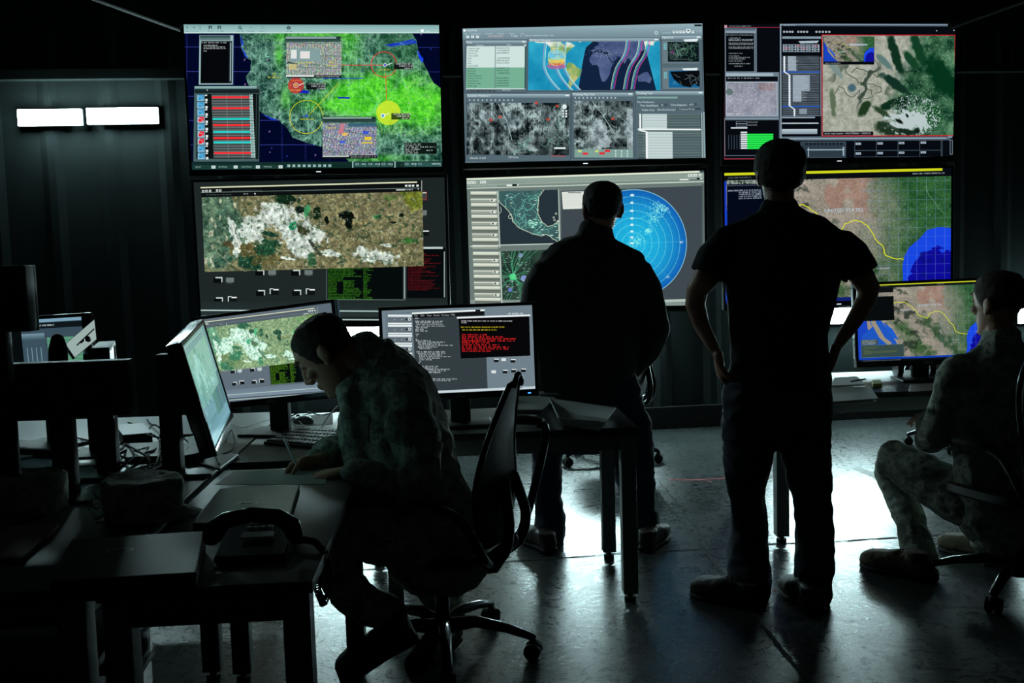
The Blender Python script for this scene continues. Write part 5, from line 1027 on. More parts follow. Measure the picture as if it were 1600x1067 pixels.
def laptop(pts, label, mark, mloc_px, thick=.024, m=None, zt=None):
    zt = zt or DZ + thick; v = [PZ(x, y, zt) for x, y in pts]; c = sum(v, Vector()) / 4; root = empty('laptop', (c.x, c.y, zt - thick)); tag(root, label, 'laptop', 'closed laptops on the foreground desk')
    for nm, z1, z0 in (('lid', zt, zt - .009), ('base', zt - .0105, zt - thick)):
        bm = B(); t = [bm.verts.new(Vector((p.x, p.y, z1))) for p in v]; b = [bm.verts.new(Vector((p.x, p.y, z0))) for p in v]; bm.faces.new(t); bm.faces.new(list(reversed(b)))
        for i in range(4): bm.faces.new((t[i], b[i], b[(i + 1) % 4], t[(i + 1) % 4]))
        bmesh.ops.recalc_face_normals(bm, faces=bm.faces); bmesh.ops.bevel(bm, geom=bm.edges[:], offset=.003, segments=2, affect='EDGES', profile=.6); obj(nm, bm, m or M_LAP, root, smooth=False)
    p = PZ(*mloc_px, zt); d = (v[1] - v[0]); a = math.atan2(d.y, d.x)
    bm = B(); N = 32
    for rr, r2 in ((.030, .0275),):
        o_ = [bm.verts.new(p + Matrix.Rotation(a, 3, 'Z') @ Vector((math.cos(2 * math.pi * i / N) * rr, math.sin(2 * math.pi * i / N) * rr * mark[1], .0006))) for i in range(N)]; i_ = [bm.verts.new(p + Matrix.Rotation(a, 3, 'Z') @ Vector((math.cos(2 * math.pi * i / N) * r2, math.sin(2 * math.pi * i / N) * r2 * mark[1], .0006))) for i in range(N)]
        for i in range(N): bm.faces.new((o_[i], o_[(i + 1) % N], i_[(i + 1) % N], i_[i]))
    lo = obj('logo', bm, M_MARK, root, smooth=False)
    t = logo(root, 'DELL', p - root.location + Vector((0, 0, .0006)), mark[0], M_MARK, (0, 0, a), 'logo_text')
    return root
M_LAP = mat('brushed_dark_metal', (.012, .014, .014), .55, spec=.35)
M_LAPG = mat('grey_laptop_lid', (.035, .045, .042), .4)
laptop([(78, 908), (306, 894), (320, 829), (112, 842)], 'closed black laptop nearest the camera on the foreground desk', (.016, .62), (187, 860), .05, M_LAP, DZ + .052)
laptop([(300, 817), (450, 814), (468, 757), (343, 763)], 'closed dark grey laptop between the cap and the paper sheet', (.016, .62), (386, 786), .03, M_LAPG)
M_FORM = mat('grey_form_sheet', (.5, .53, .49), .8)
def sheet(pts, label, name='paper_sheet', z=DZ + .0016, m=None, lines=True, group=None):
    v = [PZ(x, y, z) for x, y in pts]; c = sum(v, Vector()) / 4; root = empty(name, (c.x, c.y, z - .0012)); tag(root, label, 'paper', group)
    bm = B(); t = [bm.verts.new(p) for p in v]; b = [bm.verts.new(p - Vector((0, 0, .0012))) for p in v]; bm.faces.new(t); bm.faces.new(list(reversed(b)))
    for i in range(4): bm.faces.new((t[i], b[i], b[(i + 1) % 4], t[(i + 1) % 4]))
    obj('sheet', bm, m or M_FORM, root, smooth=False)
    if lines:
        bm = B()
        for k in range(1, 12):
            f = k / 12; a = v[0].lerp(v[3], f); b_ = v[1].lerp(v[2], f); a, b_ = a.lerp(b_, .05), a.lerp(b_, .95 if k % 3 else .6); u = (v[3] - v[0]).normalized() * .0012
            vs = [bm.verts.new(q + Vector((0, 0, .0003))) for q in (a, b_, b_ + u, a + u)]; bm.faces.new(vs)
        obj('ruled_line', bm, M_BLACK, root, smooth=False)
    return root
sheet([(336, 757), (508, 756), (516, 731), (368, 735)], 'sheet of paper on the desk under the writing man\'s hands')
# keyboard
def keyboard(pts, label):
    v = [PZ(x, y, DZ + .012) for x, y in pts]; c = sum(v, Vector()) / 4; root = empty('keyboard', (c.x, c.y, DZ)); tag(root, label, 'keyboard')
    bm = B(); t = [bm.verts.new(p) for p in v]; b = [bm.verts.new(Vector((p.x, p.y, DZ + .001))) for p in v]; bm.faces.new(t); bm.faces.new(list(reversed(b)))
    for i in range(4): bm.faces.new((t[i], b[i], b[(i + 1) % 4], t[(i + 1) % 4]))
    bmesh.ops.recalc_face_normals(bm, faces=bm.faces); obj('body', bm, M_BLACK, root, smooth=False)
    bm = B()
    for r in range(5):
        for k in range(18):
            f0, f1 = (k + .12) / 18.4 + .01, (k + .88) / 18.4 + .01; g0, g1 = (r + .14) / 5.2 + .02, (r + .86) / 5.2 + .02
            q = [v[0].lerp(v[1], f).lerp(v[3].lerp(v[2], f), g) for f, g in ((f0, g0), (f1, g0), (f1, g1), (f0, g1))]
            t = [bm.verts.new(p + Vector((0, 0, .006))) for p in q]; b = [bm.verts.new(p) for p in q]; bm.faces.new(t)
            for i in range(4): bm.faces.new((b[i], b[(i + 1) % 4], t[(i + 1) % 4], t[i]))
    obj('keys', bm, M_BLACK, root, smooth=False)
keyboard([(412, 690), (530, 700), (560, 672), (470, 668)], 'black keyboard in front of the satellite-picture monitor')
bm = B(); ball(bm, (0, 0, .008), (.032, .055, .026)); cut(bm, (0, 0, 0), (0, 0, -1)); p = PZ(474, 662, DZ)
mo = empty('mouse', (p.x, p.y, DZ + .002), math.radians(60)); tag(mo, 'grey mouse lying among the cables behind the keyboard', 'mouse'); obj('shell', bm, mat('grey_plastic', (.2, .22, .22), .35), mo, rel=False); bm = B(); cyl(bm, (-.003, .03, .031), (.003, .03, .031), .007); obj('wheel', bm, M_RUB, mo, rel=False)
# telephone
p = PZ(397, 872, DZ); ph = empty('telephone', (p.x, p.y, DZ), math.radians(4)); tag(ph, 'black desk telephone with its handset lying across the top, at the foreground desk corner', 'telephone')
bm = B(); bmesh.ops.create_cube(bm, size=1)
for vv in bm.verts: vv.co = Vector((vv.co.x * .17, vv.co.y * .2 + .05, (.02 if vv.co.y < 0 else .055) if vv.co.z > 0 else 0))
bmesh.ops.bevel(bm, geom=bm.edges[:], offset=.006, segments=3, affect='EDGES'); obj('base', bm, M_GLOSS, ph, rel=False)
bm = B()
for i in range(4):
    for j in range(3): box(bm, (-.022 + i * .017, .075 + j * .02, .052 + j * .004), (.012, .014, .012), None, .002)
obj('keypad', bm, M_WHITEP, ph, rel=False)
bm = B(); bmesh.ops.create_cube(bm, size=1, matrix=Matrix.Translation((.005, .035, .046)) @ Matrix.Rotation(.15, 4, 'X') @ Matrix.Diagonal((.075, .03, .006, 1))); obj('label_strip', bm, M_WHITEP, ph, rel=False)
bm = B(); loft(bm, [((-.098, .0, .056), .020, .022), ((-.092, .0, .075), .020, .024), ((-.06, .0, .096), .016, .020), ((0, .0, .106), .014, .019), ((.06, .0, .098), .016, .020), ((.092, .0, .076), .020, .024), ((.098, .0, .056), .020, .022)], n=16, xh=(0, 1, 0)); obj('handset', bm, M_GLOSS, ph, rel=False)
# coiled cord
def coil(pts, r, turns, wire=.0022):
    ps = [Vector(p) for p in pts]; out = []; N = turns * 10
    L = [0]; [L.append(L[-1] + (b - a).length) for a, b in zip(ps, ps[1:])]
    for i in range(N + 1):
        s = L[-1] * i / N; k = max(j for j in range(len(ps) - 1) if L[j] <= s + 1e-9); t = (s - L[k]) / max(L[k + 1] - L[k], 1e-9); c = ps[k].lerp(ps[k + 1], min(t, 1)); d = (ps[k + 1] - ps[k]).normalized(); u = d.cross(Vector((0, .3, 1))).normalized(); w_ = d.cross(u); a = i / 10 * 2 * math.pi
        out.append(c + u * r * math.cos(a) + w_ * r * math.sin(a))
    bm = B(); tube(bm, out, wire, n=5, smooth=1); return bm
cp = [P(x, y, Y) for x, y, Y in ((455, 846, 2.42), (474, 843, 2.40), (492, 846, 2.38), (507, 862, 2.36), (515, 890, 2.36), (514, 925, 2.36), (505, 944, 2.36), (497, 925, 2.34), (495, 900, 2.33), (488, 884, 2.33))]
bm = coil(cp, .0075, 58); o = obj('handset_cord', bm, M_RUB, ph); 
# caps
def cap(px, py, Y, r, yaw, label, bill=True):
    c = PZ(px, py, DZ); root = empty('patrol_cap', (c.x, c.y, DZ), yaw); tag(root, label, 'cap', 'soft caps on the desks')
    bm = B(); rs = [ring(bm, Vector((0, 0, z)), Vector((1, 0, 0)), Vector((0, 1, 0)), rx, ry, 40) for z, rx, ry in ((.001, r * 1.02, r * .84), (.03, r * 1.05, r * .86), (.075, r * 1.08, r * .9), (.105, r * 1.08, r * .9), (.112, r * .95, r * .8), (.104, r * .6, r * .5), (.100, r * .2, r * .15))]
    for a, b in zip(rs, rs[1:]): bridge(bm, a, b)
    bm.faces.new(rs[-1]); bmesh.ops.subdivide_edges(bm, edges=bm.edges[:], cuts=1, use_grid_fill=True); wrinkle(bm, .006, 22); obj('crown', bm, M_CAMO, root, rel=False)
    if bill:
        bm = B(); N = 20; rows = []
        for k in range(6):
            t = k / 5; row = []
            for i in range(N + 1):
                a = math.radians(-52 + 104 * i / N); rr = r * (1.0 + .62 * t * math.cos(a * 1.35)); row.append(bm.verts.new((rr * math.cos(a), rr * .84 * math.sin(a) * (1 + .05 * t), .022 - .012 * t - .02 * t * abs(math.sin(a)) + .006)))
            rows.append(row)
        for a, b in zip(rows, rows[1:]):
            for i in range(N): bm.faces.new((a[i], a[i + 1], b[i + 1], b[i]))
        g = bmesh.ops.solidify(bm, geom=bm.faces[:], thickness=.004); obj('brim', bm, M_CAMO, root, rel=False)
    bm = B(); rs = [ring(bm, Vector((0, 0, z)), Vector((1, 0, 0)), Vector((0, 1, 0)), r * 1.075, r * .885, 40) for z in (.028, .05)]; bridge(bm, *rs); obj('sweatband', bm, M_CAMO, root, rel=False)
    return root
cap(225, 806, 2.6, .105, math.radians(-8), 'camouflage cap with its brim to the right, beside the grey laptop')
cap(50, 796, 2.7, .10, math.radians(170), 'camouflage cap at the left edge of the photo behind the black laptop')
# cardboard
zbox('cardboard_piece', 'dull brown cardboard piece at the left edge beside the nearest laptop', 'cardboard', [(-30, 872), (36, 872), (92, 818), (-10, 822)], DZ + .012, .01, M_CARD, .001, part='board')
# small boxes and adapters
M_GREYB = mat('silver_grey_box_lid', (.3, .32, .33), .35); M_DBOX = mat('black_box_shell', (.02, .02, .02), .5)
r_, v_ = zbox('equipment_box', 'small black box with a silvery lid among the cables', 'box', [(192, 680), (238, 676), (223, 661), (180, 664)], DZ + .05, .048, M_DBOX, part='case'); 
bm = B(); f = bm.faces.new([bm.verts.new(p + Vector((0, 0, .0015))) for p in v_]); obj('lid', bm, M_GREYB, r_, smooth=False)
zbox('power_adapter', 'black power adapter tangled in the cables left of the turned monitor', 'adapter', [(195, 714), (250, 712), (250, 690), (200, 692)], DZ + .035, .033, M_BLACK, .006, part='case')
zbox('document_tray', 'dark plastic tray on the cable-strewn desk beside the monitor column', 'tray', [(286, 712), (318, 706), (318, 690), (286, 692)], DZ + .05, .048, M_BLACK, .004, part='case')
zbox('network_switch', 'flat black box at left behind the caps with bright slots', 'device', [(-10, 700), (92, 704), (92, 690), (-10, 684)], DZ + .03, .028, M_BLACK, .003, part='case')
zbox('folded_papers', 'bright folded papers on the far left desk', 'paper', [(20, 716), (52, 712), (45, 700), (26, 702)], DZ + .01, .008, M_PAPER, .001, part='sheets')
zbox('notebook', 'pale notebook on the long desk at left', 'notebook', [(118, 728), (200, 722), (192, 700), (128, 706)], DZ + .006, .004, M_WHITEP, .001, part='cover')
zbox('mouse_pad', 'pale sheet under the cables behind the writing man\'s monitor', 'paper', [(446, 668), (520, 662), (520, 646), (446, 652)], DZ + .003, .0015, M_PAPER, .0003, part='sheet')
# cables
def cable(pts, r=.0035, name='cable', m=None, label='', cat='cable', group=None):
    bm = B(); tube(bm, pts, r, n=7, smooth=5); o = obj(name, bm, m or M_RUB); tag(o, label, cat, group); return o
rc = random.Random(3)
def dpt(x, y, z=.0045): return PZ(x, y, DZ + z)
tangles = [((180, 700), (250, 660), (300, 700), (200, 740)), ((195, 735), (240, 700), (330, 668), (300, 650)), ((150, 720), (200, 690), (235, 735), (330, 700)), ((200, 660), (260, 690), (245, 730), (210, 738)), ((140, 690), (210, 716), (250, 700), (345, 735)), ((230, 655), (260, 668), (270, 700), (255, 735)), ((178, 738), (215, 705), (252, 690), (262, 660)), ((240, 738), (256, 712), (244, 690), (225, 672)),
           ((120, 684), (170, 700), (150, 728), (188, 742)), ((205, 700), (190, 720), (218, 742), (262, 722)), ((262, 700), (300, 676), (330, 690), (342, 722))]
for i, q in enumerate(tangles):
    pts = [dpt(q[0][0], q[0][1])]
    for a, b in zip(q, q[1:]):
        for t in (.33, .66, 1): pts.append(dpt(a[0] + (b[0] - a[0]) * t + rc.uniform(-9, 9), a[1] + (b[1] - a[1]) * t + rc.uniform(-5, 5), .0045 + rc.uniform(0, .05)))
    cable(pts, rc.choice((.003, .0035, .0045)), label='black cable in the tangle on the long desk at left', group='tangled cables on the left desk')
for i, (q, m_, lab) in enumerate(((((438, 665), (470, 650), (520, 640), (560, 642)), None, 'black cable running from the satellite-picture monitor towards the man'), (((443, 655), (475, 643), (505, 648), (545, 636)), None, 'black cable looping over the pale sheet behind the keyboard'), (((448, 672), (462, 655), (478, 668), (500, 674)), M_WHITEP, 'thin white cable behind the keyboard'), (((500, 672), (515, 648), (530, 632), (534, 636)), None, 'black cable rising beside the man\'s chest'), (((360, 660), (380, 668), (405, 660), (440, 650)), M_WHITEP, 'thin white cable at the foot of the satellite-picture monitor'), (((352, 690), (362, 672), (366, 700), (340, 712)), None, 'black cable beside the turned monitor\'s foot'), (((120, 760), (150, 795), (165, 770), (200, 742)), None, 'black cable between the two caps'), (((150, 812), (172, 795), (150, 775), (142, 760)), None, 'black cable curling behind the nearest laptop'))):
    cable([dpt(x, y, .005 + (.012 if 0 < k < 3 else 0)) for k, (x, y) in enumerate(q)], .003 if m_ is None else .0018, m=m_, label=lab)
# column cable on the turned monitor
cable([P(272, 560, colx.y), P(282, 575, colx.y - .02), P(283, 640, colx.y - .03), P(275, 700, colx.y - .03), PZ(262, 735, DZ + .005)], .004, label='black cable hanging down the turned monitor\'s column')
# foam trays and papers on the middle desk
M_FOAM = mat('pale_foam', (.42, .45, .44), .5)
def tray(pts, z, h, label):
    v = [PZ(x, y, z + h) for x, y in pts]; c = sum(v, Vector()) / 4; root = empty('foam_tray', (c.x, c.y, z)); tag(root, label, 'tray', 'food trays on the middle desk'); bm = B()
    def rg(f, dz): return [bm.verts.new(c.lerp(p, f) + Vector((0, 0, dz))) for p in v]
    rs = [rg(1.0, 0), rg(.97, .001), rg(.76, -h + .004), rg(.74, -h), rg(.78, -h), rg(1.0, -.003)]
    for a, b in zip(rs, rs[1:]):
        for i in range(4): bm.faces.new((a[i], a[(i + 1) % 4], b[(i + 1) % 4], b[i]))
    for i in range(4): bm.faces.new((rs[-1][i], rs[-1][(i + 1) % 4], rs[0][(i + 1) % 4], rs[0][i]))
    bm.faces.new(rs[3]); bmesh.ops.recalc_face_normals(bm, faces=bm.faces); bmesh.ops.bevel(bm, geom=[e for e in bm.edges], offset=.004, segments=2, affect='EDGES', profile=.5); obj('tray', bm, M_FOAM, root)
    return root
tray([(872, 652), (945, 660), (962, 637), (858, 622)], DZ + .001, .045, 'open pale foam food tray at the right end of the middle desk')
tray([(786, 640), (848, 640), (868, 621), (800, 616)], DZ + .001, .03, 'pale foam food tray beside the code monitor, left of the other tray')
# things on the right desk
def stack(pts, z0, n, label, m=M_PAPER):
    v = [PZ(x, y, z0 + n * .004) for x, y in pts]; c = sum(v, Vector()) / 4; root = empty('paper_stack', (c.x, c.y, z0)); tag(root, label, 'paper')
    for k in range(n):
        bm = B(); off = Vector((rc.uniform(-.008, .008), rc.uniform(-.008, .008), 0)); R2 = Matrix.Rotation(rc.uniform(-.05, .05), 3, 'Z')
        t = [bm.verts.new(R2 @ (Vector((p.x, p.y, 0)) - Vector((c.x, c.y, 0))) + Vector((c.x, c.y, z0 + .004 * k + .0038)) + off) for p in v]; b = [bm.verts.new(q.co - Vector((0, 0, .0034))) for q in t]; bm.faces.new(t); bm.faces.new(list(reversed(b)))
        for i in range(4): bm.faces.new((t[i], b[i], b[(i + 1) % 4], t[(i + 1) % 4]))
        obj('sheet', bm, m, root, smooth=False)
stack([(1293, 627), (1368, 622), (1360, 604), (1297, 604)], DZ + .001, 6, 'thick stack of papers on the right desk beside the standing man\'s hip')
stack([(1300, 603), (1352, 600), (1336, 588), (1302, 590)], DZ + .026, 2, 'loose white papers lying on the paper stack on the right desk')
bm = B(); a = PZ(1330, 596, DZ + .043); b = PZ(1352, 592, DZ + .043); tube(bm, [a, b], .004); tag(obj('marker_pen', bm, M_BLACK), 'dark pen on the loose papers of the right desk', 'pen')
zbox('sticky_note_block', 'small yellow-green block near the papers on the right desk', 'note block', [(1364, 600), (1378, 599), (1376, 593), (1362, 594)], DZ + .02, .018, mat('yellow_paper', (.5, .55, .1), .8), .001, part='block')
zbox('keyboard', 'dark keyboard on the right desk in front of the seated soldier', 'keyboard', [(1420, 612), (1500, 608), (1500, 596), (1422, 600)], DZ + .02, .018, M_BLACK, .003, part='body')
# headphones
hp = PZ(1428, 590, DZ); root = empty('headphones', (hp.x, hp.y, DZ)); tag(root, 'glossy black headphones standing under the border-map monitor', 'headphones')
bm = B(); N = 20; tube(bm, [Vector((.085 * math.cos(a), 0, .10 + .085 * math.sin(a))) for a in [math.pi * (-.08 + 1.16 * i / N) for i in range(N + 1)]], .009, n=10, smooth=1); obj('headband', bm, M_GLOSS, root, rel=False)
for s in (-1, 1): bm = B(); cyl(bm, (s * .07, 0, .05), (s * .10, 0, .05), .048); bmesh.ops.bevel(bm, geom=bm.edges[:], offset=.004, segments=2, affect='EDGES'); obj('ear_cup', bm, M_GLOSS, root, rel=False)
# case under the foreground desk
p = PZ(235, 1062, 0); cs = empty('equipment_case', (-1.42, 2.85, 0), math.radians(6)); tag(cs, 'dark hard equipment case on the floor under the foreground desk', 'case')
obj('shell', boxes([((0, 0, .2), (.5, .55, .36))], None, .02), M_GLOSS, cs, rel=False)
bm = B()
for z in (.06, .2, .34): box(bm, (.255, 0, z), (.02, .5, .03), None, .005)
obj('rib', bm, M_BLACK, cs, rel=False)
for y in (-.15, .15): obj('latch', boxes([((.262, y, .27), (.03, .05, .08))], None, .004), M_CHROME, cs, rel=False)
bm = B(); tube(bm, [(.26, -.08, .24), (.29, -.07, .26), (.295, 0, .265), (.29, .07, .26), (.26, .08, .24)], .009); obj('handle', bm, M_RUB, cs, rel=False)
obj('wheel', boxes([((.0, -.28, .03), (.08, .03, .06))], None, .01), M_RUB, cs, rel=False)
# black equipment at far left, standing before the mixer screen
def eq_monitor(c, yaw, w_, h_, label, stand_px=None, tilt=0):
    M = frame(yaw, tilt, 0, c); root = empty('monitor', (0, 0, 0)); root.matrix_basis = M; tag(root, label, 'monitor', 'desk monitors')
    obj('housing', housing(w_ - .03, h_ - .04, (.015, .015, .015, .025), .045), M_BLACK, root, rel=False); screen_quad('screen', w_ - .03, h_ - .04, -.001, M_GLOSS, root)
    mi = M.inverted(); bk = M @ Vector((0, .03, 0)); bm = B(); box(bm, (bk.x, bk.y, (DZ + bk.z) / 2), (.07, .035, bk.z - DZ), None, .004); bm.transform(mi); obj('stand', bm, M_BLACK, root, rel=False)
    bm = B(); box(bm, (bk.x, bk.y, DZ + .008), (.24, .2, .015), None, .005); bm.transform(mi); obj('stand_base', bm, M_DKSTEEL, root, rel=False); return root
eq_monitor(P(100, 604, 3.05), 184, .42, .17, 'dark low monitor seen from behind, in front of the mixer-panel monitor')
eq_monitor(P(176, 590, 3.35), 108, .30, .24, 'dark monitor turned side-on with a lit top edge, on a grey column at left')
eq_monitor(P(0, 464, 2.9), 176, .22, .19, 'small black monitor seen from behind at the left edge, highest of the group')
# the white-backed panel
v = [P(101, 538, 3.55), P(148, 498, 3.68), P(151.5, 530, 3.68), P(116, 560, 3.55)]; bm = B(); n_ = (v[1] - v[0]).cross(v[3] - v[0]).normalized() * .012
t = [bm.verts.new(p) for p in v]; b = [bm.verts.new(p + n_) for p in v]; bm.faces.new(t); bm.faces.new(list(reversed(b)))
for i in range(4): bm.faces.new((t[i], b[i], b[(i + 1) % 4], t[(i + 1) % 4]))
bmesh.ops.recalc_face_normals(bm, faces=bm.faces)
root = empty('monitor', v[3]); tag(root, 'monitor with a pale lit screen turned almost edge-on, beside the mixer-panel monitor', 'monitor', 'desk monitors'); obj('housing', bm, M_BLACK, root, smooth=False); bm = B(); fo = n_.normalized() * (-.001 if n_.y > 0 else .013); cc_ = sum(v, Vector()) / 4; bm.faces.new([bm.verts.new(p.lerp(cc_, .05) + fo) for p in v]); ms = mat('pale_screen', (.02, .02, .02), .3); ms.node_tree.nodes['Principled BSDF'].inputs['Emission Color'].default_value = (.42, .55, .52, 1); ms.node_tree.nodes['Principled BSDF'].inputs['Emission Strength'].default_value = .75; obj('screen', bm, ms, root, smooth=False)
bm = B(); a, b_ = v[0].lerp(v[3], .5), v[1].lerp(v[2], .38); u = (v[3] - v[0]).normalized() * .008; off = n_.normalized() * (-.002 if n_.y > 0 else .014)
bm.faces.new([bm.verts.new(q + off) for q in (a.lerp(b_, .25), b_.lerp(a, .08), b_.lerp(a, .08) + u * .6, a.lerp(b_, .25) + u * .6)]); obj('menu_bar', bm, M_BLACK, root, smooth=False)
m4 = (v[0] + v[1] + v[2] + v[3]) / 4; bm = B(); box(bm, (m4.x - .02, m4.y + .12, (DZ + m4.z) / 2 - .03), (.06, .03, m4.z - DZ - .06), None, .004); limb(bm, [((m4.x - .02, m4.y + .12, m4.z - .08), .015), ((m4.x, m4.y + .03, m4.z), .015)]); obj('stand', bm, M_BLACK, root); bm = B(); box(bm, (m4.x - .02, m4.y + .1, DZ + .008), (.2, .2, .014), None, .004); obj('stand_base', bm, M_BLACK, root)
# desk microphone hump and a gooseneck
p = PZ(92, 718, DZ); p.y = 3.25; base = Vector((P(92, 600, 3.25).x, 3.25, DZ)); root = empty('headset_stand', base); tag(root, 'black rounded headset on its stand in front of the mixer-panel screen', 'headset')
top = P(91, 545, 3.25); bm = B(); limb(bm, [(base + Vector((0, 0, .01)), .012), (top, .012)]); cyl(bm, base, base + Vector((0, 0, .012)), .07); obj('stand', bm, M_BLACK, root)
bm = B(); limb(bm, [(P(92, 610, 3.25), .03), (P(91, 575, 3.25), .03), (P(91, 545, 3.25), .03), (P(90, 532, 3.25), .022)]); obj('ear_cushion', bm, M_RUB, root)
# grey column
p = PZ(168, 742, DZ); root = empty('monitor_column', (p.x, p.y, DZ)); tag(root, 'grey upright column with an oval cable hole rising from the left desk', 'stand')
hh = P(168, 645, p.y).z; obj('column', boxes([((0, 0, (hh - DZ) / 2), (.045, .03, hh - DZ))], None, .004), M_STEEL, root, rel=False); obj('foot', boxes([((0, .0, .007), (.2, .18, .014))], None, .004), M_DKSTEEL, root, rel=False)
bm = B(); ball(bm, (.006, -.0155, .09), (.008, .001, .03)); obj('cable_hole', bm, M_RUB, root, rel=False)
# ------------------------------------------------------------------ office chairs
def chair(hub, rz, label, arm_z=.215, arm_y=0, taper=1.0, seat_z=.44, arm_phase=0, group='office chairs', R=.33, back_h=.62, narrow=.46):
    root = empty('office_chair', (hub.x, hub.y, 0), rz); tag(root, label, 'chair', group)
    bm = B(); cyl(bm, (0, 0, .065), (0, 0, .13), .042, .038); obj('hub', bm, M_GLOSS, root, rel=False)
    for k in range(5):
        a = math.radians(arm_phase + 72 * k) - rz; d = Vector((math.cos(a), math.sin(a), 0)); e = d * R
        bm = B(); loft(bm, [(d * .02 + Vector((0, 0, .105)), .03, .030), (d * .12 + Vector((0, 0, .125)), .026, .022), (d * .24 + Vector((0, 0, .105)), .021, .017), (e + Vector((0, 0, .078)), .019, .013)], n=14, xh=(-d.y, d.x, 0)); lg = obj('leg', bm, M_GLOSS, root, rel=False)
        bm = B(); s = Vector((-d.y, d.x, 0)); c = e + Vector((0, 0, .03))
        for sg in (-1, 1): cyl(bm, c + s * sg * .008, c + s * sg * .027, .030)
        cyl(bm, c - s * .02, c + s * .02, .01); limb(bm, [(e + Vector((0, 0, .035)), .012), (e + Vector((0, 0, .075)), .012)])
        ball(bm, c + Vector((0, 0, .016)), (.026, .026, .02)); obj('caster', bm, M_RUB, lg, rel=False)
    bm = B(); cyl(bm, (0, 0, .1), (0, 0, .26), .026); obj('column_sleeve', bm, M_GLOSS, root, rel=False)
    bm = B(); cyl(bm, (0, 0, .24), (0, 0, seat_z - .09), .014); obj('gas_lift', bm, M_CHROME, root, rel=False)
    bm = B(); box(bm, (0, -.02, seat_z - .085), (.16, .24, .06), None, .02, 3); limb(bm, [((0, -.1, seat_z - .09), .03), ((0, -.2, seat_z - .08), .03), ((0, -.27, seat_z + .02), .026)]); obj('tilt_mechanism', bm, M_GLOSS, root, rel=False)
    # seat: rounded pan with a raised frame
    def pan(f, z, cz=0): return [Vector((narrow / 2 * f * sx, sy, z)) for sx, sy in ()]
    bm = B(); rs = []
    for f, z in ((.3, seat_z - .012), (.75, seat_z - .006), (.95, seat_z + .004), (1.0, seat_z), (1.0, seat_z - .03), (.9, seat_z - .045), (.4, seat_z - .05)):
        rs.append([bm.verts.new((narrow / 2 * f * math.copysign(abs(math.cos(t)) ** .55, math.cos(t)), .01 + .235 * f * math.copysign(abs(math.sin(t)) ** .6, math.sin(t)), z - (.03 * max(0, math.sin(t)) ** 4) * f)) for t in [2 * math.pi * i / 36 for i in range(36)]])
    for a, b in zip(rs, rs[1:]): bridge(bm, a, b)
    bm.faces.new(rs[-1]); bm.faces.new(list(reversed(rs[0]))); bmesh.ops.recalc_face_normals(bm, faces=bm.faces); obj('seat', bm, M_MESHF, root, rel=False)
    # back: a curved shell, wider at shoulder height
    prof0 = [(0, -.235, .36), (.1, -.262, .42), (.2, -.268, .45), (.32, -.262, .47), (.44, -.275, .48), (.54, -.298, .44), (back_h, -.312, .36)]
    prof = [(h, y, w_ * (1 - (1 - taper) * max(0, h / back_h - .35) / .65)) for h, y, w_ in prof0]
    def shell(scale, th0, th1):
        bm = B(); fr = []; bk = []
        for h, y, w_ in prof:
            rowf, rowb = [], []
            for i in range(15):
                u = -1 + 2 * i / 14; cx = u * w_ / 2 * scale; cy = y + .055 * u * u * (w_ / .46) ** 2
                rowf.append(bm.verts.new((cx, cy + th0, seat_z + .03 + h))); rowb.append(bm.verts.new((cx, cy - th1, seat_z + .03 + h)))
            fr.append(rowf); bk.append(rowb)
        for g in (fr, bk):
            for a, b in zip(g, g[1:]):
                for i in range(14): bm.faces.new((a[i], a[i + 1], b[i + 1], b[i]))
        for i in range(14): bm.faces.new((fr[0][i], fr[0][i + 1], bk[0][i + 1], bk[0][i])); bm.faces.new((fr[-1][i], fr[-1][i + 1], bk[-1][i + 1], bk[-1][i]))
        for k in range(len(prof) - 1):
            for i in (0, 14): bm.faces.new((fr[k][i], fr[k + 1][i], bk[k + 1][i], bk[k][i]))
        bmesh.ops.recalc_face_normals(bm, faces=bm.faces); return bm
    obj('backrest', shell(.94, .004, .004), M_MESHF, root, rel=False)
    pts = [Vector((-w_ / 2, y + .055 * (w_ / .46) ** 2, seat_z + .03 + h)) for h, y, w_ in prof]; topc = [Vector((u * prof[-1][2] / 2, prof[-1][1] + .055 * u * u * (prof[-1][2] / .46) ** 2, seat_z + .03 + back_h + .035 * (1 - u * u))) for u in (-.6, 0, .6)]; loop = pts + topc + [Vector((-p.x, p.y, p.z)) for p in reversed(pts)]
    bot = [Vector((u * prof[0][2] / 2, prof[0][1] + .055 * u * u * (prof[0][2] / .46) ** 2 - .01, seat_z + .03)) for u in (.6, 0, -.6)]
    bm = B(); tube(bm, loop + bot + [loop[0]], .011, n=10, smooth=3); obj('backrest_frame', bm, M_GLOSS, root, rel=False)
    bm = B()
    for s in (-1, 1): tube(bm, [(s * .05, -.18, seat_z - .07), (s * .09, -.27, seat_z - .01), (s * .10, -.295, seat_z + .08), (s * .08, -.285, seat_z + .16), (s * .05, -.268, seat_z + .24)], .019, n=10, smooth=4, dome=True)
    obj('backrest_support', bm, M_GLOSS, root, rel=False)
    az_, ay_ = arm_z, arm_y
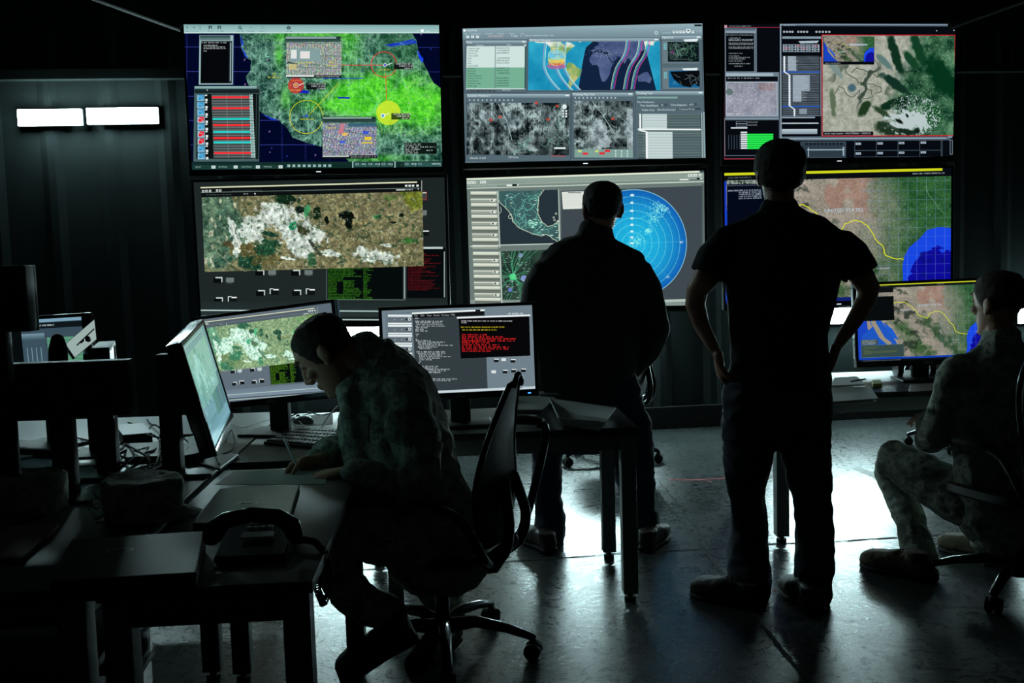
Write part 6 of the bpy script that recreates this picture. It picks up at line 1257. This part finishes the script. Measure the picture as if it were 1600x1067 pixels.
    for s in (-1, 1):
        arm_z, arm_y = (az_, ay_) if s > 0 else (.19, 0)
        bm = B(); tube(bm, [(s * .16, -.24, seat_z - .02), (s * .25, -.25, seat_z + .03), (s * .275, -.22 + arm_y * .4, seat_z + arm_z * .56), (s * .275, -.17 + arm_y * .8, seat_z + arm_z - .025), (s * .27, -.1 + arm_y, seat_z + arm_z)], .016, n=10, smooth=4); ar = obj('armrest', bm, M_GLOSS, root, rel=False)
        bm = B(); loft(bm, [((s * .27, -.11 + arm_y, seat_z + .01 + arm_z), .036, .014), ((s * .27, -.05 + arm_y, seat_z + .015 + arm_z), .044, .018), ((s * .265, .05 + arm_y, seat_z + .013 + arm_z), .042, .015)], n=18, xh=(1, 0, 0)); obj('arm_pad', bm, M_RUB, ar, rel=False)
    return root
hub1 = P(693, 990, 3.52); hub1 = Vector((hub1.x, 3.52, 0))
f1 = Vector((-.955, .30, 0)); chair(hub1, math.atan2(-f1.x, f1.y) + 0.0, 'black mesh office chair under the man bent over writing', seat_z=.42, arm_phase=-84, back_h=.54, taper=.22, arm_z=.385, arm_y=-.20)
hub2 = Vector((P(1592, 870, 4.0).x, 4.0, 0)); f2 = Vector((-.35, .94, 0)); chair(hub2, math.atan2(-f2.x, f2.y), 'black office chair under the seated soldier at the right edge', seat_z=.44, arm_phase=178 + 50 - 72, back_h=.52)
c3 = Vector((.66, 6.8, 0)); chair(c3, math.radians(75), 'empty office chair in the dark behind the man in the quilted jacket', arm_phase=-14)
c4 = Vector((3.15, 7.0, 0)); chair(c4, math.radians(-80), 'empty office chair in the dark behind the right desk', arm_phase=168)
# ------------------------------------------------------------------ people
def Hs(xl, xr, y, Y, ry):
    return (P((xl + xr) / 2, y, Y), PX((xr - xl) / 2, Y), ry)
def J(px, py, Y, r, r2=None): return (P(px, py, Y), r, r2 or r)
def headmat(c, fwd, up, s=1.0):
    f = Vector(fwd).normalized(); u = Vector(up); u = (u - f * u.dot(f)).normalized(); x = f.cross(u)
    m = Matrix((x * s, f * s, u * s)).transposed().to_4x4(); m.translation = c; return m
SK = [(-.120, .070, .035, .018), (-.110, .088, .005, .032), (-.085, .091, -.035, .046), (-.06, .089, -.052, .054), (-.03, .086, -.070, .062), (.0, .084, -.088, .069), (.03, .089, -.098, .074), (.055, .090, -.101, .076), (.08, .078, -.094, .070), (.10, .056, -.075, .056), (.113, .030, -.048, .036), (.119, .006, -.022, .014)]
def skull(bm, M, grow=0.0, lo=-1):
    rs = []
    for z, f, b, w_ in SK:
        if z < lo: continue
        rs.append([bm.verts.new(M @ Vector(((w_ + grow) * math.cos(t) * (1 if math.sin(t) > 0 else 1.02), (f + b) / 2 + ((f - b) / 2 + grow) * math.sin(t), z + (grow if z > .06 else 0)))) for t in [2 * math.pi * i / 28 for i in range(28)]])
    for a, b in zip(rs, rs[1:]): bridge(bm, a, b)
    bm.faces.new(list(reversed(rs[0]))); bm.faces.new(rs[-1])
def face(bm, M):
    def bl(c, r): 
        vs = bmesh.ops.create_uvsphere(bm, u_segments=12, v_segments=8, radius=1)['verts']; bmesh.ops.scale(bm, vec=r, verts=vs); bmesh.ops.translate(bm, vec=c, verts=vs); bmesh.ops.transform(bm, matrix=M, verts=vs)
    s = M.to_scale().x
    def lf(pts): loft(bm, [(M @ Vector(p), a * s, b * s) for p, a, b in pts], n=12, xh=(M.to_3x3() @ Vector((1, 0, 0))))
    lf([((0, .084, .038), .007, .007), ((0, .098, .008), .009, .011), ((0, .112, -.018), .014, .012), ((0, .100, -.030), .015, .009)])
    bl((-.012, .096, -.024), (.009, .011, .008)); bl((.012, .096, -.024), (.009, .011, .008))
    bl((0, .083, .046), (.052, .014, .010)); bl((0, .090, -.052), (.024, .010, .006)); bl((0, .088, -.064), (.021, .010, .007)); bl((0, .084, -.100), (.022, .014, .014))
    for sx in (-1, 1):
        bl((sx * .036, .070, -.012), (.022, .022, .016)); bl((sx * .031, .078, .022), (.014, .012, .010))
        bl((sx * .078, -.012, .0), (.010, .017, .031)); bl((sx * .084, -.022, .008), (.007, .016, .026)); bl((sx * .076, -.004, -.024), (.008, .009, .011))
def hair(root, M, m, front=.062, nape=-.055, g=.009, ear=-.012):
    bm = B(); skull(bm, M, .0012, -.13); bmesh.ops.subdivide_edges(bm, edges=bm.edges[:], cuts=3, use_grid_fill=True)
    Mi = M.inverted(); ys = [-.12, -.095, -.05, -.005, .03, .06, .075, .11]; zs = [nape, nape, nape + .02, ear - .012, ear + .012, front - .012, front, front + .006]
    def line(l):
        y = l.y
        for a in range(len(ys) - 1):
            if y < ys[a + 1]: t = (y - ys[a]) / (ys[a + 1] - ys[a]); return zs[a] + (zs[a + 1] - zs[a]) * max(t, 0)
        return zs[-1]
    bm.normal_update(); dl = []; mv = []
    for v in bm.verts:
        l = Mi @ v.co; d = l.z - line(l) + mnoise.noise(l * 110) * .005
        if d < 0: dl.append(v)
        t = min(max(d / .03, 0), 1); mv.append((v, v.normal * (g * t * t * (3 - 2 * t) + (mnoise.noise(l * 60) * .003 + mnoise.noise(l * 170) * .003) * t)))
    for v, q in mv: v.co += q
    bmesh.ops.delete(bm, geom=dl, context='VERTS')
    return obj('hair', bm, m, root)
def hand(bm, wrist, d, pn, side=1, s=1.0, curl=(.5, .55, .6, .65), bend=(1, 1, 1), thumb=.6, spread=.10, palm_w=.042):
    """d: direction wrist->fingers, pn: palm normal (palm faces it), side: thumb on +/- of d x pn"""
    d = Vector(d).normalized(); pn = Vector(pn); pn = (pn - d * pn.dot(d)).normalized(); sd = d.cross(pn) * side; w = Vector(wrist)
    loft(bm, [(w - d * .02, .026 * s, .019 * s), (w + d * .015 * s, .031 * s, .018 * s), (w + d * .05 * s, palm_w * s, .016 * s), (w + d * .085 * s, palm_w * s, .013 * s)], n=16, xh=sd)
    for i, (L, c) in enumerate(zip((.078, .086, .080, .062), curl)):
        off = (1.5 - i) / 3 * 2 * .031 * s; base = w + d * (.082 - .006 * abs(i - 1)) * s + sd * off; u = (d + sd * spread * (1.5 - i)).normalized(); q = base; r = .0088 * s; a = 0; pts = [(base - u * .02 * s, r * 1.05), (base, r)]
        for k, f in enumerate((.46, .30, .24)):
            a += c * bend[k]; v = u * math.cos(a) + pn * math.sin(a); q = q + v * L * f * s; pts.append((q, r * (1 - .08 * (k + 1))))
        limb(bm, pts, n=10)
    b0 = w + d * .022 * s + sd * .026 * s; t1 = (d * .75 + sd * .62 + pn * .25).normalized(); t2 = (d * .9 + sd * (.5 - thumb * .5) + pn * thumb).normalized()
    limb(bm, [(b0 - t1 * .01, .013 * s), (b0 + t1 * .035 * s, .0115 * s), (b0 + t1 * .04 * s + t2 * .03 * s, .0098 * s), (b0 + t1 * .04 * s + t2 * .055 * s, .008 * s)], n=10)
def grow(secs, g): return [(s[0], max(s[1] + g, .01), max(s[2] + g, .01)) for s in secs]
def shoe(root, heel, d, L=.29, W=.105, m=None, high=.12, tilt=0, sole_m=None, name='shoe'):
    """heel: point on the floor below the heel; d: direction heel->toe"""
    d = Vector(d).normalized(); side = Vector((0, 0, 1)).cross(Vector((d.x, d.y, 0)).normalized()); u = side.cross(d) * -1
    u = d.cross(side) if d.cross(side).z > 0 else -d.cross(side); h = Vector(heel)
    def prof(pts, z0):
        rs = []
        for t, w_, top in pts:
            c = h + d * (L * t); row = []
            for i in range(24):
                a = 2 * math.pi * i / 24; x = math.cos(a); z = math.sin(a); k = (abs(x) ** 3 + abs(z) ** 3) ** (-1 / 3); row.append(bm.verts.new(c + side * x * k * W / 2 * w_ + u * (z0 + (top - z0) * (.5 + .5 * z * k))))
            rs.append(row)
        for a, b in zip(rs, rs[1:]): bridge(bm, a, b)
        bm.faces.new(list(reversed(rs[0]))); bm.faces.new(rs[-1])
    bm = B(); prof([(.015, .5, .06), (.05, .66, .085), (.15, .72, .10), (.3, .74, .105), (.45, .86, .108), (.6, .98, .096), (.75, 1.0, .088), (.88, .92, .080), (.95, .74, .068), (.99, .42, .050)], .016)
    an = h + d * L * .17; limb(bm, [(an + u * .05, .040, .05), (an + u * high, .044, .052)], n=16, xh=side, dome=False)
    bm = fuse(bm, .006, 3); wrinkle(bm, .003, 30); up = obj(name, bm, m or M_LEATHER, root)
    bm = B()
    for k in range(4):
        t = .30 + .075 * k; c = h + d * (L * t) + u * (.118 - .006 * k); tube(bm, [c - side * .026 - u * .012, c - side * .012, c + side * .012 + d * .008, c + side * .026 - u * .012 + d * .008], .0026, n=6)
    obj('laces', bm, M_RUB, up)
    bm = B(); prof([(.0, .5, .028), (.03, .74, .03), (.15, .8, .032), (.35, .74, .028), (.5, .84, .024), (.7, 1.06, .024), (.88, .96, .024), (.97, .66, .024), (1.0, .35, .024)], .0); bmesh.ops.recalc_face_normals(bm, faces=bm.faces); obj('sole', bm, sole_m or M_RUB, up); return up
def person(label, loc, legs, torso, arms, headM, neck, hands, top_name, top_m, trousers_m, hair_m, sleeve=(1, 1), wr=.006, wr_sc=14, pants_cut=None, hem=None, hair_kw={}, collar=True, hips=None, boots=(), top_g=.0, sleeve_cut=None, extra_top=None, traps=(), stretch=(1, 1, .6), pant_wr=.009):
    root = empty('person', loc); tag(root, label, 'person')
    # body
    bm = B()
    loft(bm, grow(torso, -.016), n=24)
    for l in legs: loft(bm, grow(l, -.016), n=16)
    if hips: loft(bm, grow(hips, -.016), n=24)
    for a in arms: loft(bm, grow(a, -.010), n=16)
    limb(bm, neck); skull(bm, headM); face(bm, headM)
    for hnd in hands: hand(bm, **hnd)
    bm = fuse(bm, .0055, 2, .4); body = obj('body', bm, M_SKIN, root)
    hair(root, headM, hair_m, **hair_kw)
    # trousers
    bm = B()
    for l in legs: loft(bm, grow(l, .002), n=24)
    if hips: loft(bm, grow(hips, .002), n=28)
    bm = fuse(bm, .009, 3); wrinkle(bm, pant_wr, 13, (1, 1, 1.5), 3)
    if pants_cut:
        for co, no in pants_cut: cut(bm, co, no)
    obj('trousers', bm, trousers_m, root)
    # top
    bm = B(); loft(bm, grow(torso, .004 + top_g), n=32)
    for a, k in zip(arms, sleeve):
        n_ = len(a); loft(bm, grow(a[:k], .006 + top_g), n=20, dome=not sleeve_cut)
    if extra_top: extra_top(bm)
    for (sx, sy, r1, ex, ey, r2, Yt) in traps: loft(bm, [(P(sx, sy, Yt), r1, r1), (P((sx + ex) / 2, (sy + ey) / 2, Yt), (r1 + r2) / 2, (r1 + r2) / 2), (P(ex, ey, Yt), r2, r2)], n=16)
    bm = fuse(bm, .008, 5); wrinkle(bm, wr, wr_sc, stretch, 5)
    if sleeve_cut:
        for co, no, rad in sleeve_cut: cut_near(bm, co, no, rad)
    obj(top_name, bm, top_m, root)
    for b in boots: shoe(root, **b)
    return root
# ---- standing man on the right, black T-shirt, hands on hips
YB = 4.05
torsoB = [Hs(1142, 1296, 598, YB, .135), Hs(1144, 1292, 560, YB, .13), Hs(1141, 1290, 520, YB, .125), Hs(1139, 1300, 480, YB, .125), Hs(1137, 1308, 440, YB, .13), Hs(1132, 1314, 410, YB, .13), Hs(1128, 1316, 385, YB, .12), Hs(1134, 1308, 366, YB, .105), Hs(1152, 1288, 351, YB, .085), Hs(1176, 1260, 340, YB, .07), Hs(1188, 1245, 330, YB, .06)]
hipsB = [Hs(1132, 1297, 655, YB, .13), Hs(1130, 1299, 620, YB, .135), Hs(1136, 1297, 590, YB, .13)]
legLB = [Hs(1128, 1216, 655, YB, .10), Hs(1129, 1210, 684, YB, .098), Hs(1134, 1200, 737, YB, .085), Hs(1140, 1194, 775, YB, .075), Hs(1145, 1197, 824, YB, .072), Hs(1137, 1200, 862, YB - .03, .085), Hs(1138, 1203, 900, YB - .06, .095), Hs(1142, 1202, 922, YB - .06, .09)]
legRB = [Hs(1213, 1296, 655, YB, .10), Hs(1219, 1296, 690, YB, .098), Hs(1229, 1296, 740, YB, .085), Hs(1240, 1298, 775, YB, .078), Hs(1245, 1302, 815, YB, .076), Hs(1242, 1303, 855, YB - .05, .082), Hs(1243, 1300, 895, YB - .10, .085), Hs(1250, 1297, 925, YB - .11, .08)]
armLB = [J(1150, 386, YB, .062), J(1131, 388, YB, .064), J(1119, 402, YB, .066), J(1110, 420, YB + .0, .066, .062), J(1101, 438, YB, .062, .058), J(1090, 452, YB + .03, .056), J(1086, 475, YB + .05, .052), J(1096, 508, YB + .04, .044), J(1111, 536, YB + .0, .036), J(1122, 556, YB - .02, .028)]
armRB = [J(1294, 384, YB, .062), J(1314, 386, YB, .064), J(1328, 400, YB, .066), J(1338, 418, YB, .066, .062), J(1348, 434, YB, .060, .056), J(1357, 450, YB + .03, .056), J(1353, 470, YB + .05, .052), J(1334, 502, YB + .04, .044), J(1316, 528, YB + .0, .036), J(1305, 545, YB - .02, .028)]
hmB = headmat(P(1218, 276, YB + .0), (.04, 1, .02), (0, 0, 1), 1.09)
cutB = [(P(1094, 437, YB), P(1094, 437, YB) - P(1110, 405, YB)), (P(1352, 432, YB), P(1352, 432, YB) - P(1338, 402, YB))]
def sleeves_cut(): pass
pB = person('man standing with hands on hips, seen from behind, black T-shirt and dark jeans', (P(1218, 900, YB).x, YB, 0), [legLB, legRB], torsoB, [armLB, armRB], hmB, [(P(1216, 345, YB), .062), (P(1217, 322, YB), .060), (P(1218, 300, YB), .058)],
    [dict(wrist=P(1123, 560, YB - .02), d=(.18, .5, -.85), pn=(1, .1, .1), side=1, s=1.05, curl=(.25, .3, .35, .4)), dict(wrist=P(1304, 549, YB - .02), d=(-.16, .5, -.85), pn=(-1, .1, .1), side=-1, s=1.05, curl=(.25, .3, .35, .4))],
    't_shirt', M_TEE, M_DENIM, M_HAIR, sleeve=(5, 5), wr=.006, sleeve_cut=[(P(1105, 430, YB), P(1086, 470, YB) - P(1112, 418, YB), .075), (P(1344, 426, YB), P(1362, 462, YB) - P(1338, 412, YB), .075)], traps=[(1198, 342, .040, 1130, 371, .040, YB), (1238, 342, .040, 1302, 370, .040, YB)], hips=hipsB, hair_kw=dict(front=.05, nape=-.085, g=.018), top_g=.003, pant_wr=.010,
    boots=[dict(heel=PZ(1190, 951, 0), d=(-.78, .62, 0), L=.31, W=.115, m=M_TAN if False else M_LEATHER, high=.10), dict(heel=PZ(1278, 962, 0), d=(-.12, .99, 0), L=.31, W=.115, high=.10)])
# ---- man in the middle, quilted bomber jacket
YA = 4.86
torsoA = [Hs(838, 984, 606, YA, .14), Hs(836, 990, 580, YA, .145), Hs(832, 996, 545, YA, .14), Hs(830, 1006, 500, YA, .14), Hs(834, 1010, 460, YA, .145), Hs(838, 1006, 432, YA, .14), Hs(846, 998, 412, YA, .12), Hs(862, 986, 396, YA, .10), Hs(884, 972, 383, YA, .08), Hs(900, 960, 373, YA, .068), Hs(906, 955, 362, YA, .062)]
hipsA = [Hs(838, 1012, 668, YA, .13), Hs(836, 1008, 640, YA, .14), Hs(842, 1000, 605, YA, .135)]
legLA = [Hs(832, 916, 670, YA, .10), Hs(829, 880, 690, YA, .085), Hs(832, 876, 737, YA, .075), Hs(835, 877, 775, YA, .068), Hs(836, 883, 805, YA, .068), Hs(833, 882, 832, YA - .02, .082), Hs(838, 880, 848, YA - .03, .082)]
legRA = [Hs(935, 1018, 665, YA, .10), Hs(950, 1022, 700, YA, .09), Hs(962, 1022, 745, YA, .08), Hs(972, 1024, 785, YA, .07), Hs(982, 1030, 815, YA - .02, .078), Hs(988, 1031, 843, YA - .03, .08)]
armLA = [J(864, 424, YA, .066), J(851, 430, YA, .068), J(841, 452, YA, .068), J(835, 485, YA, .062), J(832, 530, YA + .02, .056), J(850, 560, YA + .08, .048), J(866, 578, YA + .12, .036)]
armRA = [J(984, 424, YA, .066), J(998, 430, YA, .068), J(1009, 452, YA, .068), J(1018, 482, YA, .064), J(1025, 515, YA, .060), J(1012, 545, YA + .03, .054), J(994, 568, YA + .07, .045), J(984, 580, YA + .1, .034)]
hmA = headmat(P(941, 330, YA), (-.08, 1, .04), (0, 0, 1), 1.13)
pA = person('man in a dark quilted bomber jacket and jeans seen from behind, facing the radar screen', (P(930, 860, YA).x, YA, 0), [legLA, legRA], torsoA, [armLA, armRA], hmA, [(P(931, 388, YA), .066), (P(933, 366, YA), .066), (P(938, 348, YA), .062)],
    [dict(wrist=P(868, 580, YA + .12), d=(.5, .4, -.7), pn=(1, 0, 0), side=1), dict(wrist=P(982, 583, YA + .1), d=(-.5, .4, -.7), pn=(-1, 0, 0), side=-1)],
    'bomber_jacket', M_JACKET, M_DENIM, M_HAIR, sleeve=(7, 8), wr=.007, traps=[(914, 386, .045, 860, 405, .048, YA), (956, 386, .045, 992, 407, .048, YA)], hips=hipsA, hair_kw=dict(front=.06, nape=-.05, g=.009), top_g=.004,
    boots=[dict(heel=PZ(862, 866, 0), d=(-.42, .9, 0), L=.30, W=.11, high=.10), dict(heel=PZ(1008, 864, 0), d=(.42, .9, 0), L=.30, W=.11, high=.10)])
bm = B(); loft(bm, [(P(932, 384, YA), .085, .078), (P(932, 366, YA - .0), .074, .070), (P(933, 356, YA), .070, .066)], n=28, dome=False, cap=False); obj('collar', bm, M_JACKET, pA)
bm = B(); loft(bm, [Hs(836, 988, 612, YA, .145), Hs(838, 986, 600, YA, .148)], n=36, dome=False, cap=False); loft(bm, [Hs(838, 986, 600, YA, .143), Hs(836, 988, 612, YA, .140)], n=36, dome=False, cap=False); obj('shirt_hem', bm, M_SHIRT, pA)['label'] = 'pale shirt hem below the jacket'
# quilting seams on the back of the jacket
def seam(parent, bodyname, pts, Y, r=.0022):
    body = [c for c in parent.children if c.name.split('.')[0] == bodyname][0]; wm = world_of(body); inv = wm.inverted(); bm = B(); out = []
    for (a, b) in zip(pts, pts[1:]):
        n = 10
        for k in range(n + 1):
            t = k / n; px, py = a[0] + (b[0] - a[0]) * t, a[1] + (b[1] - a[1]) * t; o = P(px, py, Y - .6); dd = (o - CAMP).normalized(); ok, loc, nr, _ = body.ray_cast(inv @ o, dd)
            if ok: out.append(wm @ loc)
    if len(out) > 2: tube(bm, out, r, n=6, smooth=1); return bm
    bm.free()
bpy.context.view_layer.update()
for pts in (((880, 470), (1000, 590)), ((905, 420), (1010, 520)), ((985, 440), (880, 560)), ((1000, 490), (905, 590)), ((850, 520), (905, 590)), ((925, 440), (915, 590)), ((945, 385), (1000, 440))):
    s_ = seam(pA, 'bomber_jacket', pts, YA)
    if s_: obj('quilting_seam', s_, M_JACKET, pA)
# ---- soldier bent over the desk writing
def Q(px, py, Y, rx, ry, ax): return (P(px, py, Y), rx, ry, ax)
YS = 3.50
ax_ = (1, 0, 0)
torsoS = [Q(672, 850, YS, .175, .20, ax_), Q(660, 800, YS, .17, .19, ax_), Q(645, 745, YS, .165, .185, ax_), Q(633, 695, YS, .160, .19, ax_), Q(620, 650, YS - .0, .158, .20, ax_), Q(606, 612, YS - .02, .145, .20, ax_), Q(592, 582, YS - .03, .112, .17, ax_), Q(578, 562, YS - .05, .078, .10, ax_), Q(568, 550, YS - .06, .060, .07, ax_)]
armS_near = [J(632, 615, 3.36, .078), J(640, 650, 3.32, .075), J(652, 700, 3.27, .068), J(655, 745, 3.22, .064), J(625, 762, 3.20, .062), J(590, 752, 3.20, .054), J(562, 744, 3.21, .048), J(543, 740, 3.22, .040)]
armS_far = [J(585, 620, 3.66, .075), J(562, 660, 3.66, .070), J(548, 695, 3.62, .060), J(528, 705, 3.55, .052), J(508, 712, 3.46, .043), J(494, 718, 3.38, .034)]
legS_n = [J(690, 845, YS - .10, .10, .11), J(640, 845, YS - .14, .10), J(580, 835, YS - .20, .092), J(528, 830, YS - .24, .080), J(510, 845, YS - .25, .074), J(520, 885, YS - .22, .066), J(545, 925, YS - .18, .066), J(575, 948, YS - .14, .062), J(604, 956, YS - .14, .062)]
legS_f = [J(690, 845, YS + .12, .10, .11), J(650, 840, YS + .2, .10), J(600, 828, YS + .26, .09), J(545, 820, YS + .30, .078), J(530, 826, YS + .30, .07)]
legS_f = [J(690, 845, YS + .12, .10, .11), J(660, 850, YS + .22, .10), J(640, 868, YS + .36, .085), J(652, 885, YS + .42, .075), J(675, 912, YS + .32, .068), J(695, 940, YS + .22, .064), J(702, 968, YS + .14, .055), J(702, 985, YS + .1, .05)]
hipsS = [Q(705, 860, YS, .15, .19, ax_), Q(670, 850, YS, .15, .19, ax_)]
hmS = headmat(P(513, 553, 3.40), (-.74, .10, -.66), (-.66, .02, .75), 1.10)
def collarS(bm): loft(bm, [(P(583, 560, 3.43), .085, .085), (P(566, 548, 3.42), .066, .068), (P(556, 566, 3.42), .05, .06)], n=20, dome=True); loft(bm, [(P(550, 600, 3.40), .05, .10), (P(560, 640, 3.45), .07, .13), (P(570, 700, 3.5), .08, .15), (P(585, 760, 3.5), .09, .16)], n=20)
handS_n = dict(wrist=P(543, 738, 3.22), d=(-1, .06, -.12), pn=(.05, .05, -1), side=-1, s=1.12, curl=(.10, .10, .12, .16), thumb=.3, spread=.06)
handS_f = dict(wrist=P(494, 719, 3.36), d=(-.82, -.30, -.22), pn=(.1, -.65, -.75), side=1, s=1.0, curl=(.55, .75, .95, 1.05), thumb=.85, spread=.04)
pS = person('man in camouflage uniform bent over the desk, writing on a sheet of paper', (P(660, 950, YS).x, YS, 0), [legS_n, legS_f], torsoS, [armS_near, armS_far], hmS, [(P(580, 568, 3.43), .060), (P(556, 560, 3.41), .058), (P(535, 558, 3.40), .055)],
    [handS_n, handS_f], 'camouflage_jacket', M_CAMO, M_CAMO, M_HAIRB, sleeve=(7, 6), wr=.017, wr_sc=12, hips=hipsS, hair_kw=dict(front=.082, nape=-.05, g=.004, ear=-.02), extra_top=collarS, stretch=(1, 1, 1), pant_wr=.008,
    boots=[])
# his boots: the near one stands on its toe, the far one tucked behind the chair column
shoe(pS, P(655, 985, 3.36) + Vector((0, 0, -.03)), (P(556, 1040, 3.30) - P(655, 985, 3.36)), L=.30, W=.11, m=M_LEATHER, high=.13, name='boot')
shoe(pS, P(712, 1000, 3.60), (-.42, -.72, -.18), L=.28, W=.105, m=M_LEATHER, high=.12, name='boot')
def on_body(parent, bodyname, px, py, Y):
    body = [c for c in parent.children if c.name.split('.')[0] == bodyname][0]; wm = world_of(body); inv = wm.inverted(); o = P(px, py, Y - .8); dd = (o - CAMP).normalized(); ok, loc, nr, _ = body.ray_cast(inv @ o, dd)
    return (wm @ loc, nr) if ok else None
def patch(parent, bodyname, pts, Y, name, th=.006, m=None):
    """cloth piece sewn on: a small quilted grid that follows the garment"""
    N = 7; bm = B(); g = []
    for j in range(N):
        row = []
        for i in range(N):
            u, v = i / (N - 1), j / (N - 1); x = (pts[0][0] * (1 - u) + pts[1][0] * u) * (1 - v) + (pts[3][0] * (1 - u) + pts[2][0] * u) * v; y = (pts[0][1] * (1 - u) + pts[1][1] * u) * (1 - v) + (pts[3][1] * (1 - u) + pts[2][1] * u) * v
            h_ = on_body(parent, bodyname, x, y, Y)
            if not h_: bm.free(); return None
            row.append(bm.verts.new(h_[0] + h_[1] * (th if 0 < i < N - 1 and 0 < j < N - 1 else th * .5)))
        g.append(row)
    for a, b in zip(g, g[1:]):
        for i in range(N - 1): bm.faces.new((a[i], a[i + 1], b[i + 1], b[i]))
    bmesh.ops.solidify(bm, geom=bm.faces[:], thickness=-.004); bmesh.ops.recalc_face_normals(bm, faces=bm.faces); return obj(name, bm, m or M_CAMO, parent)
bpy.context.view_layer.update()
patch(pS, 'camouflage_jacket', [(610, 640), (650, 652), (640, 700), (600, 688)], 3.3, 'sleeve_pocket')
patch(pS, 'camouflage_jacket', [(548, 640), (578, 648), (576, 690), (548, 682)], 3.4, 'chest_pocket')
patch(pR, 'camouflage_jacket', [(1488, 600), (1512, 606), (1506, 648), (1478, 640)], 4.0, 'sleeve_pocket') if 'pR' in globals() else None
bm = B(); loft(bm, [(P(550, 741, 3.22), .049, .049), (P(564, 744, 3.215), .058, .058)], n=24, cap=False, dome=False); bmesh.ops.solidify(bm, geom=bm.faces[:], thickness=.006); obj('cuff', bm, M_CAMO, pS)
# pen
bm = B(); a, b = P(444, 686, 3.34), P(467, 735, 3.27); limb(bm, [(a, .0042), (a.lerp(b, .7), .0042), (b, .002)], n=10); pen = empty('pen', b); tag(pen, 'slim metallic pen held upright in the writing man\'s fist', 'pen'); obj('barrel', bm, mat('silver_pen', (.6, .62, .62), .3), pen)
bm = B(); c_ = Vector((.006, -.004, 0)); limb(bm, [(a + c_, .0018), (a.lerp(b, .38) + c_, .0018)], n=6); obj('clip', bm, M_CHROME, pen)
bm = B(); tube(bm, [P(536, 622, 3.30), P(545, 612, 3.29), P(553, 590, 3.29), P(556, 566, 3.30)], .0016); obj('neck_cord', bm, M_RUB, pS)
# ---- seated soldier at the right edge, seen from behind
YR = 4.12
torsoR = [Hs(1500, 1650, 800, YR, .17), Hs(1498, 1648, 750, YR, .16), Hs(1494, 1645, 700, YR, .155), Hs(1488, 1648, 650, YR, .155), Hs(1484, 1650, 610, YR, .155), Hs(1490, 1646, 580, YR, .14), Hs(1506, 1628, 558, YR, .11), Hs(1528, 1600, 543, YR, .085), Hs(1538, 1592, 530, YR, .07)]
armLR = [J(1502, 585, YR, .078), J(1490, 610, YR + .02, .075), J(1474, 650, YR + .04, .062), J(1462, 680, YR + .05, .056), J(1452, 684, YR + .12, .052), J(1450, 668, YR + .28, .044), J(1450, 655, YR + .40, .034)]
armRR = [J(1636, 585, YR, .078), J(1650, 610, YR + .02, .075), J(1662, 650, YR + .04, .062), J(1668, 680, YR + .08, .056), J(1650, 675, YR + .25, .046), J(1620, 655, YR + .40, .034)]
legLR = [J(1545, 800, YR, .11), J(1490, 775, YR + .10, .105), J(1440, 742, YR + .22, .096), J(1398, 718, YR + .34, .085), J(1396, 735, YR + .40, .080), J(1411, 780, YR + .34, .068), J(1424, 820, YR + .24, .064), J(1438, 872, YR + .15, .068)]
legRR = [J(1600, 800, YR, .11), J(1600, 775, YR + .2, .105), J(1590, 760, YR + .4, .09), J(1585, 765, YR + .5, .08), J(1575, 805, YR + .46, .066), J(1568, 835, YR + .42, .056)]
hipsR = [Hs(1515, 1640, 830, YR, .15), Hs(1508, 1645, 790, YR, .165)]
hmR = headmat(P(1561, 476, YR), (-.42, .9, -.05), (-.04, 0, 1), 1.12)
def collarR(bm): loft(bm, [(P(1563, 556, YR), .10, .10), (P(1563, 536, YR), .076, .078)], n=20, dome=False)
pR = person('soldier in camouflage uniform seated at the right edge, watching the border-map monitor', (P(1560, 860, YR).x, YR, 0), [legLR, legRR], torsoR, [armLR, armRR], hmR, [(P(1564, 555, YR), .062), (P(1563, 530, YR), .060), (P(1561, 505, YR), .058)],
    [dict(wrist=P(1450, 654, YR + .41), d=(.1, 1, .0), pn=(0, 0, -1), side=1), dict(wrist=P(1618, 654, YR + .41), d=(-.1, 1, 0), pn=(0, 0, -1), side=-1)],
    'camouflage_jacket', M_CAMO, M_CAMO, M_HAIRB, sleeve=(7, 6), traps=[(1545, 550, .045, 1506, 580, .05, YR), (1585, 550, .045, 1632, 580, .05, YR)], wr=.009, wr_sc=11, hips=hipsR, hair_kw=dict(front=.07, nape=-.035, g=.006), extra_top=collarR, stretch=(1, 1, 1), pant_wr=.009, pants_cut=[(P(1430, 862, YR + .33), (0, 0, -1))] if False else None,
    boots=[dict(heel=PZ(1449, 908, 0), d=(-.62, .78, 0), L=.31, W=.115, m=M_TAN, high=.12, name='boot'), dict(heel=PZ(1564, 882, 0), d=(-.5, .86, 0), L=.31, W=.115, m=M_TAN, high=.12, name='boot')])
